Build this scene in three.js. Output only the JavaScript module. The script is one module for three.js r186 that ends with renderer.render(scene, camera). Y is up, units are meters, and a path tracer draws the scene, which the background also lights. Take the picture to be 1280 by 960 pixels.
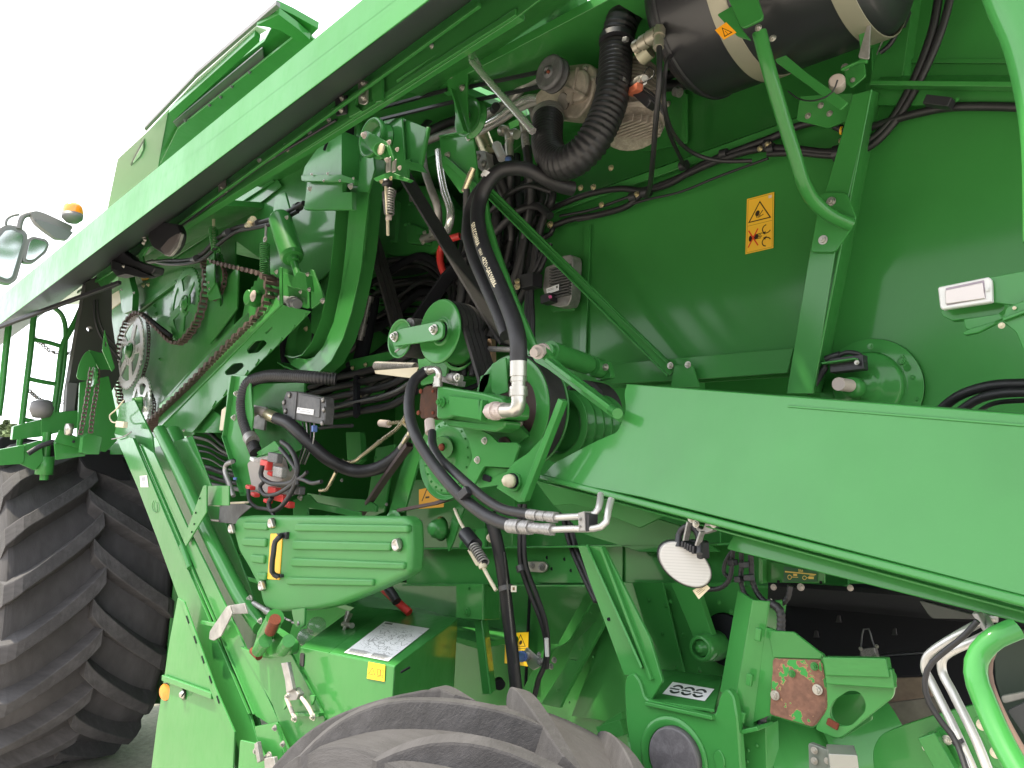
import * as THREE from 'three';
import { mergeGeometries } from 'three/addons/utils/BufferGeometryUtils.js';
import { RoundedBoxGeometry } from 'three/addons/geometries/RoundedBoxGeometry.js';

// ---------------------------------------------------------------- camera, sky, sun, exposure
const scene = new THREE.Scene();
const camera = new THREE.PerspectiveCamera(53, 4 / 3, 0.03, 900);
camera.position.set(0, 1.9, 0);
camera.rotation.set(THREE.MathUtils.degToRad(6.5), THREE.MathUtils.degToRad(46.4), THREE.MathUtils.degToRad(2.5), 'YXZ');
camera.updateMatrixWorld(true);
const SUN = new THREE.Vector3(-0.46, 1.2, 0.38).normalize();
{ // bright hazy sky, whitest round the sun
  const w = 256, h = 128, d = new Float32Array(w * h * 4);
  for (let j = 0; j < h; j++) for (let i = 0; i < w; i++) {
    const el = ((j + 0.5) / h - 0.5) * Math.PI, az = ((i + 0.5) / w - 0.5) * 2 * Math.PI;
    const v = new THREE.Vector3(Math.cos(el) * Math.cos(az), Math.sin(el), Math.cos(el) * Math.sin(az));
    const c = Math.max(0, v.dot(SUN)), up = Math.max(0, v.y);
    const soft = 0.06 * Math.sin(az * 3 + el * 5) + 0.05 * Math.sin(az * 7 - el * 9 + 1);
    const L = 0.92 + 0.2 * (1 - up) + 0.3 * Math.pow(1 - up, 4) + 1.1 * Math.pow(Math.max(0, Math.cos(el) * (Math.cos(az) * SUN.x + Math.sin(az) * SUN.z) / Math.hypot(SUN.x, SUN.z)), 5) * Math.pow(1 - up, 2) + 0.6 * Math.pow(c, 6) + 1.2 * Math.pow(c, 60) + soft * up;
    const k = (j * w + i) * 4;
    d[k] = L * 0.97; d[k + 1] = L; d[k + 2] = L * 1.05; d[k + 3] = 1;
  }
  const t = new THREE.DataTexture(d, w, h, THREE.RGBAFormat, THREE.FloatType);
  t.mapping = THREE.EquirectangularReflectionMapping; t.magFilter = t.minFilter = THREE.LinearFilter; t.needsUpdate = true;
  scene.background = t; scene.environment = t;
}
const sun = new THREE.DirectionalLight(new THREE.Color(1, 0.90, 0.70), 3.7);
sun.position.copy(SUN).multiplyScalar(20).add(new THREE.Vector3(-3, 1, -2)); sun.target.position.set(-3, 1, -2);
sun.castShadow = true; sun.shadow.radius = 3; sun.shadow.mapSize.set(4096, 4096);
Object.assign(sun.shadow.camera, { left: -9, right: 9, top: 8, bottom: -8, near: 1, far: 45 });
scene.add(sun, sun.target);
const renderer = new THREE.WebGLRenderer({ antialias: true });
renderer.shadowMap.enabled = true; renderer.shadowMap.type = THREE.PCFSoftShadowMap;
renderer.toneMapping = THREE.LinearToneMapping; renderer.toneMappingExposure = 2.55;

// ---------------------------------------------------------------- helpers
const V = (x, y, z) => new THREE.Vector3(x, y, z);
const F = 480 / Math.tan(THREE.MathUtils.degToRad(26.5));
let seed = 7; const rnd = () => { seed = (seed * 16807) % 2147483647; return seed / 2147483647; };
const rr = (a, b) => a + (b - a) * rnd();
const CAM = camera.position.clone();
const ray = (px, py) => V((px - 640) / F, (480 - py) / F, -1).applyQuaternion(camera.quaternion);
// where the line of sight through a spot of the photograph meets a plane of the machine: z (number), {x}, {y} or {p, n}
function dist(px, py, s) {
  const r = ray(px, py);
  if (typeof s === 'number') return (s - CAM.z) / r.z;
  if ('x' in s) return (s.x - CAM.x) / r.x;
  if ('y' in s) return (s.y - CAM.y) / r.y;
  return s.n.dot(s.p.clone().sub(CAM)) / s.n.dot(r);
}
const U = (px, py, s) => ray(px, py).multiplyScalar(dist(px, py, s)).add(CAM);
const CX = (px, py, z0, z) => { const p = U(px, py, z0); p.z = z; return p; };   // same axis, other depth
const mpp = (px, py, s) => dist(px, py, s) / F;               // metres per picture unit there
const Q = a => (a.isVector3 ? a : U(a[0], a[1], a[2]));
function plane3(a, b, c) { a = Q(a); b = Q(b); c = Q(c); const n = b.clone().sub(a).cross(c.clone().sub(a)).normalize(); if (n.dot(CAM.clone().sub(a)) < 0) n.negate(); return { p: a, n }; }
function normalOf(s, at) {
  let n; if (typeof s === 'number') n = V(0, 0, 1); else if ('x' in s) n = V(1, 0, 0); else if ('y' in s) n = V(0, 1, 0); else n = s.n.clone();
  if (n.dot(CAM.clone().sub(at)) < 0) n.negate(); return n;
}
function merge(list) {
  list = (Array.isArray(list) ? list.flat(9) : [list]).filter(Boolean).map(g => { const q = g.index ? g.toNonIndexed() : g.clone(); for (const k of Object.keys(q.attributes)) if (!['position', 'normal', 'uv'].includes(k)) q.deleteAttribute(k); return q; });
  return list.length > 1 ? mergeGeometries(list) : list[0];
}
const BASE = V(-3, 0, -2);
const combine = new THREE.Group(); combine.name = 'combine_harvester'; combine.position.copy(BASE); combine.W = BASE.clone(); scene.add(combine);
combine.userData = { label: 'green combine harvester with its side shield raised, showing belts, chains and hoses', category: 'combine harvester' };
function finish(m) { m.castShadow = m.receiveShadow = true; return m; }
// one named mesh; its pivot is the middle of the piece
function mk(name, geos, mat, parent = combine) {
  const g = merge(geos); g.computeBoundingBox(); const c = g.boundingBox.getCenter(V(0, 0, 0)); g.translate(-c.x, -c.y, -c.z);
  const m = finish(new THREE.Mesh(g, mat)); m.name = name; m.position.copy(c).sub(parent.W); m.W = c; parent.add(m); return m;
}
function grp(name, at, parent = combine) { const g = new THREE.Group(); g.name = name; const c = Q(at); g.position.copy(c).sub(parent.W); g.W = c.clone(); parent.add(g); return g; }
function inst(name, geo, mat, pos, quat, scale, parent = combine) { // a piece with shared geometry
  const m = finish(new THREE.Mesh(geo, mat)); m.name = name; m.position.copy(pos).sub(parent.W); if (quat) m.quaternion.copy(quat); m.scale.setScalar(scale); m.W = pos.clone(); parent.add(m); return m;
}
const qz = n => new THREE.Quaternion().setFromUnitVectors(V(0, 0, 1), n);
const qy = n => new THREE.Quaternion().setFromUnitVectors(V(0, 1, 0), n);
function basis(n) { let u = Math.abs(n.y) > 0.9 ? V(1, 0, 0) : V(0, 1, 0).cross(n).normalize(); u.addScaledVector(n, -u.dot(n)).normalize(); const v = n.clone().cross(u); return [u, v]; }
function path2(p, r, cls) { // rounded polygon
  const s = new cls(), n = p.length;
  for (let i = 0; i < n; i++) {
    const a = p[(i + n - 1) % n], b = p[i], c = p[(i + 1) % n];
    const la = a.distanceTo(b), lc = c.distanceTo(b), q = Math.min(r, la * 0.45, lc * 0.45);
    const s0 = b.clone().lerp(a, q / la), s1 = b.clone().lerp(c, q / lc);
    if (i === 0) s.moveTo(s0.x, s0.y); else s.lineTo(s0.x, s0.y);
    if (r > 0) s.quadraticCurveTo(b.x, b.y, s1.x, s1.y);
  }
  s.closePath(); return s;
}
// sheet or block with this outline on plane s, th metres thick away from the camera
function plateG(pts, s, th, o = {}) {
  const W = pts.map(p => p.isVector3 ? p : U(p[0], p[1], s)), org = W[0], n = o.n || normalOf(s, org), [u, v] = basis(n);
  const two = p => { const d = p.clone().sub(org); return new THREE.Vector2(d.dot(u), d.dot(v)); };
  const sh = path2(W.map(two), o.r ?? 0.006, THREE.Shape);
  for (const h of o.holes || []) sh.holes.push(path2(h.map(p => two(p.isVector3 ? p : U(p[0], p[1], s))), o.hr ?? 0.02, THREE.Path));
  const b = Math.min(o.b ?? 0.0012, th * 0.3);
  const g = new THREE.ExtrudeGeometry(sh, { depth: th - 2 * b, bevelEnabled: true, bevelThickness: b, bevelSize: b, bevelOffset: -b, bevelSegments: o.bs ?? 1, curveSegments: o.cs ?? 5 });
  g.translate(0, 0, -th + b);
  g.applyMatrix4(new THREE.Matrix4().makeBasis(u, v, n).setPosition(org)); return g;
}
const plate = (name, pts, s, th, mat, o = {}) => mk(name, plateG(pts, s, th, o), mat, o.parent || combine);
// ellipse outline (for holes and round plates) of radius R metres on plane s
function circ(px, py, s, R, k = 18, sx = 1) { const c = U(px, py, s), n = normalOf(s, c), [u, v] = basis(n), a = []; for (let i = 0; i < k; i++) { const t = i / k * 6.28318; a.push(c.clone().addScaledVector(u, Math.cos(t) * R * sx).addScaledVector(v, Math.sin(t) * R)); } return a; }
// beam between two points: w across (in the plane facing ref), d deep
function barG(a, b, w, d, ref = V(0, 0, 1), rad = 0.002) {
  a = Q(a); b = Q(b); const L = a.distanceTo(b), x = b.clone().sub(a).normalize(), y = ref.clone().cross(x).normalize(), z = x.clone().cross(y);
  const g = new RoundedBoxGeometry(L, w, d, 1, Math.min(rad, w * 0.3, d * 0.3, L * 0.3));
  g.applyMatrix4(new THREE.Matrix4().makeBasis(x, y, z).setPosition(a.clone().lerp(b, 0.5))); return g;
}
const bar = (name, a, b, w, d, mat, o = {}) => mk(name, barG(a, b, w, d, o.ref, o.rad), mat, o.parent || combine);
function cylG(a, b, r1, r2 = r1, k = 20) {
  a = Q(a); b = Q(b); const g = new THREE.CylinderGeometry(r2, r1, a.distanceTo(b), k); g.applyQuaternion(qy(b.clone().sub(a).normalize())); const c = a.clone().lerp(b, 0.5); g.translate(c.x, c.y, c.z); return g;
}
// stack of cylinders along a-b: list of [from 0..1, to, radius, sides]
function stackG(a, b, l) { a = Q(a); b = Q(b); return l.map(([f, t, r, k = 20, r2]) => cylG(a.clone().lerp(b, f), a.clone().lerp(b, t), r, r2 ?? r, k)); }
const curve = (pts, closed) => new THREE.CatmullRomCurve3(pts.map(Q), !!closed, 'centripetal');
function tubeG(pts, r, o = {}) {
  const c = !Array.isArray(pts) ? pts : curve(pts, o.closed), L = c.getLength();
  const seg = o.pitch ? Math.ceil(L / o.pitch) * 4 : Math.max(10, Math.min(160, Math.ceil(L / (o.step ?? 0.015))));
  const g = new THREE.TubeGeometry(c, seg, r, o.k ?? 12, !!o.closed);
  if (o.pitch) { // convoluted hose
    const P = g.attributes.position, k = (o.k ?? 12) + 1; 
    for (let i = 0; i <= seg; i++) { const cp = c.getPointAt(Math.min(1, i / seg)), m = [1, 1, 1 - o.depth, 1 - o.depth][i % 4]; for (let j = 0; j < k; j++) { const q = i * k + j; const v = V(P.getX(q), P.getY(q), P.getZ(q)).sub(cp).multiplyScalar(m).add(cp); P.setXYZ(q, v.x, v.y, v.z); } }
    g.computeVertexNormals();
  }
  const uv = g.attributes.uv; for (let i = 0; i < uv.count; i++) uv.setXY(i, uv.getX(i) * L, uv.getY(i) * r * 6.283);
  const caps = o.closed ? [] : [0, 1].map(t => { const d = new THREE.CircleGeometry(r * 0.99, o.k ?? 12), n = c.getTangentAt(t).multiplyScalar(t ? 1 : -1); d.applyQuaternion(qz(n)); const p = c.getPointAt(t); d.translate(p.x, p.y, p.z); return d; });
  return [g, ...caps];
}
const tube = (name, pts, r, mat, o = {}) => mk(name, tubeG(pts, r, o), mat, o.parent || combine);
// radius given in picture units at the middle point
const hose = (name, pts, rp, mat, o = {}) => { const m = pts[pts.length >> 1]; return tube(name, pts, rp * mpp(...m), mat, o); };
// turned part about an axis: profile [radius, height] in metres, height towards axis
function latheG(c, prof, axis = V(0, 0, 1), k = 40) { const g = new THREE.LatheGeometry(prof.map(p => new THREE.Vector2(Math.max(p[0], 1e-4), p[1])), k); g.applyQuaternion(qy(axis)); const p = Q(c); g.translate(p.x, p.y, p.z); return g; }
const lathe = (name, c, prof, mat, o = {}) => mk(name, latheG(c, prof, o.axis, o.k), mat, o.parent || combine);
function rect2(pts, wid, th, up = V(0, 0, 1), closed) { // flat strip swept along points; wid along up, th across
  pts = pts.map(Q); const n = pts.length, pos = [], uvs = [], idx = []; let L = 0; const m = closed ? n + 1 : n;
  for (let i = 0; i < m; i++) {
    const p = pts[i % n], a = closed ? pts[(i + n - 1) % n] : pts[Math.max(0, i - 1)], b = closed ? pts[(i + 1) % n] : pts[Math.min(n - 1, i + 1)];
    const t = b.clone().sub(a).normalize(), nn = up.clone().cross(t).normalize(); if (i) L += p.distanceTo(pts[(i - 1) % n]);
    const cor = [[1, 1], [-1, 1], [-1, -1], [1, -1]];
    for (let f = 0; f < 4; f++) for (const e of [cor[f], cor[(f + 1) % 4]]) { const q = p.clone().addScaledVector(up, e[0] * wid / 2).addScaledVector(nn, e[1] * th / 2); pos.push(q.x, q.y, q.z); uvs.push(L, (f + (e === cor[f] ? 0 : 1)) * wid); }
    if (i) for (let f = 0; f < 4; f++) { const A = (i - 1) * 8 + f * 2, B = i * 8 + f * 2; idx.push(A, A + 1, B, B, A + 1, B + 1); }
  }
  const g = new THREE.BufferGeometry(); g.setAttribute('position', new THREE.Float32BufferAttribute(pos, 3)); g.setAttribute('uv', new THREE.Float32BufferAttribute(uvs, 2)); g.setIndex(idx); g.computeVertexNormals(); return g;
}
// endless belt round circles [centre, radius, side]: outline of the hull in the belt plane
function hullPath(cs, z, step = 0.02) {
  const P = []; for (const [c, r] of cs) { const q = Q(c); for (let i = 0; i < 64; i++) { const t = i / 64 * 6.28318; P.push([q.x + Math.cos(t) * r, q.y + Math.sin(t) * r]); } }
  P.sort((a, b) => a[0] - b[0] || a[1] - b[1]); const cr = (o, a, b) => (a[0] - o[0]) * (b[1] - o[1]) - (a[1] - o[1]) * (b[0] - o[0]);
  const half = L => { const h = []; for (const p of L) { while (h.length > 1 && cr(h[h.length - 2], h[h.length - 1], p) <= 0) h.pop(); h.push(p); } h.pop(); return h; };
  return [...half(P), ...half(P.reverse())].map(p => V(p[0], p[1], z));
}
function springG(a, b, r, wire, turns) { a = Q(a); b = Q(b); const ax = b.clone().sub(a), L = ax.length(); ax.normalize(); const q = qy(ax), pts = []; for (let i = 0; i <= turns * 10; i++) { const t = i / (turns * 10), w = t * turns * 6.28318; pts.push(V(Math.cos(w) * r, t * L, Math.sin(w) * r).applyQuaternion(q).add(a)); } return new THREE.TubeGeometry(new THREE.CatmullRomCurve3(pts), turns * 12, wire, 5); }
// roller chain along points lying in a z plane
function chainG(pts, pitch, closed, w = 0.018) {
  const c = curve(pts, closed), L = c.getLength(), n = Math.round(L / pitch), out = [];
  for (let i = 0; i < n; i++) {
    const p = c.getPointAt(i / n), t = c.getTangentAt(i / n).normalize(), y = V(0, 0, 1).cross(t).normalize(), m = new THREE.Matrix4().makeBasis(t, y, V(0, 0, 1)).setPosition(p);
    const o = i % 2 ? w * 0.5 : w * 0.38;
    for (const s of [-1, 1]) { const g = new THREE.CylinderGeometry(pitch * 0.42, pitch * 0.42, 0.0028, 8); g.rotateX(Math.PI / 2); g.scale(1.55, 0.85, 1); g.translate(0, 0, s * o); g.applyMatrix4(m); out.push(g); }
    const r = new THREE.CylinderGeometry(pitch * 0.27, pitch * 0.27, w * 0.9, 7); r.rotateX(Math.PI / 2); r.translate(pitch * 0.5, 0, 0); r.applyMatrix4(m); out.push(r);
  }
  return out;
}
function sprocketG(c, R, teeth, th, o = {}) { // toothed wheel with spoke windows, axis z
  const q = Q(c), sh = new THREE.Shape(), dp = o.dp ?? R * 0.075;
  for (let i = 0; i < teeth * 4; i++) { const t = i / (teeth * 4) * 6.28318, r = [R, R, R - dp, R - dp][i % 4]; sh[i ? 'lineTo' : 'moveTo'](Math.cos(t) * r, Math.sin(t) * r); }
  const k = o.win ?? 0; for (let i = 0; i < k; i++) { const a = i / k * 6.28318 + (o.ph ?? 0.3), h = 6.28318 / k * 0.37, p = new THREE.Path(), ro = R * 0.78, ri = R * 0.36; p.absarc(0, 0, ro, a - h, a + h, false); p.absarc(0, 0, ri, a + h * 0.75, a - h * 0.75, true); p.closePath(); sh.holes.push(p); }
  const g = new THREE.ExtrudeGeometry(sh, { depth: th, bevelEnabled: true, bevelThickness: 0.001, bevelSize: 0.001, bevelSegments: 1, curveSegments: 10 }); g.translate(q.x, q.y, q.z - th / 2); return g;
}
// warped sheet between four corners
function patchG(a, b, c, d, N = 12) {
  const pos = [], uv = [], idx = [], L = a.distanceTo(b), w = a.distanceTo(d); for (let j = 0; j <= N; j++) for (let i = 0; i <= N; i++) { const p = a.clone().lerp(b, i / N).lerp(d.clone().lerp(c, i / N), j / N); pos.push(p.x, p.y, p.z); uv.push(i / N * L, j / N * w); }
  for (let j = 0; j < N; j++) for (let i = 0; i < N; i++) { const q = j * (N + 1) + i; idx.push(q, q + N + 1, q + 1, q + 1, q + N + 1, q + N + 2); }
  const g = new THREE.BufferGeometry(); g.setAttribute('position', new THREE.Float32BufferAttribute(pos, 3)); g.setAttribute('uv', new THREE.Float32BufferAttribute(uv, 2)); g.setIndex(idx); g.computeVertexNormals(); return g;
}
// ---------------------------------------------------------------- materials
function hash(x, y, s) { let h = (x * 374761393 + y * 668265263 + s * 982451653) | 0; h = Math.imul(h ^ (h >>> 13), 1274126177); return ((h ^ (h >>> 16)) >>> 0) / 4294967295; }
function vnoise(x, y, per, s) { const xi = Math.floor(x), yi = Math.floor(y), fx = x - xi, fy = y - yi, w = a => a * a * (3 - 2 * a), m = a => ((a % per) + per) % per; const a = hash(m(xi), m(yi), s), b = hash(m(xi + 1), m(yi), s), c = hash(m(xi), m(yi + 1), s), d = hash(m(xi + 1), m(yi + 1), s); return (a + (b - a) * w(fx)) * (1 - w(fy)) + (c + (d - c) * w(fx)) * w(fy); }
function fbm(u, v, f, s, oct = 4) { let a = 0, k = 0.5, t = 0; for (let i = 0; i < oct; i++) { a += k * vnoise(u * f, v * f, f, s + i); t += k; k *= 0.55; f *= 2; } return a / t; }
function tex(n, fn, srgb, rep = 1) {
  const d = new Uint8Array(n * n * 4);
  for (let j = 0; j < n; j++) for (let i = 0; i < n; i++) { const c = fn(i / n, j / n), k = (j * n + i) * 4; for (let q = 0; q < 3; q++) d[k + q] = Math.max(0, Math.min(255, (Array.isArray(c) ? c[q] : c) * 255)); d[k + 3] = 255; }
  const t = new THREE.DataTexture(d, n, n); t.wrapS = t.wrapT = THREE.RepeatWrapping; t.magFilter = THREE.LinearFilter; t.minFilter = THREE.LinearMipmapLinearFilter; t.generateMipmaps = true; if (srgb) t.colorSpace = THREE.SRGBColorSpace; t.repeat.set(rep, rep); t.needsUpdate = true; return t;
}
// paint: slight tone patches, dust specks; gloss broken by handling marks
const tPaint = tex(512, (u, v) => { const a = fbm(u, v, 4, 11, 5), sp = hash(u * 512 | 0, v * 512 | 0, 5) > 0.9975 ? 0.1 : 0; const k = 0.9 + 0.1 * a; return [k + sp, k + sp * 0.4, k + sp * 0.6]; }, true, 1.5);
const tGloss = tex(512, (u, v) => { const a = fbm(u, v, 5, 21, 5), sc = Math.pow(fbm(u * 3 % 1, v, 24, 31, 2), 3); return 0.55 + 0.5 * a + 0.25 * sc; }, false, 1.3);
const tPeel = tex(256, (u, v) => fbm(u, v, 48, 41, 2), false, 5);
const tGrit = tex(256, (u, v) => 0.6 * fbm(u, v, 32, 51, 3) + 0.4 * hash(u * 256 | 0, v * 256 | 0, 3), false, 6);
const tDusty = tex(512, (u, v) => { const a = fbm(u, v, 6, 61, 5), b = fbm(u, v, 40, 71, 3), k = 0.72 + 0.35 * Math.max(0, a - 0.35) + 0.16 * (b - 0.5); return [k * 1.0, k * 0.985, k * 0.99]; }, true, 2);
const C = (r, g, b) => new THREE.Color().setRGB(r, g, b);
const paint = (r, g, b, o = {}) => new THREE.MeshPhysicalMaterial({ color: C(r, g, b), map: tPaint, roughness: 0.55, roughnessMap: tGloss, specularIntensity: 0.25, bumpMap: tPeel, bumpScale: 0.00005, clearcoat: 0.5, clearcoatRoughness: 0.11, ...o });
const G = [0.043, 0.226, 0.048];                                     // one machine green everywhere
const green = paint(...G);
const greenW = paint(...G, { clearcoat: 0.3, clearcoatRoughness: 0.12 });   // large wall sheets, satin
const lipM = paint(...G, { clearcoat: 0.25, side: 2 });
const plastic = new THREE.MeshPhysicalMaterial({ color: C(...G), map: tPaint, roughness: 0.5, bumpMap: tPeel, bumpScale: 0.00015 });
const mat = (r, g, b, ro, me = 0, o = {}) => new THREE.MeshStandardMaterial({ color: C(r, g, b), roughness: ro, metalness: me, ...o });
const rubber = mat(0.030, 0.030, 0.033, 0.62, 0, { map: tDusty, bumpMap: tGrit, bumpScale: 0.0004 });
const tyreM = mat(0.084, 0.083, 0.088, 0.85, 0, { map: tDusty, bumpMap: tGrit, bumpScale: 0.0012 });
const beltM = mat(0.040, 0.039, 0.041, 0.7, 0, { map: tDusty, bumpMap: tGrit, bumpScale: 0.0005 });
const hoseM = mat(0.024, 0.024, 0.028, 0.5, 0, { map: tDusty, bumpMap: tGrit, bumpScale: 0.0002 });
const black = mat(0.018, 0.018, 0.022, 0.45);
const blackD = new THREE.MeshPhysicalMaterial({ color: C(0.014, 0.015, 0.018), roughness: 0.85, specularIntensity: 0.2 });
const tubM = new THREE.MeshPhysicalMaterial({ color: C(0.03, 0.03, 0.033), roughness: 0.35, clearcoat: 0.3, clearcoatRoughness: 0.25 });
const liner = mat(0.07, 0.07, 0.085, 0.34, 0, { bumpMap: tGrit, bumpScale: 0.0002 });
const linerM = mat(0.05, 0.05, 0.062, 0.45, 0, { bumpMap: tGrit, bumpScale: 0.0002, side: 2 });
const zinc = mat(0.50, 0.48, 0.44, 0.42, 0.8, { roughnessMap: tGloss });
const zincY = mat(0.66, 0.58, 0.40, 0.36, 0.85, { roughnessMap: tGloss });
const steel = mat(0.82, 0.82, 0.81, 0.22, 0.75);
const sprocketSkyM = mat(0.66, 0.67, 0.67, 0.36, 0.5, { roughnessMap: tGloss });  // pale colour stands for sky mirrored in glossy green paint, not plating
const galv = mat(0.52, 0.52, 0.50, 0.5, 0.6, { map: tDusty });
const alu = mat(0.68, 0.61, 0.51, 0.55, 0.35, { map: tDusty, bumpMap: tGrit, bumpScale: 0.0006 });
const ecuM = mat(0.16, 0.165, 0.17, 0.5, 0.4, { map: tDusty });
const castG = mat(0.20, 0.205, 0.21, 0.55, 0.3, { map: tDusty });
const tRustC = tex(512, (u, v) => { const a = fbm(u, v, 8, 81, 5), b = fbm(u, v, 60, 91, 2); return [0.40 + 0.25 * a + 0.1 * (b - 0.5), 0.22 + 0.13 * a + 0.08 * (b - 0.5), 0.15 + 0.08 * a]; }, true, 4);
const rust = mat(0.62, 0.5, 0.45, 0.9, 0, { map: tRustC, bumpMap: tGrit, bumpScale: 0.0005 });
const chainM = mat(0.21, 0.155, 0.135, 0.55, 0.35, { map: tDusty });
const chainD = mat(0.10, 0.085, 0.08, 0.5, 0.5);
const whiteP = new THREE.MeshPhysicalMaterial({ color: C(0.62, 0.62, 0.62), roughness: 0.4, clearcoat: 0.3 });
const whiteT = mat(0.55, 0.53, 0.55, 0.6);
const greyP = mat(0.15, 0.145, 0.15, 0.5);
const darkG = mat(0.12, 0.125, 0.13, 0.45);
const pipeW = mat(0.46, 0.45, 0.43, 0.4, 0.5, { roughnessMap: tGloss });
const red = mat(0.55, 0.035, 0.03, 0.45), yellow = mat(0.75, 0.42, 0.02, 0.45), orangeLens = new THREE.MeshPhysicalMaterial({ color: C(0.9, 0.25, 0.01), roughness: 0.2, clearcoat: 0.6 });
const blue = mat(0.10, 0.17, 0.42, 0.4), cream = mat(0.62, 0.56, 0.42, 0.6), mirrorM = mat(0.42, 0.46, 0.45, 0.08, 1), pinky = mat(0.46, 0.39, 0.36, 0.45);
// printed things
function canvasTex(w, h, draw) { const c = document.createElement('canvas'); c.width = w; c.height = h; const g = c.getContext('2d'); draw(g, w, h); const t = new THREE.CanvasTexture(c); t.colorSpace = THREE.SRGBColorSpace; t.anisotropy = 8; return t; }
// quad label: picture corners tl, tr, br, bl on plane s
function label(name, tl, tr, br, bl, s, t, o = {}) {
  const W = [tl, tr, br, bl].map(p => U(p[0], p[1], s)), n = normalOf(s, W[0]); W.forEach(p => p.addScaledVector(n, o.off ?? 0.0012));
  const pos = [], uv = [], idx = [], N = 6; for (let j = 0; j <= N; j++) for (let i = 0; i <= N; i++) { const a = W[0].clone().lerp(W[1], i / N), b = W[3].clone().lerp(W[2], i / N), p = a.lerp(b, j / N); pos.push(p.x, p.y, p.z); uv.push(i / N, 1 - j / N); }
  for (let j = 0; j < N; j++) for (let i = 0; i < N; i++) { const q = j * (N + 1) + i; idx.push(q, q + N + 1, q + 1, q + 1, q + N + 1, q + N + 2); }
  const g = new THREE.BufferGeometry(); g.setAttribute('position', new THREE.Float32BufferAttribute(pos, 3)); g.setAttribute('uv', new THREE.Float32BufferAttribute(uv, 2)); g.setIndex(idx); g.computeVertexNormals();
  return mk(name, g, mat(1, 1, 1, 0.45, 0, { map: t, side: THREE.DoubleSide }), o.parent || combine);
}
// shared fasteners: axis +z, unit = head radius
const hexBolt = merge([(() => { const g = new THREE.CylinderGeometry(1.28, 1.32, 0.22, 20); g.rotateX(Math.PI / 2); g.translate(0, 0, 0.11); return g; })(), (() => { const g = new THREE.CylinderGeometry(0.9, 1.0, 0.75, 6); g.rotateX(Math.PI / 2); g.translate(0, 0, 0.55); return g; })(), (() => { const g = new THREE.CylinderGeometry(0.48, 0.52, 0.5, 10); g.rotateX(Math.PI / 2); g.translate(0, 0, 1.1); return g; })()]);
const domeBolt = merge([(() => { const g = new THREE.SphereGeometry(1, 14, 6, 0, 6.3, 0, 1.4); g.rotateX(Math.PI / 2); g.scale(1, 1, 0.55); return g; })()]);
function bolts(parent, list, s, rp, m = zinc, geo = hexBolt) { for (const [px, py, k = 1] of list) { const p = U(px, py, s), n = normalOf(s, p); inst('bolt', geo, m, p, qz(n).multiply(new THREE.Quaternion().setFromAxisAngle(V(0, 0, 1), rnd() * 3)), rp * k * mpp(px, py, s), parent); } }
// pulley with V grooves, axis z, front face at centre c: R outer radius, grooves g, width per groove gw
function pulleyProf(R, g, gw, o = {}) {
  const hub = o.hub ?? R * 0.3, p = [], dish = o.dish ?? R * 0.12; p.push([0, -dish * 0.4], [hub * 0.9, -dish * 0.4], [hub, -dish * 0.6], [hub * 1.1, -dish], [R * 0.78, -dish * 0.8], [R * 0.82, -0.001], [R * 0.985, 0], [R, -0.002]);
  let h = -0.004; for (let i = 0; i < g; i++) { p.push([R, h], [R * (o.gd ?? 0.9), h - gw * 0.4], [R * (o.gd ?? 0.9), h - gw * 0.6], [R, h - gw + 0.002]); h -= gw; p.push([R, h]); } p.push([R, h - 0.003], [R * 0.8, h - 0.004], [0, h - 0.004]); return p;
}
// ---------------------------------------------------------------- the setting
function struct(name, g, m, kind = 'structure') { const o = finish(new THREE.Mesh(g, m)); o.name = name; o.userData.kind = kind; scene.add(o); return o; }
{
  const tG = tex(512, (u, v) => { const a = fbm(u, v, 5, 101, 5), b = fbm(u, v, 90, 111, 2), s = hash(u * 512 | 0, v * 512 | 0, 9); const k = 0.66 + 0.14 * (a - 0.5) + 0.16 * (b - 0.5) + 0.08 + (s > 0.97 ? 0.1 : s < 0.03 ? -0.12 : 0); return [k, k * 0.965, k * 0.92]; }, true);
  const g = new THREE.PlaneGeometry(900, 900); g.rotateX(-Math.PI / 2); const uv = g.attributes.uv; for (let i = 0; i < uv.count; i++) uv.setXY(i, uv.getX(i) * 450, uv.getY(i) * 450);
  struct('ground', g, mat(0.82, 0.82, 0.82, 0.9, 0, { map: tG, bumpMap: tG, bumpScale: 0.004 }));
}
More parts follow.
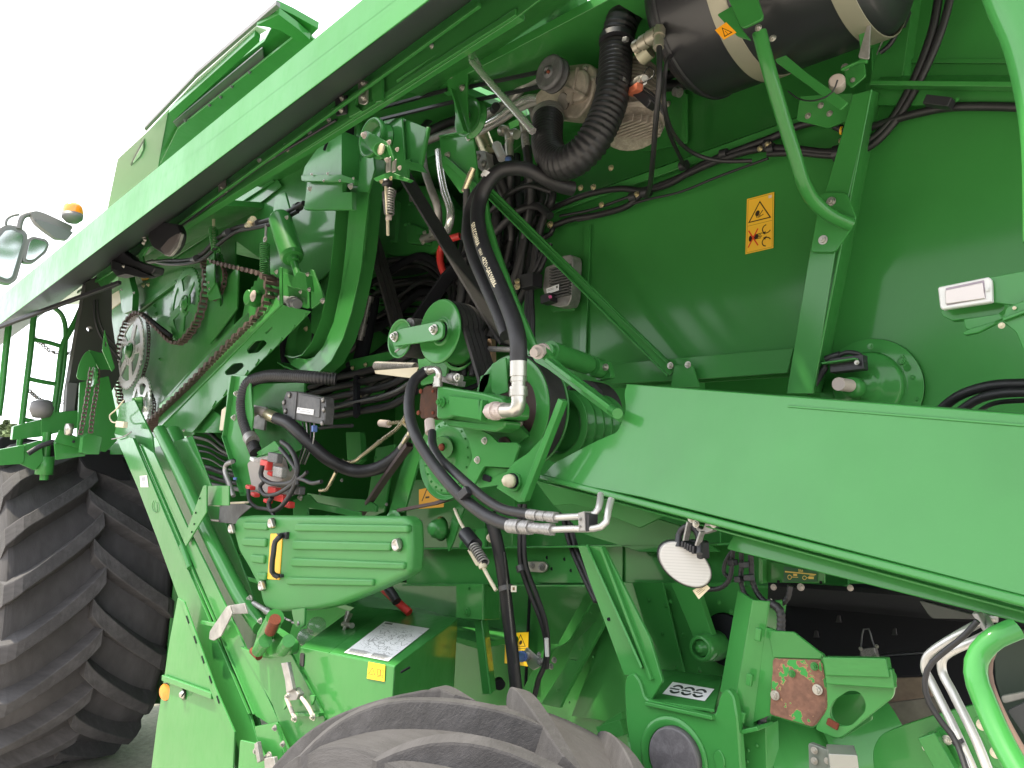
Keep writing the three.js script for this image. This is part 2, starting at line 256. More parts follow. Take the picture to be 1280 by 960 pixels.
{ // far trees beyond the yard, each with its own trunk and crown
  const leaf = new THREE.PlaneGeometry(0.5, 0.34); const lm = [mat(0.09, 0.13, 0.055, 0.8, 0, { side: 2 }), mat(0.12, 0.17, 0.07, 0.8, 0, { side: 2 }), mat(0.16, 0.11, 0.035, 0.8, 0, { side: 2 })], bm = mat(0.12, 0.09, 0.06, 0.9);
  const kinds = ['dark green tree at the far edge of the yard, tallest of the row', 'light green rounded tree at the far edge of the yard', 'ochre leaved low tree standing nearest the platform beam', 'dark green bushy tree at the outer end of the far row'];
  [[-2, 548, 95, 4.8, 1, 3], [6, 546, 90, 5.2, 0, 0], [16, 548, 84, 4.6, 1, 1], [25, 556, 70, 2.4, 2, 2]].forEach(([px, py, d, h, k, li]) => {
    const r = ray(px, py); const p = CAM.clone().addScaledVector(r, d); p.y = 0; const t = new THREE.Group(); t.name = li ? 'yard_tree_00' + li : 'yard_tree'; t.position.copy(p); scene.add(t); t.W = p.clone();
    t.userData = { label: kinds[li], category: 'tree' };
    const c = p.clone().add(V(0, h * 0.3, 0)); mk('trunk', [cylG(p, p.clone().add(V(0.1, h * 0.5, 0)), h * 0.03, h * 0.018, 8), cylG(c, c.clone().add(V(h * 0.15, h * 0.3, 0.2)), h * 0.014, h * 0.006, 6), cylG(c, c.clone().add(V(-h * 0.14, h * 0.32, -0.3)), h * 0.014, h * 0.006, 6)], bm, t);
    const L = []; for (let q = 0; q < 1300; q++) { const a = rnd() * 6.283, y = rr(0.18, 1), w = Math.sin(Math.PI * Math.pow(y, 0.8)) * 0.36 * h * (0.7 + 0.3 * Math.sin(a * 3 + y * 9)), R = w * Math.sqrt(rnd()); const g = leaf.clone(); g.rotateX(rr(-1.5, 1.5)); g.rotateY(rr(0, 6)); const s = rr(0.7, 1.5); g.scale(s, s, s); g.translate(p.x + Math.cos(a) * R, y * h, p.z + Math.sin(a) * R); L.push(g); }
    mk('crown', L, lm[k], t);
  });
}
{ // belt of trees across the yard, seen only as it mirrors in the paint
  const g = new THREE.PlaneGeometry(1.1, 0.8), n = 9000, im = new THREE.InstancedMesh(g, mat(0.06, 0.095, 0.035, 0.8, 0, { side: 2 }), n), m = new THREE.Matrix4(), e = new THREE.Euler(), q = new THREE.Quaternion();
  for (let i = 0; i < n; i++) { const x = rr(-60, 30), hgt = 6.2 + 1.5 * Math.sin(x * 0.31) + 1.1 * Math.sin(x * 0.83 + 1), y = hgt * Math.sqrt(rnd()), sc = rr(.7, 1.4); m.compose(V(x, y + .2, 24 + rr(-2, 2) + 2 * Math.sin(x * .2)), q.setFromEuler(e.set(rr(-1, 1), rr(-1, 1), rr(0, 6))), V(sc, sc, sc)); im.setMatrixAt(i, m); }
  im.name = 'tree_belt'; im.castShadow = im.receiveShadow = true; im.userData = { kind: 'stuff', label: 'dark belt of trees across the yard, mirrored in the side panels', category: 'trees' }; scene.add(im);
}
// ---------------------------------------------------------------- body of the machine: walls, roof, floor behind everything
const ZB = -3.3, ZW = -2.0;
const lineX = (a, b, t) => a.clone().lerp(b, t);
plate('inner_wall', [U(118, 620, ZB), U(150, 330, ZB), U(420, 60, ZB), U(1950, -20, ZB), U(1950, 1000, ZB), U(330, 1000, ZB)], ZB, 0.02, green, { r: 0 });
// deck above the drives
{ const P = [U(150, 335, -1.33), U(345, 210, -1.33), U(480, 125, -1.33), U(660, 12, -1.33), U(900, -140, -1.33)], s = plane3(P[1], P[4], [600, 112, -2.0]); plate('deck_underside', [[500, 111], [660, 12], [725, -32], [740, 20], [700, 58], [600, 104], [530, 122]].map(p => U(p[0], p[1], s)), s, 0.03, green, { r: 0 }); }
// raised side shield: lip, underside lining, outer skin
{
  const zo = -0.82, zi = -1.30, e = (p, q, z, t) => lineX(U(...p, z), U(...q, z), t), t0 = -0.55, t1 = 1.6;
  const T = t => e([0, 371], [452, 0], zo, t), Bm = t => e([0, 405], [535, 0], zo, t), H = t => e([0, 432], [590, 0], zi, t);
  const lipTop = [T(t0), T(t1)], lipBot = [Bm(t0), Bm(t1)], hin = [H(-0.5), H(1.4)];
  const sh = grp('side_shield', T(0.5));
  plate('shield_lip', [lipTop[0], lipTop[1], lipBot[1], lipBot[0]], plane3(lipTop[0], lipTop[1], lipBot[0]), 0.003, lipM, { r: 0.004, parent: sh });
  const off = V(0, -0.0, -0.004);
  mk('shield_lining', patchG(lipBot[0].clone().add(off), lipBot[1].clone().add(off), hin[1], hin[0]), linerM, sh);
  const up = V(0, 0.07, 0); const hs = [hin[0].clone().add(up), hin[1].clone().add(up)]; const oo = V(0, -0.002, -0.004), lt = lipTop.map(p => p.clone().add(oo));
  mk('shield_skin', patchG(lt[0], lt[1], hs[1], hs[0]), lipM, sh);
  const st = t => [Bm(t).add(V(0, 0.004, -0.02)), H(t * 0.9).add(V(0, 0.004, 0.02))];
  // rail under the hinge, its bolts and brackets
  const zr = -1.30, rail = plate('hinge_rail', [[118, 346], [320, 189], [590, -9], [900, -240], [940, -205], [640, 26], [500, 116], [320, 226], [190, 306], [128, 362]], zr - 0.01, 0.006, green, { r: 0 });
  bolts(rail, [[325, 201], [358, 182], [360, 187], [412, 151], [418, 138], [429, 137], [540, 58], [388, 167]], zr - 0.009, 2.6);
  bar('rail_lip', [100, 366, zr - 0.02], [650, 18, zr - 0.02], 0.02, 0.035, green);
  bar('rail_flange', [190, 304, zr + 0.03], [600, 6, zr + 0.03], 0.012, 0.012, green);
  const br = plate('hinge_bracket', [[464, 105], [477, 97], [477, 126], [469, 128], [464, 124]], zr + 0.01, 0.012, green); 
  const lk = plate('hinge_link', [[447, 103], [459, 100], [459, 128], [455, 131], [448, 129]], zr + 0.02, 0.006, zinc, { r: 0.012 }); bolts(lk, [[454, 104], [454, 122]], zr + 0.021, 3);
  const lk2 = plate('hinge_link', [[272, 219], [280, 214], [283, 240], [273, 242]], zr + 0.02, 0.006, zinc, { r: 0.01 }); bolts(lk2, [[277, 222], [278, 235]], zr + 0.021, 2.4);
  const bl = plate('hinge_plate', [[418, 122], [433, 118], [433, 142], [420, 145]], zr + 0.015, 0.006, black); bolts(bl, [[428, 123], [427, 138]], zr + 0.016, 3);
  const gp = plate('hinge_block', [[432, 120], [448, 112], [444, 132], [452, 138], [436, 147]], zr + 0.005, 0.01, green);
  hose('rail_wire', [[205, 300, zr + 0.01], [260, 258, zr + 0.01], [330, 205, zr + 0.01], [420, 150, zr]], 1.6, black);
  hose('rail_wire', [[215, 288, zr + 0.02], [250, 262, zr + 0.02], [300, 222, zr + 0.02], [345, 195, zr + 0.01]], 1.3, darkG);
  bar('shield_strut', [-10, 412, -0.75], [150, 353, -1.1], 0.018, 0.018, black);
}
// grain tank with its folded lid, up behind the shield
{
  const zb = -1.75, TP = d => plane3([147, 262, zb + d], [420, 90, zb + d], [345, 10, zb + 0.42 + d]), z = 0, t = grp('grain_tank', [280, 150, zb]);
  plate('tank_corner', [[134, 262], [147, 199], [210, 141], [199, 200], [190, 262]], TP(0.01), 0.05, whiteT, { parent: t });
  const w = plate('tank_lamp', [[163, 206], [170, 192], [180, 174], [181, 186], [176, 197], [164, 208]], TP(0.016), 0.008, greyP, { r: 0.02, parent: t }); plate('lens', [[166, 203], [171, 193], [179, 179], [179, 187], [175, 195], [167, 204]], TP(0.022), 0.006, whiteP, { r: 0.02, parent: w });
  plate('tank_wall', [[198, 200], [210, 141], [330, 52], [345, 24], [397, 55], [397, 90], [190, 262]], TP(0), 0.02, green, { parent: t });
  plate('tank_channel', [[211, 141], [318, 45], [325, 52], [216, 152]], TP(0.05), 0.03, green, { parent: t });
  plate('tank_channel', [[216, 153], [328, 60], [330, 75], [222, 160]], TP(0.02), 0.008, darkG, { parent: t });
  plate('tank_rim', [[184, 165], [246, 99], [320, 33], [334, 38], [318, 48], [211, 141]], TP(0.03), 0.01, whiteP, { parent: t, r: 0.002 });
  const lo = plate('tank_ledge', [[222, 161], [380, 36], [394, 52], [392, 70], [200, 205]], TP(0.04), 0.012, green, { parent: t });
  plate('tank_lid', [[180, 161], [243, 95], [246, 98], [183, 164]], TP(0.06), 0.02, greyP, { parent: t, r: 0.002 });
  plate('tank_lid', [[242, 95], [345, 6], [350, 10], [320, 33], [246, 98]], TP(0.07), 0.02, greyP, { parent: t, r: 0.002 });
  plate('tank_cap', [[320, 32], [338, 23], [348, 18], [372, 36], [388, 50], [372, 52], [350, 38], [333, 34]], TP(0.08), 0.03, green, { parent: t });
  plate('tank_lid', [[345, 8], [366, 18], [398, 36], [388, 46], [348, 22]], TP(0.05), 0.03, green, { parent: t, r: 0.002 });
  bolts(lo, [[262, 131], [276, 121], [290, 108], [312, 90], [232, 150]], TP(0.041), 2, darkG);
}
// ---------------------------------------------------------------- right side: wall, post, ledges
{
  const w = plate('side_wall', [[668, 268], [800, 225], [960, 170], [1100, 120], [1090, 420], [1000, 470], [760, 486], [660, 500]], ZW, 0.006, greenW, { r: 0 });
  const w2 = plate('rear_wall', [[1030, 520], [1064, 250], [1082, 122], [1750, 133], [1750, 700]], ZW + 0.02, 0.006, greenW, { r: 0 });
  plate('wall_ledge', [[1082, 104], [1750, 112], [1750, 138], [1084, 131]], ZW + 0.05, 0.008, green, { r: 0.002 });
  { const a = U(1093, 96, ZW - 0.1), b = U(1340, 95, ZW - 0.1); bar('ledge_lip', U(1090, 106, ZW + 0.08), U(1750, 114, ZW + 0.08), 0.012, 0.03, green); plate('ledge_shelf', [U(1102, 94, ZW - 0.02), U(1340, 94, ZW - 0.02), U(1340, 106, ZW + 0.08), U(1092, 104, ZW + 0.08)], plane3([1102, 94, ZW - 0.02], [1340, 94, ZW - 0.02], [1340, 106, ZW + 0.08]), 0.004, green, { r: 0 }); }
  const up = plate('upper_wall', [[1110, -30], [1750, -30], [1750, 100], [1100, 98]], ZW - 0.05, 0.006, green, { r: 0 }); bar('wall_seam', [1130, 76, ZW - 0.045], [1340, 77, ZW - 0.045], 0.012, 0.006, green, { parent: up });
  bolts(up, [[1128, 64, 1], [1110, 46, .8], [1162, 82, 1.2]], ZW - 0.049, 3, green);
  plate('upper_post', [[1086, 108], [1120, -30], [1146, -30], [1128, 95], [1110, 98]], ZW + 0.0, 0.06, green);
  // post
  const zp = -1.84;
  const post = plate('wall_post', [[983, 492], [1013, 312], [1034, 232], [1066, 118], [1090, 112], [1062, 240], [1044, 314], [1016, 492]], zp, 0.006, green, { r: 0.001 });
  plate('post_side', [U(1016, 492, zp), U(1044, 314, zp), U(1062, 240, zp), U(1090, 112, zp), U(1104, 118, ZW), U(1078, 260, ZW), U(1066, 316, ZW), U(1042, 492, ZW)], plane3([1016, 492, zp], [1090, 112, zp], [1104, 118, ZW]), 0.005, green, { r: 0 });
  const gus = plate('post_gusset', [[1026, 241], [1058, 241], [1070, 271], [1068, 280], [1044, 315], [1013, 315]], zp + 0.012, 0.006, green, { r: 0.01 }); bolts(gus, [[1039, 252], [1029, 300]], zp + 0.013, 4.6);
  const rp = mpp(1020, 240, -1.75);
  tube('support_pipe', [[949, 40, -1.55], [962, 90, -1.58], [978, 145, -1.63], [992, 190, -1.67], [1004, 228, -1.71], [1018, 252, -1.75], [1038, 269, -1.79], [1064, 281, -1.83]], 8.6 * rp, green, { k: 20 });
  const hd = plate('support_bracket', [[908, -6], [944, -10], [953, 18], [952, 24], [927, 36]], -1.5, 0.008, green, { r: 0.012 });
  plate('support_arm', [[896, 18], [915, 7], [927, 36], [938, 50], [921, 45]], -1.52, 0.008, green, { parent: hd });
  plate('support_strut', [[962, 52], [1010, 92], [1060, 128], [1050, 138], [1012, 108], [970, 78]], -1.7, 0.006, green);
  const sp = plate('support_plate', [[1000, 120], [1066, 116], [1060, 150], [1035, 160], [995, 150]], -1.86, 0.008, green); bolts(sp, [[1026, 132], [1037, 142], [1063, 150], [1010, 145], [1056, 84, 1.2]], -1.859, 3);
  bolts(hd, [[948, 35], [966, 48]], -1.5, 3.4);
  // knob with its cord on a little bracket
  const kb = plate('knob_bracket', [[1055, 88], [1080, 78], [1082, 95], [1064, 110], [1057, 104]], -1.78, 0.006, green); bolts(kb, [[1066, 100], [1059, 85]], -1.779, 2.4);
  lathe('rubber_knob', [1046, 100, -1.72], [[0, 0], [0.016, 0], [0.0185, -0.003], [0.0185, -0.03], [0, -0.03]], pinky, { axis: V(0.35, 0.1, 0.93).normalize() });
  hose('pull_cord', [[1047, 100, -1.70], [1040, 116, -1.7], [1022, 125, -1.7], [1000, 124, -1.72], [985, 114, -1.74]], 1, black);
  // lower rail of the wall, diagonal brace, small box
  const cb = plate('wall_rail', [[762, 455], [992, 435], [984, 466], [872, 474], [764, 480]], ZW + 0.06, 0.008, green, { r: 0.002 });
  plate('rail_tab', [[843, 456], [865, 456], [875, 484], [838, 484]], ZW + 0.09, 0.006, green); bolts(cb, [[838, 457], [860, 456]], ZW + 0.092, 3.4);
  plate('wall_seam_strip', [[730, 283], [738, 281], [732, 442], [724, 443]], ZW + 0.012, 0.008, green, { r: 0.001 });
  // upper recess behind the hoses
  plate('recess_wall', [[640, 260], [690, 180], [800, 60], [1090, 60], [1090, 130], [960, 170], [740, 246]], ZW - 0.18, 0.006, green, { r: 0 });
  { const s = plane3([740, 236, ZW + 0.0], [1010, 144, ZW + 0.0], [1000, 110, ZW - 0.17]); plate('recess_shelf', [U(720, 250, ZW + 0.02), U(1060, 128, ZW + 0.02), U(1058, 124, ZW - 0.05), U(730, 236, ZW - 0.05)], plane3([720, 250, ZW + 0.02], [1060, 128, ZW + 0.02], [1058, 124, ZW - 0.05]), 0.004, green, { r: 0 }); bar('shelf_lip', [640, 281, ZW + 0.03], [1070, 128, ZW + 0.03], 0.026, 0.01, green); }
  plate('recess_rib', [[852, 118], [858, 116], [858, 178], [851, 180]], ZW - 0.1, 0.01, green);
  const ip = plate('recess_plate', [[800, 90], [855, 108], [855, 180], [802, 190], [775, 150]], ZW - 0.15, 0.008, green); bolts(ip, [[835, 130], [848, 115], [800, 100]], ZW - 0.149, 3);
}
// ---------------------------------------------------------------- large rear beam
{
  const s = plane3([675, 598, -1.42], [780, 480, -1.42], [1280, 640, -1.21]);
  const bm = grp('rear_beam', U(980, 600, s));
  plate('beam_face', [[783, 480], [1700, 550], [1700, 871], [1280, 745], [922, 652], [800, 621], [676, 597], [692, 579], [745, 551], [771, 540], [776, 530], [782, 512], [780, 492]], s, 0.005, green, { r: 0.012, b: 0.002, parent: bm });
  // folded bottom edge: a round under-curl, then the lower apron
  const e0 = U(676, 598, s), e1 = U(1700, 866, s), inn = s.n.clone().multiplyScalar(-0.03);
  bar('beam_fold', e0.clone().add(V(0, 0.002, -0.012)), e1.clone().add(V(0, 0.002, -0.012)), 0.014, 0.03, green, { ref: s.n, rad: 0.004, parent: bm });
  const t0 = U(783, 480, s), t1 = U(1700, 550, s);
  plate('beam_top', [t0.clone(), t1.clone(), t1.clone().add(V(0, 0.02, -0.28)), t0.clone().add(V(0, 0.02, -0.28))], plane3(t0, t1, t1.clone().add(V(0, 0.02, -0.28))), 0.004, green, { r: 0, parent: bm });
  plate('beam_bottom', [e0.clone().add(V(0, -0.012, -0.03)), e1.clone().add(V(0, -0.012, -0.03)), e1.clone().add(V(0, -0.0, -0.36)), e0.clone().add(V(0, 0.0, -0.36))], plane3(e0.clone().add(V(0, -0.012, -0.03)), e1.clone().add(V(0, -0.012, -0.03)), e1.clone().add(V(0, 0, -0.36))), 0.004, green, { r: 0, parent: bm });
  const s2 = plane3([915, 664, -1.38], [1340, 764, -1.26], [1300, 810, -1.25]);
  plate('beam_apron', [[921, 661], [1700, 873], [1700, 905], [1280, 779], [908, 686]], s2, 0.004, green, { r: 0.004 });
  bar('beam_crease', U(985, 508, s).addScaledVector(s.n, 0.001), U(1700, 566, s).addScaledVector(s.n, 0.001), 0.004, 0.003, green, { ref: s.n, parent: bm });
}
plate('engine_deck', [V(-7.5, 3.25, -1.98), V(-1.2, 3.25, -1.98), V(-1.2, 3.3, -3.4), V(-7.5, 3.3, -3.4)], plane3(V(-7.5, 3.25, -1.98), V(-1.2, 3.25, -1.98), V(-1.2, 3.3, -3.2)), 0.03, green, { r: 0 });
plate('added_deck_step', [V(-1.95, 3.22, -1.55), V(-1.2, 3.22, -1.55), V(-1.2, 3.24, -2.1), V(-1.95, 3.24, -2.1)], plane3(V(-1.95, 3.22, -1.55), V(-1.2, 3.22, -1.55), V(-1.2, 3.24, -2.1)), 0.03, green, { r: 0 });  // plate added to keep sun off the side wall
plate('added_deck_front', [V(-7.5, 3.10, -1.34), V(-3.7, 3.12, -1.34), V(-3.7, 3.3, -2.1), V(-7.5, 3.26, -2.1)], plane3(V(-7.5, 3.10, -1.34), V(-3.7, 3.12, -1.34), V(-7.5, 3.26, -2.1)), 0.03, green, { r: 0 });  // roof plate added to keep sky out of the drive plate reflections
plate('added_deck_front', [V(-3.7, 3.29, -1.36), V(-2.2, 3.33, -1.36), V(-2.2, 3.33, -2.1), V(-3.7, 3.31, -2.1)], plane3(V(-3.7, 3.29, -1.36), V(-2.2, 3.33, -1.36), V(-3.7, 3.31, -2.1)), 0.03, green, { r: 0 });  // added too, set higher so the slot lets sun onto the chute
plate('bay_floor', [V(-4.6, 1.32, -1.8), V(-2.0, 1.32, -1.8), V(-2.0, 1.32, -3.3), V(-4.6, 1.32, -3.3)], { y: 1.32 }, 0.02, green, { r: 0 });
plate('bay_bulkhead', [V(-2.08, 1.0, -2.02), V(-2.08, 3.3, -2.02), V(-2.08, 3.3, -3.3), V(-2.08, 1.0, -3.3)], { x: -2.08 }, 0.01, green, { r: 0 });
plate('bay_bulkhead', [V(-4.7, 0.7, -1.8), V(-4.7, 3.2, -1.8), V(-4.7, 3.2, -3.3), V(-4.7, 0.7, -3.3)], { x: -4.7 }, 0.01, green, { r: 0 });
// hood over the rear half
plate('hood_roof', [V(-1.25, 3.15, -1.25), V(1.2, 3.15, -1.25), V(1.2, 3.3, -3.4), V(-1.25, 3.3, -3.4)], plane3(V(-1.25, 3.15, -1.25), V(1.2, 3.15, -1.25), V(1.2, 3.3, -3.2)), 0.03, green, { r: 0 });
// near post of the open rear shield, upper right corner
{ const z = -1.0; tube('shield_frame', [[1250, -40, z], [1268, 5, z], [1286, 45, z], [1300, 95, z], [1312, 170, z], [1316, 300, z]], 0.028, green, { k: 16 }); plate('shield_edge', [[1262, -30], [1350, -30], [1350, 300], [1320, 220], [1312, 120], [1290, 50]], z - 0.01, 0.004, green); }
// ---------------------------------------------------------------- left: cab side, ladder, platform, mirrors (all beyond the front wheel)
{
  const X = { x: -5.3 }, x = { x: -5.05 };
  const P = (a) => a.map(p => U(p[0], p[1], X));
  const rw = mpp(40, 450, X);
  const lad = grp('ladder_rail', U(50, 450, X));
  tube('rail', P([[24, 560], [28, 523], [33, 480], [38, 440], [42, 400], [46, 378]]), 3.6 * rw, green, { parent: lad });
  tube('rail', P([[68, 385], [76, 392], [81, 404], [82, 425], [80, 455], [75, 490], [70, 520]]), 3 * rw, green, { parent: lad });
  tube('rail', P([[106, 375], [94, 402], [80, 428], [76, 445], [72, 480], [66, 525]]), 3.6 * rw, green, { parent: lad });
  tube('rung', P([[40, 424], [60, 428], [77, 433]]), 2.8 * rw, green, { parent: lad });
  tube('rung', P([[34, 473], [52, 477], [69, 480]]), 2.8 * rw, green, { parent: lad });
  tube('rung', P([[28, 524], [45, 527], [60, 527]]), 2.8 * rw, green, { parent: lad });
  tube('rail', P([[-2, 520], [2, 490], [6, 450], [10, 415], [12, 395]]), 3.8 * rw, green, { parent: lad });
  for (const l of [[[40, 420], [50, 428], [62, 438], [74, 442], [92, 441]], [[35, 487], [44, 495], [55, 502], [66, 504], [78, 502]]]) { const c = curve(P(l)), n = 13, L = []; for (let i = 0; i < n; i++) { const g = new THREE.TorusGeometry(0.012, 0.0028, 5, 10); g.scale(1.7, 1, 1); g.rotateX(i % 2 ? 1.57 : 0); const t = c.getTangentAt(i / n); g.applyQuaternion(new THREE.Quaternion().setFromUnitVectors(V(1, 0, 0), t)); const p = c.getPointAt((i + 0.5) / n); g.translate(p.x, p.y, p.z); L.push(g); } mk('safety_chain', L, galv); }
  mk('ring_pin', (() => { const g = new THREE.TorusGeometry(4 * rw, 0.5 * rw, 5, 16), p = U(29, 461, X); g.rotateY(1.2); g.translate(p.x, p.y, p.z); return g; })(), galv);
  plate('cab_post', [[108, 352], [140, 335], [140, 400], [150, 470], [134, 500], [118, 517], [83, 517], [84, 490], [96, 420]], x, 0.08, mat(0.035, 0.038, 0.034, 0.5), { holes: [circ(112, 411, x, 3.4 * rw)], hr: 0 });
  plate('post_plate', [[84, 478], [97, 479], [93, 514], [82, 514]], { x: -5.0 }, 0.02, darkG);
  hose('post_cable', [[118, 375, x], [119, 400, x], [126, 420, x], [140, 437, x], [150, 450, x]], 1.6, black);
  hose('post_cable', [[122, 375, x], [124, 400, x], [132, 418, x], [146, 434, x]], 1.2, black);
  // platform and its supports
  const pf = plate('platform_beam', [[17, 533], [52, 524], [52, 546], [15, 550]], { x: -5.0 }, 0.05, green);
  plate('platform_side', [[52, 524], [60, 516], [97, 513], [102, 534], [72, 541], [52, 546]], { x: -4.98 }, 0.04, green);
  plate('lower_beam', [[-20, 566], [0, 562], [31, 556], [30, 577], [26, 580], [-20, 583]], { x: -4.85 }, 0.05, green); plate('lower_beam_end', [[31, 556], [52, 550], [54, 575], [44, 588], [26, 580]], { x: -4.86 }, 0.05, green);
  const col = U(58, 570, { x: -4.9 }); tube('platform_column', [[59, 540, { x: -4.9 }], [57, 568, { x: -4.9 }], [55, 600, { x: -4.9 }]], 5 * mpp(58, 570, x), green); lathe('column_collar', [56, 582, { x: -4.9 }], [[0, 0.05], [0.045, 0.05], [0.045, -0.05], [0, -0.05]], green, { axis: V(0, 1, 0) });
  plate('step_bracket', [[68, 554], [75, 537], [102, 548], [103, 561], [69, 553]], { x: -4.7 }, 0.02, green); plate('step_bracket', [[68, 554], [103, 549], [107, 570], [70, 575]], { x: -4.72 }, 0.02, green);
  bolts(pf, [[92, 552]], { x: -4.69 }, 1.4, black);
  tube('gas_strut', [[35, 567, { x: -4.78 }], [50, 558, { x: -4.78 }], [67, 552, { x: -4.78 }]], 0.014, black);
  plate('chain_box', [[104, 546], [111, 541], [128, 546], [124, 568], [108, 568], [102, 566]], { x: -4.5 }, 0.06, green);
  plate('chain_guard', [[95, 474], [99, 455], [104, 444], [111, 437], [117, 446], [122, 460], [120, 470], [110, 476]], { x: -4.62 }, 0.01, green, { r: 0.03 });
  plate('guard_top', [[111, 437], [130, 442], [139, 462], [124, 462]], { x: -4.66 }, 0.01, green);
  plate('link_arm', [[131, 412], [134, 425], [144, 460], [140, 465], [128, 438]], { x: -4.3 }, 0.01, green, { holes: [[[131, 425], [134, 428], [134, 434], [131, 434]].map(p => U(p[0], p[1], { x: -4.3 }))] });
  plate('chain_frame', [[100, 478], [136, 470], [152, 545], [132, 565], [96, 560]], { x: -4.8 }, 0.02, green);
  mk('small_sprocket', sprocketG(U(117, 471, { x: -4.5 }), 13 * mpp(117, 471, { x: -4.5 }), 14, 0.01), green);
  for (const l of [[[114, 462], [109, 495], [104, 525], [100, 545]], [[122, 463], [121, 485], [116, 515], [113, 543]]]) { const s = { x: -4.48 }; const o = mk('roller_chain', chainG(l.map(p => U(p[0], p[1], s)), 0.022, false, 0.02), chainM); o.userData.kind = 'stuff'; }
  mk('wheel_lamp', [latheG(U(52, 511, { x: -5.0 }), [[0, 0.05], [0.05, 0.04], [0.062, 0], [0.05, -0.04], [0, -0.05]], V(0.3, 0.9, 0.2).normalize())], greyP);
  lathe('axle_pin', [90, 537, { x: -4.6 }], [[0, 0.03], [0.03, 0.03], [0.034, 0], [0, 0]], zinc);
  plate('final_drive', [[-20, 590], [60, 584], [150, 568], [175, 600], [180, 660], [-20, 640]], { x: -5.7 }, 0.1, green);
  plate('drive_cover', [[100, 570], [150, 560], [166, 610], [150, 600], [110, 585]], { x: -5.0 }, 0.05, blackD);
  for (let i = 0; i < 9; i++) hose('axle_hose', [[100 + i * 4, 568 + i * 2, -1.62], [120 + i * 3, 576 + rr(-3, 5), -1.6], [145 + i * 2, 566 + rr(-4, 8), -1.58]], rr(1.2, 2.6), i % 3 ? black : cream);
  // mirrors and beacon on their arm
  const m = { x: -5.6 }, mi = grp('cab_mirror', U(15, 315, m)), p2 = (o) => o.map(p => U(p[0], p[1], m));
  plate('mirror_housing', [[-8, 290], [8, 280], [24, 283], [34, 291], [35, 300], [21, 350], [14, 355], [-8, 351]], m, 0.09, greyP, { r: 0.03, parent: mi });
  plate('mirror_glass', [[-6, 300], [6, 285], [15, 284], [31, 291], [32, 300], [17, 347], [10, 352], [-6, 345]], { x: -5.594 }, 0.006, darkG, { r: 0.02, parent: mi }); plate('glass', [[-6, 304], [7, 288], [15, 287], [29, 293], [29, 301], [15, 346], [9, 349], [-6, 343]], { x: -5.59 }, 0.004, mirrorM, { r: 0.02, parent: mi });
  const mj = grp('wide_mirror', U(45, 312, m)); plate('mirror_housing', [[28, 328], [33, 300], [40, 295], [58, 299], [62, 305], [58, 316], [42, 329]], m, 0.06, greyP, { r: 0.02, parent: mj }); plate('glass', [[32, 325], [37, 303], [42, 298], [57, 302], [59, 306], [55, 314], [42, 325]], { x: -5.59 }, 0.004, mirrorM, { r: 0.02, parent: mj });
  const rm = mpp(40, 280, m);
  tube('mirror_bracket', p2([[7, 281], [9, 274], [15, 270], [24, 268]]), 1.6 * rm, greyP, { parent: mi }); tube('mirror_bracket', p2([[24, 286], [26, 276], [30, 270], [40, 267]]), 3.2 * rm, greyP, { parent: mi });
  plate('mirror_arm', [[37, 265], [46, 263], [58, 267], [92, 283], [84, 296], [72, 299], [56, 288], [44, 278]], { x: -5.57 }, 0.06, greyP, { r: 0.02 }); plate('arm_underside', [[44, 273], [60, 278], [92, 290], [84, 300], [70, 298], [46, 279]], { x: -5.56 }, 0.05, darkG, { r: 0.01 });
  const be = grp('warning_beacon', U(91, 268, m)), bc = U(90, 276, { x: -5.5 }), ax = V(-0.05, 1, 0.02).normalize(); lathe('beacon_base', bc, [[0, -2 * rm], [7 * rm, -2 * rm], [12 * rm, 3 * rm], [12.4 * rm, 9 * rm], [0, 9 * rm]], greyP, { axis: ax, parent: be }); lathe('lens', bc.clone().addScaledVector(ax, 9 * rm), [[12 * rm, 0], [12 * rm, 3 * rm], [11 * rm, 9 * rm], [8 * rm, 13 * rm], [3 * rm, 14.6 * rm], [0, 14.8 * rm]], orangeLens, { axis: ax, parent: be });
}
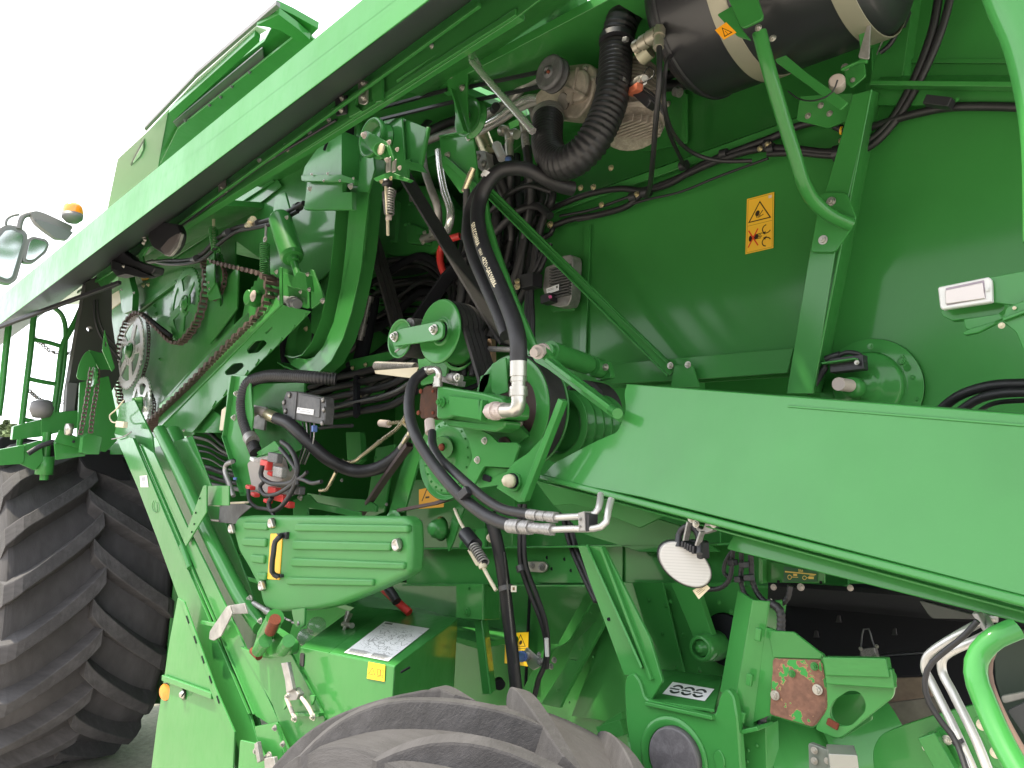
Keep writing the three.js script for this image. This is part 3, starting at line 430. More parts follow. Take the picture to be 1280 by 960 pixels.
// ---------------------------------------------------------------- feeder drive: back plate, sprockets, chain, arm
const ZD = -1.70;
{
  const bp = plate('drive_plate', [[138, 365], [196, 300], [330, 225], [450, 165], [452, 300], [400, 350], [330, 420], [300, 470], [240, 545], [168, 548], [150, 500], [140, 430]], ZD, 0.008, green, { r: 0, holes: [[[294, 300], [335, 330], [330, 392], [292, 430]].map(p => U(p[0], p[1], ZD))] });
  const bpl = plate('drive_ridge', [[152, 398], [218, 350], [221, 353], [157, 401]], ZD + 0.02, 0.015, green, { parent: bp });
  plate('plate_fold', [[218, 290], [228, 283], [335, 215], [342, 226], [230, 300]], ZD + 0.03, 0.01, green, { r: 0 }); plate('plate_fold', [[190, 318], [345, 222], [352, 232], [330, 250], [205, 330]], ZD + 0.015, 0.006, green, { r: 0 });
  const bx = plate('drive_bracket', [[147, 345], [160, 342], [166, 366], [165, 388], [155, 392], [152, 388]], ZD + 0.10, 0.04, green); bolts(bx, [[152, 362], [168, 366]], ZD + 0.1, 1.2);
  const yd = label('warning_label', [176, 347], [190, 345], [184, 350], [178, 351], ZD + 0.003, canvasTex(64, 32, g => { g.fillStyle = '#e0a52e'; g.fillRect(0, 0, 64, 32); }));
  bolts(bp, [[200, 449, .8], [194, 382, 1], [196, 392, 1]], ZD + 0.001, 2, green); bolts(bp, [[186, 356, 1], [180, 357, 1]], ZD + 0.02, 2.2, zincY);
  plate('wire_plate', [[133, 372], [148, 363], [153, 376], [138, 387]], ZD + 0.06, 0.01, cream); bolts(bp, [[130, 367, 1.2], [136, 366, 1]], ZD + 0.07, 2, zincY);
  tube('wire_loom', [[128, 374, ZD + .05], [131, 366, ZD + .06], [142, 358, ZD + .06], [160, 344, ZD + .08], [180, 330, ZD + .1], [206, 326, ZD + .12], [236, 325, ZD + .12], [252, 318, ZD + .12], [270, 300, ZD + .12], [292, 286, ZD + .12], [320, 280, ZD + .13], [345, 272, ZD + .14], [366, 262, ZD + .15], [380, 254, ZD + .15]], 0.012, hoseM);
  tube('wire_loom', [[190, 326, ZD + .1], [208, 330, ZD + .13], [236, 329, ZD + .13], [256, 322, ZD + .13], [275, 304, ZD + .13], [295, 290, ZD + .13], [322, 284, ZD + .14], [348, 277, ZD + .15], [372, 264, ZD + .15]], 0.010, hoseM);
  for (const [x, y] of [[244, 324], [284, 291], [322, 280], [372, 259]]) mk('cable_tie', cylG([x - 2, y + 1, ZD + 0.12], [x + 2, y - 1, ZD + 0.135], 0.02, 0.02, 14), black);
  for (const [x, y] of [[311, 281], [315, 275]]) mk('clamp', cylG([x - 1.5, y + 1, ZD + 0.135], [x + 1.5, y - 1, ZD + 0.15], 0.016, 0.016, 14), zincY);
  // work lamps under the shield, seen from behind
  const wl = grp('work_lamp', U(205, 298, -1.2)), r = mpp(205, 298, -1.34), ax = V(-0.4, 0.55, -0.55).normalize();
  plate('lamp_shell', [[184, 297], [189, 282], [199, 276], [222, 280], [226, 290], [224, 303], [216, 316], [207, 320], [190, 309]], -1.2, 0.03, black, { r: 0.02, b: 0.008, bs: 3, parent: wl }); plate('lamp_rim', [[205, 319], [213, 320], [222, 309], [227, 292], [225, 290], [221, 303], [213, 314]], -1.195, 0.012, galv, { r: 0.006, parent: wl });
  plate('lamp_reflector', [[200, 311], [211, 298], [221, 292], [224, 292], [220, 305], [213, 315], [206, 318]], -1.196, 0.02, mat(0.16, 0.14, 0.14, 0.3, 0.2), { r: 0.01, parent: wl });
  const wm = plate('lamp_mount', [[136, 318], [142, 311], [150, 312], [168, 325], [193, 333], [191, 341], [180, 346], [163, 342], [146, 346], [138, 337]], -1.22, 0.05, black, { r: 0.015, b: 0.006, bs: 3 }); plate('mount_lip', [[140, 325], [165, 334], [190, 345], [176, 347], [160, 343], [140, 336]], -1.21, 0.02, blackD, { r: 0.006, parent: wm });
  bolts(wm, [[152, 310, 1.3], [182, 300, 1], [181, 297, 1], [180, 304, 1], [155, 333, .8]], -1.2, 2.2);
  plate('lamp_hook', [[148, 308], [172, 290], [172, 295], [154, 309], [150, 313]], -1.21, 0.006, green); plate('lamp_arm', [[173, 318], [181, 308], [186, 308], [178, 320], [180, 328], [174, 326]], -1.23, 0.008, green);

  // sprockets
  const R1 = 47 * mpp(231, 380, ZD + .06), R2 = 47 * mpp(163, 440, ZD + .08), R3 = 35 * mpp(176, 506, ZD + .08);
  const s1 = grp('chain_sprocket', U(231, 380, ZD + .06)); mk('sprocket_plate', sprocketG([231, 380, ZD + .06], R1, 44, 0.008, { win: 5, dp: 0.011 }), green, s1); lathe('hub', [231, 380, ZD + .064], [[0, .02], [0.024, .02], [0.026, .012], [0.05, .01], [0.052, 0], [0, 0]], green, { parent: s1 }); bolts(s1, [[229, 374], [236, 380], [231, 388], [225, 383]], ZD + .075, 1.6, green);
  const s2 = grp('chain_sprocket', U(163, 440, ZD + .08)); mk('sprocket_plate', sprocketG([163, 440, ZD + .08], R2, 46, 0.008, { win: 5, ph: 0.7, dp: 0.011 }), sprocketSkyM, s2); lathe('hub', [163, 438, ZD + .084], [[0, .03], [0.03, .03], [0.032, 0.02], [0.05, .012], [0.052, 0], [0, 0]], green, { parent: s2, k: 10 });
  const s3 = grp('chain_sprocket', U(176, 506, ZD + .08)); mk('sprocket_plate', sprocketG([176, 506, ZD + .08], R3, 34, 0.008, { win: 5, ph: 0.2, dp: 0.011 }), sprocketSkyM, s3); lathe('hub', [176, 506, ZD + .084], [[0, .05], [0.038, .05], [0.04, 0.04], [0.05, .012], [0.052, 0], [0, 0]], green, { parent: s3, k: 12 });
  mk('tension_sprocket', sprocketG([266, 345, ZD + .06], 32 * mpp(266, 345, ZD + .06), 24, 0.01, { dp: 0.012 }), green);
  const s5 = grp('chain_sprocket', U(322, 374, ZD + .14)); mk('sprocket_plate', sprocketG([325, 375, ZD + .14], 31 * mpp(325, 375, ZD + .14), 18, 0.01, { dp: 0.011 }), green, s5); lathe('hub', [322, 374, ZD + .15], [[0, .055], [0.03, .055], [0.036, .05], [0.04, 0], [0, 0]], green, { parent: s5 }); lathe('shaft_end', [317, 370, ZD + .2], [[0, .012], [0.012, .012], [0.014, .006], [0.026, .004], [0.027, 0], [0, 0]], pinky, { parent: s5 });
  const ch = (l, z, p = 0.03, w = 0.042) => { const o = mk('roller_chain', chainG(l.map(q => [q[0], q[1], q[2] ?? z]), p, false, w), chainM); o.userData.kind = 'stuff'; };
  ch([[252, 320], [258, 345], [256, 368], [249, 396], [236, 418], [224, 429], [213, 426], [203, 416], [193, 406], [181, 395], [172, 391], [163, 397], [156, 408], [150, 430], [147, 455], [147, 478], [150, 498], [155, 516], [162, 532], [170, 541], [178, 541], [186, 534]], ZD + .09);
  ch([[178, 542], [186, 534, ZD + .12], [215, 507, ZD + .14], [245, 478, ZD + .15], [275, 448, ZD + .15], [300, 423, ZD + .15], [322, 402, ZD + .15], [333, 389, ZD + .15], [340, 372, ZD + .15], [341, 357, ZD + .15], [336, 347, ZD + .15], [322, 341, ZD + .14], [300, 336, ZD + .12], [270, 328, ZD + .09]], ZD + .1, 0.032, 0.08);
  ch([[278, 330], [281, 345], [279, 358], [274, 368], [266, 376]], ZD + .06, 0.026, 0.02);
  { const a = chainG([[183, 393, ZD + .05], [186, 420, ZD + .05], [184, 450, ZD + .05], [178, 475, ZD + .05], [188, 490, ZD + .05], [193, 508, ZD + .05], [188, 530, ZD + .05]], 0.021, false, 0.016); mk('roller_chain', a, chainD).userData.kind = 'stuff'; }
  bar('chain_strap', [180, 394, ZD + .1], [214, 420, ZD + .1], 0.02, 0.02, blackD);
  const tb = plate('tension_bracket', [[259, 318], [268, 313], [268, 354], [259, 368], [257, 345]], ZD + .1, 0.008, green, { r: 0.003 }); bolts(tb, [[261, 324], [261, 353], [262, 361]], ZD + .101, 1.3);
  plate('bracket_tail', [[258, 368], [270, 352], [276, 372], [262, 376]], ZD + .09, 0.008, green);
  plate('slot_plate', [[262, 376], [298, 330], [296, 385], [262, 430], [258, 420]], ZD + .04, 0.01, green, { holes: [[[274, 366], [279, 362], [279, 380], [275, 384]].map(p => U(p[0], p[1], ZD + .04))], hr: 0.006 });
  mk('tension_spring', [springG([266, 286, ZD + .13], [270, 313, ZD + .13], 5 * mpp(266, 300, ZD + .13), 0.0032, 13)], green); tube('spring_rod', [[267, 264, ZD + .13], [267, 275, ZD + .13], [268, 312, ZD + .13]], 0.008, cream);
  mk('tension_spring', [springG([331, 305, ZD + .15], [331, 345, ZD + .15], 5.6 * mpp(331, 320, ZD + .15), 0.0034, 15)], green); tube('spring_hook', [[333, 280, ZD + .15], [332, 295, ZD + .15], [331, 306, ZD + .15]], 0.006, zinc); mk('eye', (() => { const g = new THREE.TorusGeometry(0.013, 0.004, 6, 14), p = U(331.5, 299, ZD + .155); g.translate(p.x, p.y, p.z); return g; })(), zinc);
  // hydraulic accumulator
  const ac = grp('accumulator', U(357, 300, -1.52)), a0 = U(349, 270, -1.52), a1 = U(366, 323, -1.52), ra = 14.5 * mpp(357, 300, -1.52);
  mk('cylinder', stackG(a0, a1, [[0, 0.03, ra * 0.7, 28], [0.02, 0.08, ra * 0.85, 28, ra], [0.08, 0.94, ra, 32], [0.94, 1, ra, 32, ra * 0.86]]), green, ac); mk('rod', stackG(a1, U(374, 348, -1.52), [[0, 0.2, ra * 0.5], [0.2, 1, ra * 0.32]]), green, ac);
  bolts(ac, [[343, 277], [359, 272]], -1.5, 2.2);
  plate('upper_bracket', [[344, 245], [356, 240], [362, 262], [348, 276], [340, 274]], ZD + .1, 0.01, green);
  // chain arm: boxed channel with pierced front
  const zf = -1.50;
  const af = plate('chain_arm', [[197, 538], [264, 470], [352, 381], [388, 389], [346, 432], [306, 471], [268, 507], [240, 541], [222, 540]], zf, 0.006, green, { r: 0.006, holes: [[[308, 437], [318, 426], [330, 424.5], [334.5, 429], [323, 441], [310, 442.5]].map(p => U(p[0], p[1], zf)), [[280, 465], [291, 454], [303, 453], [305.5, 458], [294, 468], [283, 469.5]].map(p => U(p[0], p[1], zf)), [[331, 416], [340, 408], [341, 410], [333, 418]].map(p => U(p[0], p[1], zf))], hr: 0.02 });
  for (const [x, y] of [[380, 396], [366, 410], [350, 426], [336, 440], [321, 453], [307, 467], [281, 491], [267, 505]]) bar('weld_tab', [x - 2, y + 3.5, zf + .002], [x + 2.6, y - 3.5, zf + .002], 0.008, 0.006, green, { parent: af });
  plate('arm_web', [U(197, 538, zf), U(264, 470, zf), U(352, 381, zf), U(340, 362, zf - .14), U(250, 450, zf - .14), U(200, 505, zf - .14)], plane3([197, 538, zf], [352, 381, zf], [250, 450, zf - .14]), 0.005, green, { r: 0 });
  plate('arm_back', [[205, 503], [247, 452], [303, 395], [306, 380], [345, 372], [352, 381], [264, 470], [200, 534]], zf - .12, 0.006, green, { r: 0 });
  bar('arm_edge', [197, 538, zf + .002], [352, 381, zf + .002], 0.006, 0.008, green);
  const by = grp('rod_clevis', U(368, 358, -1.5)); plate('clevis_plate', [[349, 335], [352, 334], [371, 340], [385, 342], [387, 385], [384, 386], [352, 378], [350, 366]], -1.54, 0.006, green, { parent: by }); plate('clevis_plate', [[372, 339], [382, 342], [384, 364], [372, 360], [365, 360], [365, 350]], -1.47, 0.03, green, { parent: by }); plate('clevis_plate', [[388, 337], [391, 337], [404, 372], [402, 376], [389, 386]], -1.5, 0.008, green, { parent: by }); plate('clevis_edge', [[349, 334], [352, 334], [353, 381], [349, 381]], -1.48, 0.006, green, { parent: by }); plate('clevis_edge', [[352, 340], [372, 345], [371, 361], [354, 356]], -1.52, 0.006, green, { parent: by });
  bolts(by, [[385, 343, 1], [387, 362, 1], [404, 376, 1.3], [376, 365, .9], [346, 340, 1]], -1.46, 2.3);
  mk('pivot_shaft', stackG(U(352, 374, -1.56), U(372, 380, -1.5), [[0, .7, 0.02], [.7, .8, 0.027], [.8, 1, 0.02]]), darkG);
  plate('arm_gusset', [[197, 538], [240, 541], [276, 541], [276, 520], [262, 509], [240, 538]], zf - .03, 0.006, green); bolts(af, [[210, 536, 1], [230, 538, 1]], zf + .001, 1.4);
}
// ---------------------------------------------------------------- elevator housing: tall chute with its curved flange
{
  const z = -1.72, zf = -1.60;
  plate('elevator_face', [[370, 300], [380, 215], [452, 195], [446, 290], [436, 360], [424, 405], [410, 432], [395, 446], [376, 452], [352, 440], [345, 425], [388, 350]], z, 0.01, green, { r: 0.01 });
  const out = [[466, 196], [461, 250], [455, 310], [448, 350], [439, 390], [428, 424], [414, 451], [399, 465], [383, 465], [370, 460], [362, 455]], inn = [[371, 447], [382, 449], [393, 446], [405, 431], [417, 402], [426, 360], [432, 310], [437, 250], [442, 205]];
  plate('elevator_flange', [...out, ...inn], zf, 0.006, green, { r: 0.003 }); 
  const wl = out.map(p => U(p[0], p[1], zf - .06)); mk('elevator_rim', rect2(wl, 0.12, 0.006), green);
  const il = inn.map(p => U(p[0], p[1], zf - .06)); mk('elevator_rim', rect2(il, 0.12, 0.005), green);
  bar('flange_seam', [466, 196, zf + .002], [452, 325, zf + .002], 0.008, 0.006, green);
  const pn = grp('drum_recess', U(372, 430, z + .03)); const k = mpp(372, 430, z); lathe('ring', [371, 426, z + .05], [[36 * k, 0], [37 * k, 0.004], [41 * k, 0.004], [42 * k, 0], [42 * k, -.05], [34 * k, -.05], [36 * k, 0]], blackD, { parent: pn }); lathe('dish', [372, 420, z + .04], [[0, -.05], [22 * k, -.05], [26 * k, -.02], [35 * k, 0], [36 * k, -.06], [0, -.06]], green, { parent: pn }); bolts(pn, [[383, 411, 1.1]], z + .06, 2.4, zincY);
  const gp = plate('elevator_gusset', [[391, 350], [404, 378], [415, 410], [408, 428], [388, 415]], z + .06, 0.005, green); bolts(gp, [[417, 367], [404, 374]], z + .062, 3);
  // chute on top and the large pulley in its slot
  const c = plate('chute_box', [[378, 219], [381, 208], [396, 186], [427, 163], [427, 220]], -1.52, 0.10, green, { r: 0.002 }); plate('chute_flange', [[376, 219], [427, 218], [443, 224], [443, 231], [428, 227], [377, 226]], -1.50, 0.02, green); plate('chute_lower', [[384, 226], [428, 227], [428, 240], [440, 240], [440, 262], [380, 262]], -1.53, 0.02, green, { r: 0.002 });
  bolts(c, [[410, 217, .8], [390, 218, .8], [442, 223, .8], [405, 226, .8], [425, 226, .8], [439, 233, 1.8], [388, 236, 1.6]], -1.495, 1.8); bar('latch_pin', [409, 177, -1.51], [405, 188, -1.51], 0.008, 0.01, blackD);
  const pk = mpp(425, 178, -1.62); const bp = grp('large_pulley', U(425, 178, -1.62)); lathe('pulley', [424, 175, -1.6], [[0, -.02], [28 * pk, -.02], [32 * pk, -.004], [40 * pk, 0], [42 * pk, -.004], [42 * pk, -.03], [37 * pk, -.04], [42 * pk, -.05], [42 * pk, -.06], [0, -.06]], green, { parent: bp }); lathe('pulley_web', [424, 175, -1.596], [[0, 0], [30 * pk, -.008], [31 * pk, -.012], [0, -.02]], blackD, { parent: bp });
  mk('drive_belt', [0, 1].map(i => rect2([[452, 190, -1.63 - i * .02], [448, 225, -1.63 - i * .02], [441, 290, -1.63 - i * .02]], 0.016, 0.01)), beltM);
  plate('belt_guard', [[452, 197], [466, 192], [468, 212], [460, 240], [446, 240], [449, 215]], -1.58, 0.01, green);
  // idler pulley on its arm, bracket and funnel
  const ik = mpp(463, 171, -1.48), id = grp('idler_pulley', U(463, 171, -1.48)); lathe('pulley', [462, 171, -1.47], [[0, -.03], [9 * ik, -.03], [12 * ik, -.034], [19 * ik, -.03], [21 * ik, -.004], [24 * ik, 0], [25.5 * ik, -.004], [25 * ik, -.02], [19 * ik, -.035], [19 * ik, -.045], [23 * ik, -.055], [23 * ik, -.06], [0, -.06]], green, { parent: id });
  plate('idler_arm', [[452, 166], [459, 163], [485, 178], [493, 200], [487, 203], [470, 194], [456, 178]], -1.45, 0.008, green, { r: 0.01, parent: id }); mk('pivot_boss', stackG(U(475, 186, -1.43), U(484, 191, -1.5), [[0, 1, 7 * ik, 20]]), green, id); lathe('pivot_cap', [475, 186, -1.425], [[0, .0], [5.4 * ik, 0], [6.6 * ik, -.002], [6.6 * ik, -.008], [0, -.008]], cream, { parent: id }); bolts(id, [[456, 169, 1.4], [487, 178, 1], [484, 200, 1], [497, 187, .9]], -1.44, 2.6, pinky);
  plate('belt_bracket', [[478, 149], [502, 147], [506, 200], [512, 198], [510, 224], [500, 221], [488, 214], [480, 200], [474, 175]], -1.53, 0.008, green, { r: 0.004 });
  const fu = grp('belt_funnel', U(518, 175, -1.5)); plate('funnel_side', [[502, 147], [534, 160], [531, 180], [526, 205], [506, 200]], -1.55, 0.006, green, { parent: fu, r: 0.002 }); plate('funnel_edge', [[533, 158], [536, 159], [527, 206], [523, 204]], -1.52, 0.01, green, { parent: fu, r: 0.001 }); plate('funnel_floor', [[506, 200], [527, 205], [533, 216], [512, 212]], -1.53, 0.006, green, { parent: fu, r: 0.001 });
  const cl = grp('spring_clevis', U(489, 205, -1.46)); plate('clevis_side', [[482, 200], [488, 195], [488, 214], [482, 216]], -1.44, 0.005, zinc, { parent: cl }); plate('clevis_side', [[490, 202], [495, 198], [494, 214], [489, 216]], -1.43, 0.005, zinc, { parent: cl }); bolts(cl, [[484, 200, 1], [500, 210, 1]], -1.43, 2.4, pinky);
  const fl = plate('spring_bracket', [[466, 223], [487, 214], [512, 224], [508, 227], [489, 222], [470, 227]], -1.45, 0.02, green); bolts(fl, [[477, 227, 1], [489, 223, 1]], -1.44, 2.2, zincY);
  const si = grp('spring_tensioner', U(484, 255, -1.46)); plate('tension_gauge', [[477, 240], [486, 234], [495, 238], [494, 246], [486, 248], [485, 267], [480, 268]], -1.47, 0.003, ecuM, { parent: si, r: 0.001 }); mk('spring', springG([489, 236, -1.46], [488, 268, -1.46], 4.2 * mpp(488, 250, -1.46), 0.0026, 10), galv, si); tube('rod', [[482, 228, -1.46], [484, 260, -1.46], [485, 294, -1.46]], 0.0055, cream, { parent: si }); lathe('nut', [486, 272, -1.46], [[0, .008], [0.012, .008], [0.012, -.008], [0, -.008]], pinky, { axis: V(0, 1, 0), k: 6, parent: si }); lathe('collar', [484, 229, -1.46], [[0, .012], [0.018, .01], [0.018, -.01], [0, -.012]], black, { axis: V(0, 1, 0), k: 12, parent: si });
}
// ---------------------------------------------------------------- centre: gearbox, pulleys, belts, pump
{
  // gear housing behind the belts
  const z = -2.05, gb = grp('gear_housing', U(510, 280, z));
  plate('housing', [[468, 262], [478, 246], [498, 240], [505, 230], [540, 232], [560, 262], [556, 300], [540, 318], [505, 324], [480, 318], [464, 300]], z, 0.12, green, { r: 0.05, b: 0.012, bs: 3, parent: gb }); plate('housing_rib', [[492, 252], [497, 252], [493, 302], [489, 302]], z + .02, 0.03, green, { parent: gb }); plate('housing_boss', [[508, 281], [514, 279], [534, 288], [534, 306], [508, 304]], z + .03, 0.04, green, { r: 0.02, b: 0.006, bs: 2, parent: gb });
  plate('lift_eye', [[511, 237], [516, 236], [515, 252], [511, 252]], z + .05, 0.005, galv, { parent: gb, r: 0.01 }); bolts(gb, [[507, 281], [512, 280], [490, 302], [497, 252], [524, 295], [512, 256], [476, 314]], z + .04, 1.8, green);
  plate('fan_housing', [[455, 310], [520, 318], [570, 300], [660, 330], [660, 480], [520, 470], [440, 470]], z - .25, 0.02, green, { r: 0.02 });
  plate('fan_shroud', [[470, 325], [520, 322], [560, 338], [570, 365], [520, 378], [470, 372]], z - .18, 0.02, black, { r: 0.03 });
  hose('shroud_hose', [[440, 332, z], [480, 326, z], [515, 324, z], [540, 332, z], [556, 348, z], [566, 375, z]], 4, hoseM);
  hose('red_hose', [[575, 295, z + .1], [560, 300, z + .12], [551, 312, z + .12], [551, 330, z + .12], [560, 352, z + .1]], 4.6, red);
  const ef = grp('elbow_fitting', U(540, 295, -1.95)); mk('elbow', [stackG([529, 299, -1.95], [553, 293, -1.92], [[0, .3, .02, 6], [.3, 1, .018]]), stackG([541, 297, -1.92], [542, 276, -1.92], [[0, .5, .017], [.5, .9, .021, 6]])], zinc, ef); bolts(ef, [[531, 291], [529, 303]], -1.94, 2.4);
  for (let i = 0; i < 10; i++) hose('wire', [[450 + rr(-10, 10), 340 + i * 8, -2.2], [490 + rr(-20, 20), 350 + i * 6 + rr(-8, 8), -2.18], [530 + rr(-10, 10), 345 + i * 8, -2.18], [575, 330 + i * 12, -2.2]], rr(1.2, 3), i % 4 ? blackD : green);
  for (let i = 0; i < 16; i++) { const y = 320 + i * 10; hose('hydraulic_hose', [[438 + rr(-8, 8), y + rr(30, 60), -2.15 + rr(-.1, .1)], [475 + rr(-10, 10), y + rr(10, 40), -2.1 + rr(-.1, .05)], [520 + rr(-10, 10), y + rr(-10, 30), -2.05 + rr(-.1, .05)], [570 + rr(-8, 8), y + rr(-20, 20), -2.05], [610, y + rr(-40, 10), -2.1]], rr(2.5, 5.5), i % 5 ? hoseM : blackD); }
  for (let i = 0; i < 8; i++) hose('hydraulic_hose', [[560 + i * 9, 300, -2.1], [556 + i * 9 + rr(-6, 6), 350, -2.05], [545 + i * 10 + rr(-8, 8), 400, -2.02], [540 + i * 10, 470, -2.0]], rr(3, 5.5), hoseM);
  // hose with a printed sleeve behind
  const hs = grp('sleeved_hose', U(455, 405, -1.9)); hose('sleeve', [[466, 370, -1.92], [462, 395, -1.92], [455, 430, -1.92], [449, 455, -1.92]], 9, blackD, { parent: hs }); mk('fitting', stackG([463, 370, -1.88], [450, 425, -1.88], [[0, .14, .018], [.14, .34, .012, 6], [.34, .46, .016, 6], [.46, .62, .012], [.62, .9, .017], [.9, 1, .012]]), galv, hs);

  // belts
  const band = (name, pts, wid, th, o = {}) => mk(name, (o.n ? [...Array(o.n).keys()] : [0]).map(i => rect2(pts.map(p => { const q = Q(p); if (o.n) q.z -= i * o.g; return q; }), wid, th)), o.m || beltM);
  band('drive_belt', [[456, 285, -1.82], [470, 330, -1.82], [484, 380, -1.82], [496, 425, -1.82]], 0.022, 0.012, { n: 3, g: 0.026 });
  band('flat_belt', [[500, 208, -1.62], [518, 240, -1.62], [560, 308, -1.62], [610, 390, -1.62], [636, 432, -1.62]], 0.075, 0.008);
  band('rear_belt', [[590, 315, -1.9], [560, 345, -1.9], [520, 402, -1.9], [508, 420, -1.9]], 0.06, 0.012, { m: blackD });
  for (let i = 0; i < 5; i++) band('hose_bundle', [[640, 330 + i * 13, -1.95], [600, 370 + i * 14, -1.95], [570, 402 + i * 15, -1.95]], 0.02, 0.02, { m: black });
  // twin idlers on a swing plate
  const k = mpp(552, 415, -1.5), ti = grp('twin_idler', U(530, 415, -1.5));
  lathe('large_idler', [549, 414, -1.49], [[0, -.02], [11 * k, -.02], [12 * k, -.012], [14 * k, -.004], [17 * k, -.004], [19 * k, -.010], [38 * k, .004], [40.5 * k, 0], [41 * k, -.004], [36 * k, -.008], [36 * k, -.085], [41 * k, -.09], [0, -.09]], green, { parent: ti, k: 56 });
  lathe('bearing', [549, 414, -1.492], [[0, 0], [6 * k, 0], [11 * k, -.006], [12 * k, -.01], [0, -.012]], blackD, { parent: ti });
  lathe('small_idler', [499, 423, -1.47], [[0, -.02], [9 * k, -.02], [10 * k, -.006], [13 * k, -.004], [14 * k, -.014], [22 * k, -.014], [23 * k, -.002], [26 * k, 0], [26 * k, -.004], [23 * k, -.008], [23 * k, -.012], [0, -.012]], green, { parent: ti });
  lathe('idler_drum', [499, 423, -1.485], [[0, 0], [22.5 * k, 0], [22.5 * k, -.10], [0, -.10]], beltM, { parent: ti });
  plate('swing_plate', [[492, 415], [501, 411], [549, 401], [554, 405], [553, 421], [547, 425], [492, 433], [490, 428]], -1.44, 0.01, green, { r: 0.012, parent: ti }); bolts(ti, [[494, 421], [543, 412]], -1.438, 5.2);
  mk('idler_spacer', cylG([512, 405, -1.5], [526, 406, -1.56], 0.02, 0.02), galv, ti); bar('cotter', [494, 440, -1.46], [499, 436, -1.46], 0.006, 0.006, galv, { parent: ti });
  { const q = CX(549, 414, -1.49, -1.535), R = 38.5 * k, L = []; for (let i = 0; i <= 20; i++) { const t = 2.25 - i / 20 * 2.2; L.push(V(q.x + Math.cos(t) * R, q.y + Math.sin(t) * R, q.z)); } const dn = U(607, 475, -1.535), e = U(614, 520, -1.535); L.push(V(dn.x, dn.y, q.z), V(e.x, e.y, q.z)); mk('ribbed_belt', [0, 1, 2, 3].map(i => rect2(L.map(p => V(p.x, p.y, p.z + .022 - i * .021)), 0.017, 0.011)), beltM); }
  plate('tension_fork', [[609, 424], [614, 423], [615, 452], [609, 462], [604, 460], [609, 440]], -1.62, 0.02, mat(0.25, 0.17, 0.11, 0.6, 0.4));
  mk('tension_rod', stackG([601, 436, -1.6], [640, 437, -1.56], [[0, .1, .018, 16], [.1, .16, .012], [.16, 1, .0085]]), galv);
  // plates behind the idlers
  plate('idler_bracket', [[524, 430], [545, 445], [560, 455], [556, 475], [526, 482], [522, 450]], -1.62, 0.01, green);
  lathe('rear_idler', [572, 428, -1.6], [[0, 0], [34 * k, 0], [37 * k, -.004], [37 * k, -.012], [0, -.012]], green);
  // scale plate with its spring
  plate('scale_pointer', [[468, 463], [469, 467], [516, 473], [523, 459]], -1.58, 0.004, cream, { r: 0.001 }); mk('scale_spring', springG([470, 457, -1.62], [520, 459, -1.64], 0.014, 0.003, 26), galv);
  // frame members in the dark, under the belts
  plate('cross_member', [[436, 450], [520, 432], [524, 446], [440, 466]], -1.85, 0.02, green); bolts(combine, [[457, 456], [441, 460], [450, 495]], -1.84, 2.2, zincY);
  plate('pocket_plate', [[450, 482], [480, 482], [481, 484], [478, 500], [452, 496]], -2.1, 0.01, green);
}
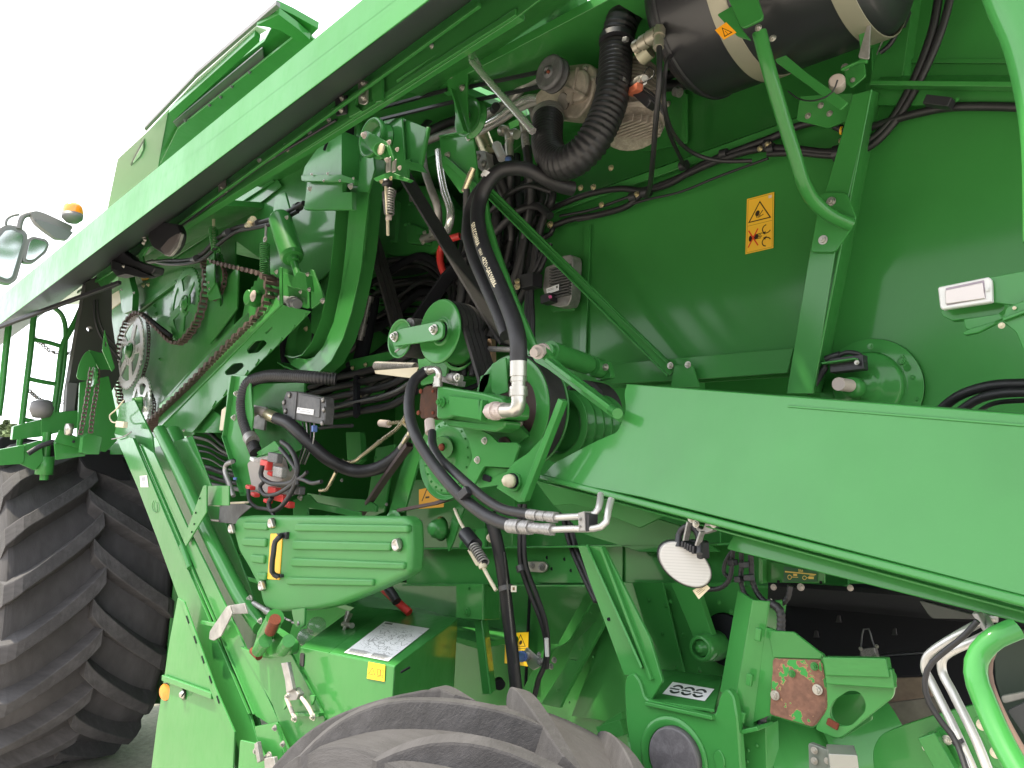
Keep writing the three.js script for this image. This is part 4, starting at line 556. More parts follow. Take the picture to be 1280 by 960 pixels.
{ // oil pump with cover plate, elbow and lines
  const pz = -1.33, pu = grp('oil_pump', U(585, 505, pz));
  plate('pump_cover', [[526, 488], [533, 482], [545, 482], [547, 505], [546, 520], [541, 523], [526, 523], [524, 516], [525, 500]], pz - .01, 0.05, mat(0.20, 0.22, 0.12, 0.8, 0, { map: tRustC, bumpMap: tGrit, bumpScale: 0.0006 }), { r: 0.01, parent: pu }); bolts(pu, [[526, 489], [523, 516]], pz - .008, 3.2, rust, domeBolt); bolts(pu, [[541, 489], [541, 516]], pz - .008, 2.4, rust, domeBolt);
  plate('pump_body', [[546, 482], [560, 484], [604, 491], [628, 498], [632, 506], [631, 522], [610, 526], [570, 520], [556, 524], [545, 524]], pz, 0.09, green, { r: 0.012, b: 0.006, bs: 3, parent: pu }); plate('pump_boss', [[560, 494], [598, 499], [600, 525], [562, 519]], pz + .012, 0.03, green, { r: 0.006, b: 0.002, parent: pu }); plate('pump_flange', [[600, 500], [603, 500], [601, 526], [598, 525]], pz + .02, 0.02, green, { r: 0.002, parent: pu }); plate('pump_base', [[548, 522], [572, 519], [632, 526], [630, 534], [618, 540], [560, 533]], pz - .02, 0.06, green, { r: 0.01, b: 0.004, parent: pu });
  bolts(pu, [[552, 503, 1.5], [561, 502, .6], [579, 497, .3], [590, 499, .3]], pz + .005, 3.6, green);
  // big steel elbow and the crimped sleeve above it
  const el = grp('elbow_fitting', U(632, 500, -1.3)), E = [[613, 514, -1.31], [648, 512, -1.29], [648, 448, -1.29]].map(Q), u = mpp(632, 510, -1.3);
  mk('union_nut', stackG(E[0], E[1], [[-.08, .02, 9 * u, 6], [.02, .14, 11.2 * u, 6], [.14, .24, 12 * u, 24], [.24, .4, 11 * u, 6], [.4, .5, 10 * u, 24]]), pinky, el);
  mk('elbow', tubeG([E[0].clone().lerp(E[1], .5), E[0].clone().lerp(E[1], .72), E[1].clone().add(V(-.006, .003, 0)), E[1].clone().lerp(E[2], .12), E[1].clone().lerp(E[2], .3)], 9.2 * u, { k: 18, step: .004 }), zinc, el);
  mk('hose_sleeve', stackG(E[1], E[2], [[.26, .38, 12 * u, 6], [.38, .44, 11 * u, 24], [.44, .54, 8.5 * u, 24], [.54, .62, 10.5 * u, 6], [.62, .64, 9 * u, 20], [.64, .97, 10.6 * u, 28]]), zinc, el);
  // small elbow on top of the pump
  const e2 = grp('elbow_fitting', U(545, 465, -1.33)), w = mpp(545, 465, -1.33); mk('sleeve', stackG([530, 464, -1.33], [543, 462, -1.33], [[0, .6, 6 * w, 20], [.6, 1, 5 * w, 6]]), zinc, e2); mk('elbow', tubeG([[541, 462, -1.33], [546, 462, -1.33], [548.5, 466, -1.33], [548, 473, -1.33]], 4.2 * w, { step: .004 }), zinc, e2); mk('nut', stackG([547, 471, -1.33], [547, 484, -1.33], [[0, .5, 5.6 * w, 6], [.5, 1, 6.6 * w, 6]]), zinc, e2);
  const e3 = grp('valve_fitting', U(570, 472, -1.36)); mk('valve_block', [barG([556, 474, -1.38], [577, 480, -1.38], 0.016, 0.03), stackG([561, 472, -1.36], [576, 473, -1.36], [[0, .25, 5.5 * w, 6], [.25, .6, 6.5 * w, 20], [.6, 1, 5 * w, 6]])], galv, e3); bolts(e3, [[572, 472]], -1.35, 4, zinc);
  // large round cover with its bolt circle, hub with a red cap
  const dk = mpp(556, 575, -1.5), dc = grp('clutch_housing', U(556, 572, -1.5)), prof = [[0, .006], [12 * dk, .006], [13 * dk, -.01], [20 * dk, -.01], [34 * dk, -.004], [46 * dk, -.006], [47 * dk, -.012], [49 * dk, -.012], [52 * dk, 0], [54 * dk, -.002], [54 * dk, -.02], [46 * dk, -.03], [0, -.03]];
  lathe('housing_disc', [556, 571, -1.5], prof, green, { parent: dc, k: 64 });
  { const q = U(556, 571, -1.5), B = merge([hexBolt]); for (let i = 0; i < 22; i++) { const t = i / 22 * 6.283; inst('bolt', hexBolt, green, V(q.x + Math.cos(t) * 42 * dk, q.y + Math.sin(t) * 42 * dk, q.z - .005), null, 1.3 * dk, dc); } }
  mk('hub', stackG([552, 560, -1.47], [560, 556, -1.56], [[0, 1, 14 * dk, 24]]), green, dc); lathe('hub_cap', [553, 559, -1.462], [[0, .01], [4 * dk, .008], [5 * dk, 0], [0, 0]], rust, { parent: dc });
  // mounting plates
  const mz = -1.40, mp = plate('pump_mount', [[577, 533], [590, 532], [612, 543], [622, 553], [646, 553], [649, 557], [640, 585], [605, 583], [592, 607], [582, 595], [590, 572], [586, 552]], mz, 0.008, green, { r: 0.006 }); bolts(mp, [[606, 551, 1], [597, 575, 1]], mz + .001, 3.6);
  plate('mount_fold', [[605, 583], [640, 586], [636, 590], [626, 606], [600, 610], [592, 606]], mz - .02, 0.006, green, { r: 0.002 }); plate('mount_slot', [[604, 592], [614, 596], [612, 603], [602, 600]], mz - .015, 0.003, blackD);
  plate('pump_pedestal', [[596, 530], [640, 522], [660, 545], [640, 560], [620, 552], [606, 540]], mz - .05, 0.02, green);
  const up = plate('pump_bracket', [[614, 455], [630, 447], [632, 447], [634, 490], [622, 494], [614, 490]], mz - .03, 0.006, green); plate('bracket_rim', [[600, 470], [613, 466], [610, 480], [602, 495], [598, 492]], mz - .06, 0.03, green);
  // big belt wheel with a wide belt
  const wk = mpp(640, 512, -1.52), bw = grp('belt_wheel', U(640, 512, -1.52)); lathe('wheel_rim', [636, 512, -1.46], [[40 * wk, -.02], [46 * wk, 0], [66 * wk, 0], [67 * wk, -.003], [64 * wk, -.006], [64 * wk, -.075], [42 * wk, -.075], [40 * wk, -.02]], green, { parent: bw, k: 64 }); lathe('wheel_web', CX(636, 512, -1.46, -1.49), [[0, 0], [40 * wk, 0], [41 * wk, -.02], [0, -.02]], mat(0.06, 0.035, 0.03, 0.7), { parent: bw }); lathe('wheel_flange', CX(636, 512, -1.46, -1.53), [[64 * wk, 0], [69 * wk, 0], [69 * wk, -.005], [64 * wk, -.005]], green, { parent: bw, k: 64 }); bolts(bw, [[650, 528, 1.3], [645, 563, .8]], -1.455, 3.4);
  { const q = CX(636, 512, -1.46, -1.495), L = []; for (let i = 0; i <= 40; i++) { const t = 1.9 - i / 40 * 4; L.push(V(q.x + Math.cos(t) * 65.5 * wk, q.y + Math.sin(t) * 65.5 * wk, q.z)); } mk('wide_belt', rect2(L, 0.062, 0.01), beltM, bw); }
  lathe('wheel_eye', [628, 557, -1.44], [[0, .0], [10 * wk, 0], [11 * wk, -.01], [0, -.01]], mat(0.06, 0.035, 0.03, 0.7));
  // grooved pulley stack
  const gk = mpp(716, 530, -1.66); const pp = [[0, .01], [30 * gk, .01], [33 * gk, .03], [36 * gk, .03]]; let h = .03, R = 44; for (let i = 0; i < 5; i++) { pp.push([R * gk, h], [(R + 1) * gk, h - .004], [(R - 6) * gk, h - .016], [(R - 6) * gk, h - .02], [(R + 1) * gk, h - .032]); h -= .036; } pp.push([R * gk, h], [0, h]);
  lathe('grooved_pulley', [708, 533, -1.62], pp, green, { k: 64 }); mk('drive_belt', rect2(hullPath([[[735, 533, -1.8], 46 * gk], [[735, 520, -1.8], 44 * gk]], -1.8), .07, .012, V(0, 0, 1), true), beltM);
  // angled guard bracket and bolt
  const ag = plate('angle_guard', [[703, 498], [708, 501], [662, 620], [656, 627], [648, 628], [620, 610], [634, 588], [642, 578], [660, 566], [684, 540]], -1.36, 0.006, green, { r: 0.004 }); bar('guard_edge', [704, 500, -1.345], [656, 624, -1.345], 0.018, 0.02, green); 
  const gb = plate('guard_boss', [[628, 594], [642, 590], [648, 594], [650, 606], [643, 616], [633, 612]], -1.35, 0.012, green, { r: 0.01 }); lathe('bush', [636, 601, -1.33], [[0, .018], [.007, .018], [.008, .012], [.014, .010], [.0165, .0], [.0165, -.01], [0, -.01]], cream, { parent: gb }); 
  lathe('bush_ring', [639, 601, -1.34], [[.012, 0], [.019, 0], [.019, -.006], [.012, -.006]], blackD, { parent: gb });
  // lever with its hydraulic cylinder
  const lv = plate('tension_lever', [[663, 441], [668, 433], [680, 431], [690, 446], [700, 456], [779, 516], [781, 524], [776, 529], [761, 519], [684, 461], [668, 452]], -1.42, 0.012, green, { r: 0.008 }); bar('lever_rib', [684, 450, -1.41], [772, 516, -1.41], 0.012, 0.02, green, { parent: lv }); mk('pin_boss', cylG([764, 511, -1.42], [772, 517, -1.36], 0.012), green, lv);
  mk('lever_bolt', stackG([667, 441, -1.38], [682, 438, -1.44], [[0, .3, .012], [.3, .42, .019, 20], [.42, .7, .018, 6], [.7, .85, .02]]), pinky, lv);
  const cy = grp('tension_cylinder', U(710, 450, -1.6)); mk('barrel', stackG([684, 438, -1.5], [750, 461, -1.78], [[0, .05, .02], [.05, .72, .03, 24], [.72, .76, .026], [.76, .82, .017], [.82, 1, .03]]), green, cy); bolts(cy, [[757, 459, 1.4]], -1.76, 2.6); plate('cylinder_lug', [[738, 446], [760, 452], [764, 472], [745, 476]], -1.78, 0.02, green, { parent: cy, r: 0.01 });
}
// ---------------------------------------------------------------- top centre: upright bracket, thin belts, compressor, hoses
{
  const ub = plate('belt_post', [[554, 83], [582, 68], [585, 72], [584, 120], [586, 166], [571, 167], [567, 125], [559, 106]], -1.55, 0.006, green, { r: 0.004 }); bolts(ub, [[579, 74], [561, 83], [564, 94], [578, 110]], -1.548, 3.4);
  bar('post_rib', [566, 112, -1.535], [582, 166, -1.535], 0.008, 0.02, green, { parent: ub }); plate('post_return', [[549, 85], [553, 83], [566, 118], [560, 120], [549, 112]], -1.58, 0.006, green);
  const k = mpp(590, 140, -1.6), gr = (c, R, n) => lathe('guide_pulley', c, [[0, -.004], [R * .55, -.004], [R * .62, -.012], [R * .84, -.004], [R, 0], [R, -.004], [R * .8, -.014], [R * .8, -.018], [R, -.028], [R, -.032], [0, -.034]], green);
  gr([584, 146, -1.58], 24 * k, 1); gr([584, 92, -1.58], 15 * k, 1); lathe('pulley_hub', [584, 146, -1.578], [[0, .012], [5 * k, .01], [6 * k, 0], [0, 0]], zinc);
  const bl = (a, b, w = 0.013) => mk('thin_belt', rect2([a, b], w, 0.009), black);
  bl([458, 140, -1.53], [560, 112, -1.58]); bl([470, 151, -1.5], [568, 127, -1.58]); bl([585, 109, -1.6], [684, 88, -1.62]); bl([590, 126, -1.6], [682, 107, -1.62]);
  // bright flattened tube
  const st = grp('steel_brace', U(620, 110, -1.5)); tube('brace_tube', [[590, 76, -1.5], [600, 88, -1.5], [615, 106, -1.5], [640, 134, -1.5], [666, 164, -1.5]], 0.0115, steel, { parent: st, k: 16 }); plate('brace_end', [[579, 66], [586, 61], [596, 72], [602, 86], [594, 86], [586, 74]], -1.5, 0.01, steel, { parent: st, r: 0.006 });
  // lower plate with diagonal
  const lp = plate('valve_bracket', [[549, 173], [555, 167], [588, 164], [592, 172], [597, 215], [597, 240], [575, 241], [553, 210]], -1.62, 0.006, green, { r: 0.006 }); bolts(lp, [[586, 172], [560, 194]], -1.618, 3.4); bar('bracket_rib', [556, 198, -1.61], [600, 238, -1.61], 0.02, 0.012, green, { parent: lp }); bar('bracket_lip', [550, 171, -1.61], [588, 163, -1.61], 0.006, 0.014, green, { parent: lp });
  mk('small_valve', stackG([592, 210, -1.58], [580, 240, -1.58], [[0, .18, .01], [.18, .4, .013, 6], [.4, .75, .011], [.75, 1, .012, 6]]), zincY); hose('thin_hose', [[583, 236, -1.58], [583, 262, -1.6], [580, 300, -1.62]], 4.4, hoseM);
  // steel lines: two bent down, a sheaf going back under the brace
  const u = mpp(550, 230, -1.75); tube('steel_line', [[548, 188, -1.75], [551, 215, -1.75], [556, 240, -1.75], [563, 262, -1.75], [563, 275, -1.75], [559, 288, -1.78]], 5 * u, steel); tube('steel_line', [[528, 186, -1.72], [530, 208, -1.72], [538, 234, -1.72], [547, 260, -1.74], [548, 285, -1.78]], 5 * u, galv);
  tube('steel_line', [[530, 168, -1.78], [545, 160, -1.8], [570, 150, -1.85], [600, 142, -1.85]], 6 * u, hoseM); tube('steel_line', [[534, 176, -1.76], [560, 166, -1.8], [590, 158, -1.84]], 5 * u, galv); tube('rubber_line', [[528, 160, -1.8], [542, 146, -1.85], [556, 138, -1.9], [572, 132, -1.95]], 4.5 * u, hoseM);
  tube('steel_line', [[596, 148, -1.75], [620, 137, -1.75], [640, 124, -1.75], [656, 106, -1.75], [672, 99, -1.75], [690, 100, -1.75]], 5.5 * u, pipeW); tube('steel_line', [[598, 160, -1.73], [620, 148, -1.73], [645, 130, -1.73], [665, 122, -1.73], [690, 128, -1.73]], 4 * u, steel); tube('steel_line', [[600, 166, -1.77], [625, 152, -1.77], [650, 136, -1.77], [672, 128, -1.77], [690, 136, -1.77]], 3.5 * u, pipeW); mk('line_clip', cylG([617, 137, -1.74], [620, 133, -1.72], 0.015), black);
  tube('steel_line', [[655, 128, -1.8], [664, 135, -1.8], [668, 150, -1.8]], 4 * u, galv);
  plate('engine_block', [[520, 130], [600, 110], [700, 85], [830, 60], [830, 250], [600, 330], [520, 300]], -2.45, 0.03, green, { r: 0 }); plate('engine_panel', [[540, 150], [560, 125], [590, 118], [600, 160], [560, 200]], -2.1, 0.01, green); plate('engine_panel', [[620, 140], [655, 130], [665, 170], [640, 190], [610, 180]], -2.05, 0.01, green);
  // exhaust bellows behind the pulley
  const ex = grp('exhaust_bellows', U(665, 75, -2.0)); tube('bellows', [[618, 96, -2.05], [640, 86, -2.05], [665, 74, -2.05], [690, 62, -2.05]], 18 * mpp(660, 75, -2.05), tubM, { pitch: 0.03, depth: 0.16, k: 20, parent: ex }); tube('bellows_elbow', [[684, 66, -2.05], [700, 58, -2.05], [716, 62, -2.05], [722, 78, -2.03]], 19 * mpp(700, 62, -2.05), tubM, { k: 20, parent: ex }); mk('band', cylG([708, 64, -2.0], [722, 76, -2.0], 0.03), pinky, ex);
  plate('bellows_bracket', [[700, 58], [712, 40], [735, 50], [745, 60], [726, 76], [712, 70]], -1.95, 0.008, green); plate('compressor_bracket', [[712, 45], [755, 14], [762, 30], [720, 60]], -1.98, 0.008, green); bolts(combine, [[745, 22], [590, 60]], -1.975, 3);
}
{ // air compressor: ribbed casting, cover, belt pulley
  const z = -1.68, c = grp('air_compressor', U(740, 130, z)), k = mpp(740, 130, z);
  plate('front_cover', [[668, 118], [684, 104], [702, 82], [734, 78], [744, 84], [745, 98], [742, 112], [737, 128], [722, 148], [704, 146], [670, 142]], z, 0.06, alu, { r: 0.02, b: 0.008, bs: 3, parent: c });
  plate('cover_dome', [[698, 96], [712, 86], [732, 86], [736, 104], [728, 124], [706, 130]], z + .018, 0.03, alu, { r: 0.03, b: 0.01, bs: 3, parent: c });
  bar('cover_rib', [706, 108, z + .02], [732, 120, z + .02], 0.008, 0.012, alu, { parent: c }); bar('cover_rib', [722, 84, z + .02], [714, 130, z + .02], 0.007, 0.012, alu, { parent: c }); lathe('port', [703, 127, z + .012], [[0, 0], [10 * k, 0], [11 * k, -.004], [0, -.004]], mat(.22, .2, .18, .7), { parent: c, axis: V(-.2, -.4, 1).normalize() });
  bolts(c, [[732, 85, 1], [731, 116, 1], [741, 98, .7]], z + .004, 3.2, zinc);
  // ribbed cylinder and head going down to the right
  const a = U(784, 96, z - .06), b = U(790, 158, z - .02), d = b.clone().sub(a); mk('cylinder_barrel', cylG(a, b, 25 * k, 25 * k, 28), alu, c); for (let i = 0; i < 11; i++) { const p = a.clone().lerp(b, .12 + i * .075), q = p.clone().addScaledVector(d, .03), R = (40 + (i > 6 ? 2 : 0)) * k; mk('cooling_fin', cylG(p, q, R, R, 28), alu, c); } mk('cylinder_head', [cylG(b, b.clone().addScaledVector(d, .06), 39 * k, 36 * k, 24)], alu, c); { const dn = d.clone().normalize(); for (let i = -4; i <= 4; i++) { const w = Math.sqrt(1 - i * i / 26) * 35 * k, q = b.clone().addScaledVector(d, .08).add(V(0, 0, i * 6.6 * k)); mk('head_rib', barG(q.clone().add(V(-w, 0, 0)), q.clone().add(V(w, 0, 0)), 3 * k, 9 * k, dn), alu, c); } } mk('lower_casing', cylG(a.clone().lerp(b, -.15), a.clone().lerp(b, .2), 22 * k, 27 * k, 24), alu, c);
  lathe('compressor_pulley', [686, 90, -1.58], [[0, .006], [3 * k, .006], [3.4 * k, .012], [6 * k, .012], [7 * k, .004], [9 * k, .002], [18 * k, .006], [21 * k, .004], [22.5 * k, -.002], [22.5 * k, -.008], [19 * k, -.016], [22.5 * k, -.026], [22.5 * k, -.034], [10 * k, -.04], [0, -.04]], castG, { parent: c }); mk('pulley_shaft', cylG([686, 90, -1.62], [700, 100, -1.7], 0.02), galv, c); lathe('shaft_nut', [686, 90, -1.57], [[0, .006], [2.4 * k, .006], [2.6 * k, 0], [0, 0]], rust, { parent: c, k: 6 });
  mk('hose_clamp', cylG([685, 140, z + .03], [686, 150, z + .035], 20.5 * k, 20.5 * k, 28), galv, c);
  // sensor with red plug
  const se = grp('pressure_sensor', U(797, 112, -1.6)); mk('sensor_body', stackG([790, 108, -1.62], [806, 98, -1.58], [[0, .5, .012], [.5, .8, .016, 6], [.8, 1, .01]]), zinc, se); mk('plug', barG([788, 116, -1.6], [800, 108, -1.58], 0.02, 0.02), mat(.45, .12, .06, .5), se); mk('connector', barG([794, 112, -1.61], [816, 132, -1.61], 0.026, 0.03), black, se); hose('wire', [[803, 104, -1.58], [816, 96, -1.58], [817, 88, -1.6], [810, 84, -1.62], [805, 92, -1.62]], .8, black, { parent: se });
  for (let i = 0; i < 3; i++) hose('wire', [[806, 110 + i * 5, -1.6], [820, 122 + i * 4, -1.6], [830, 138 + i * 3, -1.62]], 1.4, black);
  // thick convoluted intake hose
  const ih = grp('intake_hose', U(740, 110, -1.6)), hz = -1.62;
  tube('convoluted_hose', [[872, 26, hz - .26], [845, 4, hz - .2], [815, -3, hz - .12], [792, 6, hz - .05], [779, 24, hz - .01], [772, 50, hz], [769, 85, hz + .02], [765, 120, hz + .05], [755, 150, hz + .07], [740, 178, hz + .09], [722, 197, hz + .1], [704, 204, hz + .1], [690, 196, hz + .08], [684, 178, hz + .05], [685, 150, hz]], 20.5 * mpp(740, 110, hz), hoseM, { pitch: 0.0165, depth: 0.075, k: 28, parent: ih });
  for (const [x0, y0, x1, y1] of [[771, 48, 770.6, 54], [767, 98, 766.4, 103]]) { mk('cable_tie', cylG([x0, y0, hz + .012], [x1, y1, hz + .014], 22 * mpp(770, 60, hz), 22 * mpp(770, 60, hz), 28), black, ih); mk('tie_head', barG([x0 + 8, y0 + 2, hz + .05], [x0 + 14, y0 + 1, hz + .05], .012, .012), darkG, ih); }
}
{ // air tank with two straps, its valve and warning plate
  const z = -1.62, c0 = U(965, -62, z), R = 0.235, at = grp('air_tank', c0), L0 = U(816, 0, z).x, L1 = U(1112, 0, z).x, ax = V(1, 0, 0);
  const p = V(L0, c0.y, z - .1), len = L1 - L0; const prof = []; for (let i = 0; i <= 8; i++) { const t = i / 8 * 1.5708; prof.push([R * Math.sin(t), .09 - .09 * Math.cos(t)]); } for (let i = 8; i >= 0; i--) { const t = i / 8 * 1.5708; prof.push([R * Math.sin(t), len - .09 + .09 * Math.cos(t)]); }
  lathe('tank_shell', p, prof, new THREE.MeshPhysicalMaterial({ color: C(.014, .014, .018), roughness: .42, clearcoat: .3, clearcoatRoughness: .15 }), { axis: ax, parent: at, k: 64 });
  lathe('tank_seam', V(p.x + .085, p.y, p.z), [[R - .01, 0], [R + .004, .002], [R + .004, .012], [R - .01, .014]], black, { axis: ax, parent: at, k: 64 });
  for (const px of [892, 1030]) { const x = U(px, 30, z + .1).x; lathe('tank_strap', V(x - .02, p.y, p.z), [[R, 0], [R + .004, .001], [R + .004, .046], [R, .047]], mat(.34, .32, .25, .5, .5), { axis: ax, parent: at, k: 72 }); }
  label('warning_plate', [894, 38], [908, 28], [921, 41], [905, 50], -1.45, canvasTex(128, 96, g => { g.fillStyle = '#f0a01e'; g.fillRect(0, 0, 128, 96); g.strokeStyle = '#201408'; g.lineWidth = 6; g.beginPath(); g.moveTo(64, 18); g.lineTo(100, 78); g.lineTo(28, 78); g.closePath(); g.stroke(); g.fillStyle = '#201408'; g.font = 'bold 36px sans-serif'; g.textAlign = 'center'; g.fillText('!', 64, 72); }), { parent: at });
  // valve and lines at the left end
  const v = grp('drain_valve', U(810, 50, -1.5)); mk('valve_body', [stackG([793, 60, -1.52], [822, 42, -1.52], [[0, .2, .017, 6], [.2, .3, .014], [.3, .55, .019, 6], [.55, .62, .015], [.62, 1, .02, 6]]), stackG([824, 36, -1.52], [823, 60, -1.5], [[0, .4, .016, 6], [.4, .6, .01], [.6, 1, .014, 6]])], mat(.36, .33, .27, .45, .6), v); mk('valve_base', stackG([800, 72, -1.6], [812, 62, -1.6], [[0, 1, .024, 16]]), mat(.4, .38, .28, .5, .4), v);
  hose('air_line', [[824, 58, -1.5], [824, 100, -1.5], [820, 150, -1.55], [816, 200, -1.65], [812, 235, -1.85], [808, 246, -1.95]], 3.4, hoseM); hose('air_line', [[842, 68, -1.6], [834, 76, -1.55], [831, 95, -1.55], [830, 125, -1.55], [835, 152, -1.6], [850, 178, -1.7], [872, 194, -1.78], [900, 201, -1.82], [940, 201, -1.86]], 2.8, hoseM); hose('air_line', [[830, 130, -1.62], [836, 165, -1.75], [848, 192, -1.85], [855, 207, -1.92]], 2.4, hoseM);
  hose('air_line', [[826, 98, -1.8], [860, 86, -1.85], [905, 84, -1.88]], 6, hoseM); hose('air_line', [[830, 108, -1.8], [862, 104, -1.85], [915, 92, -1.88]], 7, hoseM); mk('line_nut', cylG([844, 114, -1.78], [850, 116, -1.78], .014), galv);
  plate('tank_cradle', [[1050, 88], [1072, 78], [1083, 78], [1085, 20], [1072, 30], [1076, 74], [1052, 84]], -1.72, 0.01, green); plate('strap_end', [[1072, 72], [1084, 30], [1088, 30], [1086, 74]], -1.7, 0.006, galv);
}
{ // wiring along the right wall, gathered hoses in the middle
  const z = ZW + .06, H = (n, pts, r, m = hoseM, o) => hose(n, pts.map(p => [p[0], p[1], p[2] ?? z]), r, m, o);
  H('wire_loom', [[672, 268], [700, 256], [735, 243], [775, 236], [806, 238], [836, 230], [880, 205], [930, 185], [965, 172], [1000, 157], [1030, 152], [1058, 163], [1085, 160], [1130, 146], [1180, 135], [1220, 133], [1300, 135]], 4.6);
  H('wire_loom', [[690, 283], [715, 274], [750, 268], [785, 257], [806, 240], [840, 226], [900, 200], [950, 186], [990, 186], [1045, 190], [1082, 178], [1110, 155], [1140, 105], [1165, 40], [1176, -20]], 4.6); H('wire_loom', [[960, 192], [1000, 191], [1046, 194], [1086, 184], [1120, 150], [1150, 100], [1176, 40], [1192, -20]], 4.8);
  H('brake_line', [[722, 276], [760, 268], [800, 252], [850, 240], [900, 220], [960, 198]], 1.6, black); H('brake_line', [[700, 270], [740, 262], [790, 245], [812, 240]], 2, black); H('wire_loom', [[672, 280], [668, 300], [690, 290], [690, 283]], 3.5);
  H('bright_wire', [[1062, 161], [1090, 158], [1130, 144], [1158, 138]], .8, galv); H('loom_branch', [[1100, 66], [1112, 56], [1122, 38], [1128, 18]], 3, black); H('loom_branch', [[1096, 68], [1104, 50], [1120, 30]], .8, galv); mk('plug', barG([1122, 32, z + .02], [1130, 12, z + .02], .03, .03), black);
  for (const [x, y, r, m] of [[808, 240, 6, black], [855, 207, 5.5, black], [792, 246, 5, black], [905, 192, 5, black], [964, 186, 5.5, black], [1047, 192, 9, black], [960, 180, 5, black]]) mk('loom_clamp', cylG([x - 4, y + 1, z + .005], [x + 4, y - 1, z + .005], r * 1.15 * mpp(x, y, z)), m); for (const x of [1053, 1060]) mk('loom_band', cylG([x - 1.4, 163, z], [x + 1.4, 163, z], 5.6 * mpp(1058, 163, z)), yellow);
  bolts(combine, [[796, 243, 1], [960, 181, 1.2], [950, 186, 1], [1052, 176, 1], [688, 281, 1.2], [752, 256, 1], [806, 178, 1], [764, 210, 1], [726, 235, 1], [742, 234, 1]], z + .012, 3, zincY);
  mk('loom_clip', barG([1158, 126, z + .03], [1190, 130, z + .03], .022, .03), black); bolts(combine, [[1196, 124]], z + .02, 2.4, green);
  // control box with cooling fins behind the brace
  const cbz = ZW + .09, cb = grp('control_module', U(697, 352, cbz)); plate('module_case', [[681, 334], [692, 330], [702, 320], [714, 318], [716, 324], [714, 372], [710, 382], [698, 384], [684, 380], [678, 360]], cbz, 0.05, galv, { r: 0.01, b: 0.003, parent: cb }); for (let i = 0; i < 11; i++) bar('cooling_fin', [688, 337 + i * 3.6, cbz + .006], [713, 331 + i * 3.6, cbz + .006], .006, .014, castG, { parent: cb }); label('type_label', [683, 361], [699, 355], [699, 363], [684, 368], cbz + .016, canvasTex(128, 48, g => { g.fillStyle = '#e6e6ea'; g.fillRect(0, 0, 128, 48); g.fillStyle = '#888'; g.fillRect(10, 12, 60, 3); g.fillRect(10, 22, 70, 3); g.fillStyle = '#555'; g.fillRect(98, 8, 18, 18); }), { parent: cb }); mk('plug', barG([680, 376, cbz + .02], [692, 372, cbz + .02], .03, .04), black, cb); mk('seal', cylG([687, 371, cbz + .03], [688, 371, cbz + .04], .006), mat(.5, .05, .2, .5), cb); plate('module_mount', [[716, 318], [722, 322], [718, 388], [690, 390], [688, 384], [712, 382]], cbz - .04, .006, green, { parent: cb });
  bolts(combine, [[647, 352, 1], [647, 358, 1.2]], -1.85, 3, zincY);
  for (let i = 0; i < 3; i++) H('module_cable', [[658 + i * 4, 440, ZW + .1], [658 + i * 4, 400, ZW + .1], [660 + i * 3, 352, ZW + .1], [664 + i * 6, 335, ZW + .1], [676 + i * 6, 316 - i * 6, ZW + .09]], 3.2, black); mk('cable_bundle', barG([655, 354, ZW + .12], [672, 350, ZW + .12], .05, .05), black);
  // gathered hoses dropping from the valve block
  const drop = [[618, 205, 622, 300, 596, 420, 6], [632, 190, 634, 300, 612, 420, 5.5], [646, 200, 644, 300, 624, 400, 5], [660, 190, 660, 260, 632, 380, 6], [676, 230, 664, 290, 640, 380, 6], [654, 235, 640, 300, 610, 400, 5], [690, 230, 672, 300, 645, 385, 5], [606, 240, 606, 320, 592, 420, 7], [588, 235, 590, 300, 584, 400, 6], [668, 240, 655, 310, 630, 400, 4], [640, 240, 628, 320, 600, 400, 4], [612, 225, 600, 300, 574, 410, 6], [624, 232, 614, 320, 590, 410, 6], [672, 220, 650, 320, 616, 400, 5], [682, 225, 664, 310, 628, 392, 4], [600, 250, 580, 330, 560, 420, 6], [650, 250, 632, 330, 606, 405, 6]];
  drop.forEach((d, i) => { const q = -1.9 - (i % 3) * .05; H('hydraulic_hose', [[d[0], d[1] - 6, q - .02], [d[0], d[1] + 20, q], [(d[0] + d[2]) / 2 + 1, (d[1] + d[3]) / 2, q], [d[2], d[3], q], [(d[2] + d[4]) / 2 + 6, (d[3] + d[5]) / 2, q], [d[4], d[5], q]], d[6], hoseM); });
  H('hydraulic_hose', [[604, 270, -1.85], [615, 262, -1.82], [640, 240, -1.8], [662, 232, -1.8], [690, 240, -1.82]], 3.2); H('hydraulic_hose', [[606, 305, -1.85], [620, 290, -1.85], [650, 262, -1.85], [672, 258, -1.85], [688, 270, -1.85]], 5);
  const sleeves = [[598, 158, 614, 198, 10, zincY], [620, 180, 628, 198, 6, whiteP], [636, 164, 637, 176, 6, zinc], [636, 178, 637, 196, 5.5, zinc], [654, 152, 657, 166, 6, zinc], [656, 168, 658, 186, 5.5, galv]]; for (const [x0, y0, x1, y1, r, m] of sleeves) mk('hose_ferrule', stackG([x0, y0, -1.8], [x1, y1, -1.8], [[0, .12, r * .8 * mpp(x0, y0, -1.8)], [.12, 1, r * mpp(x0, y0, -1.8), 20]]), m);
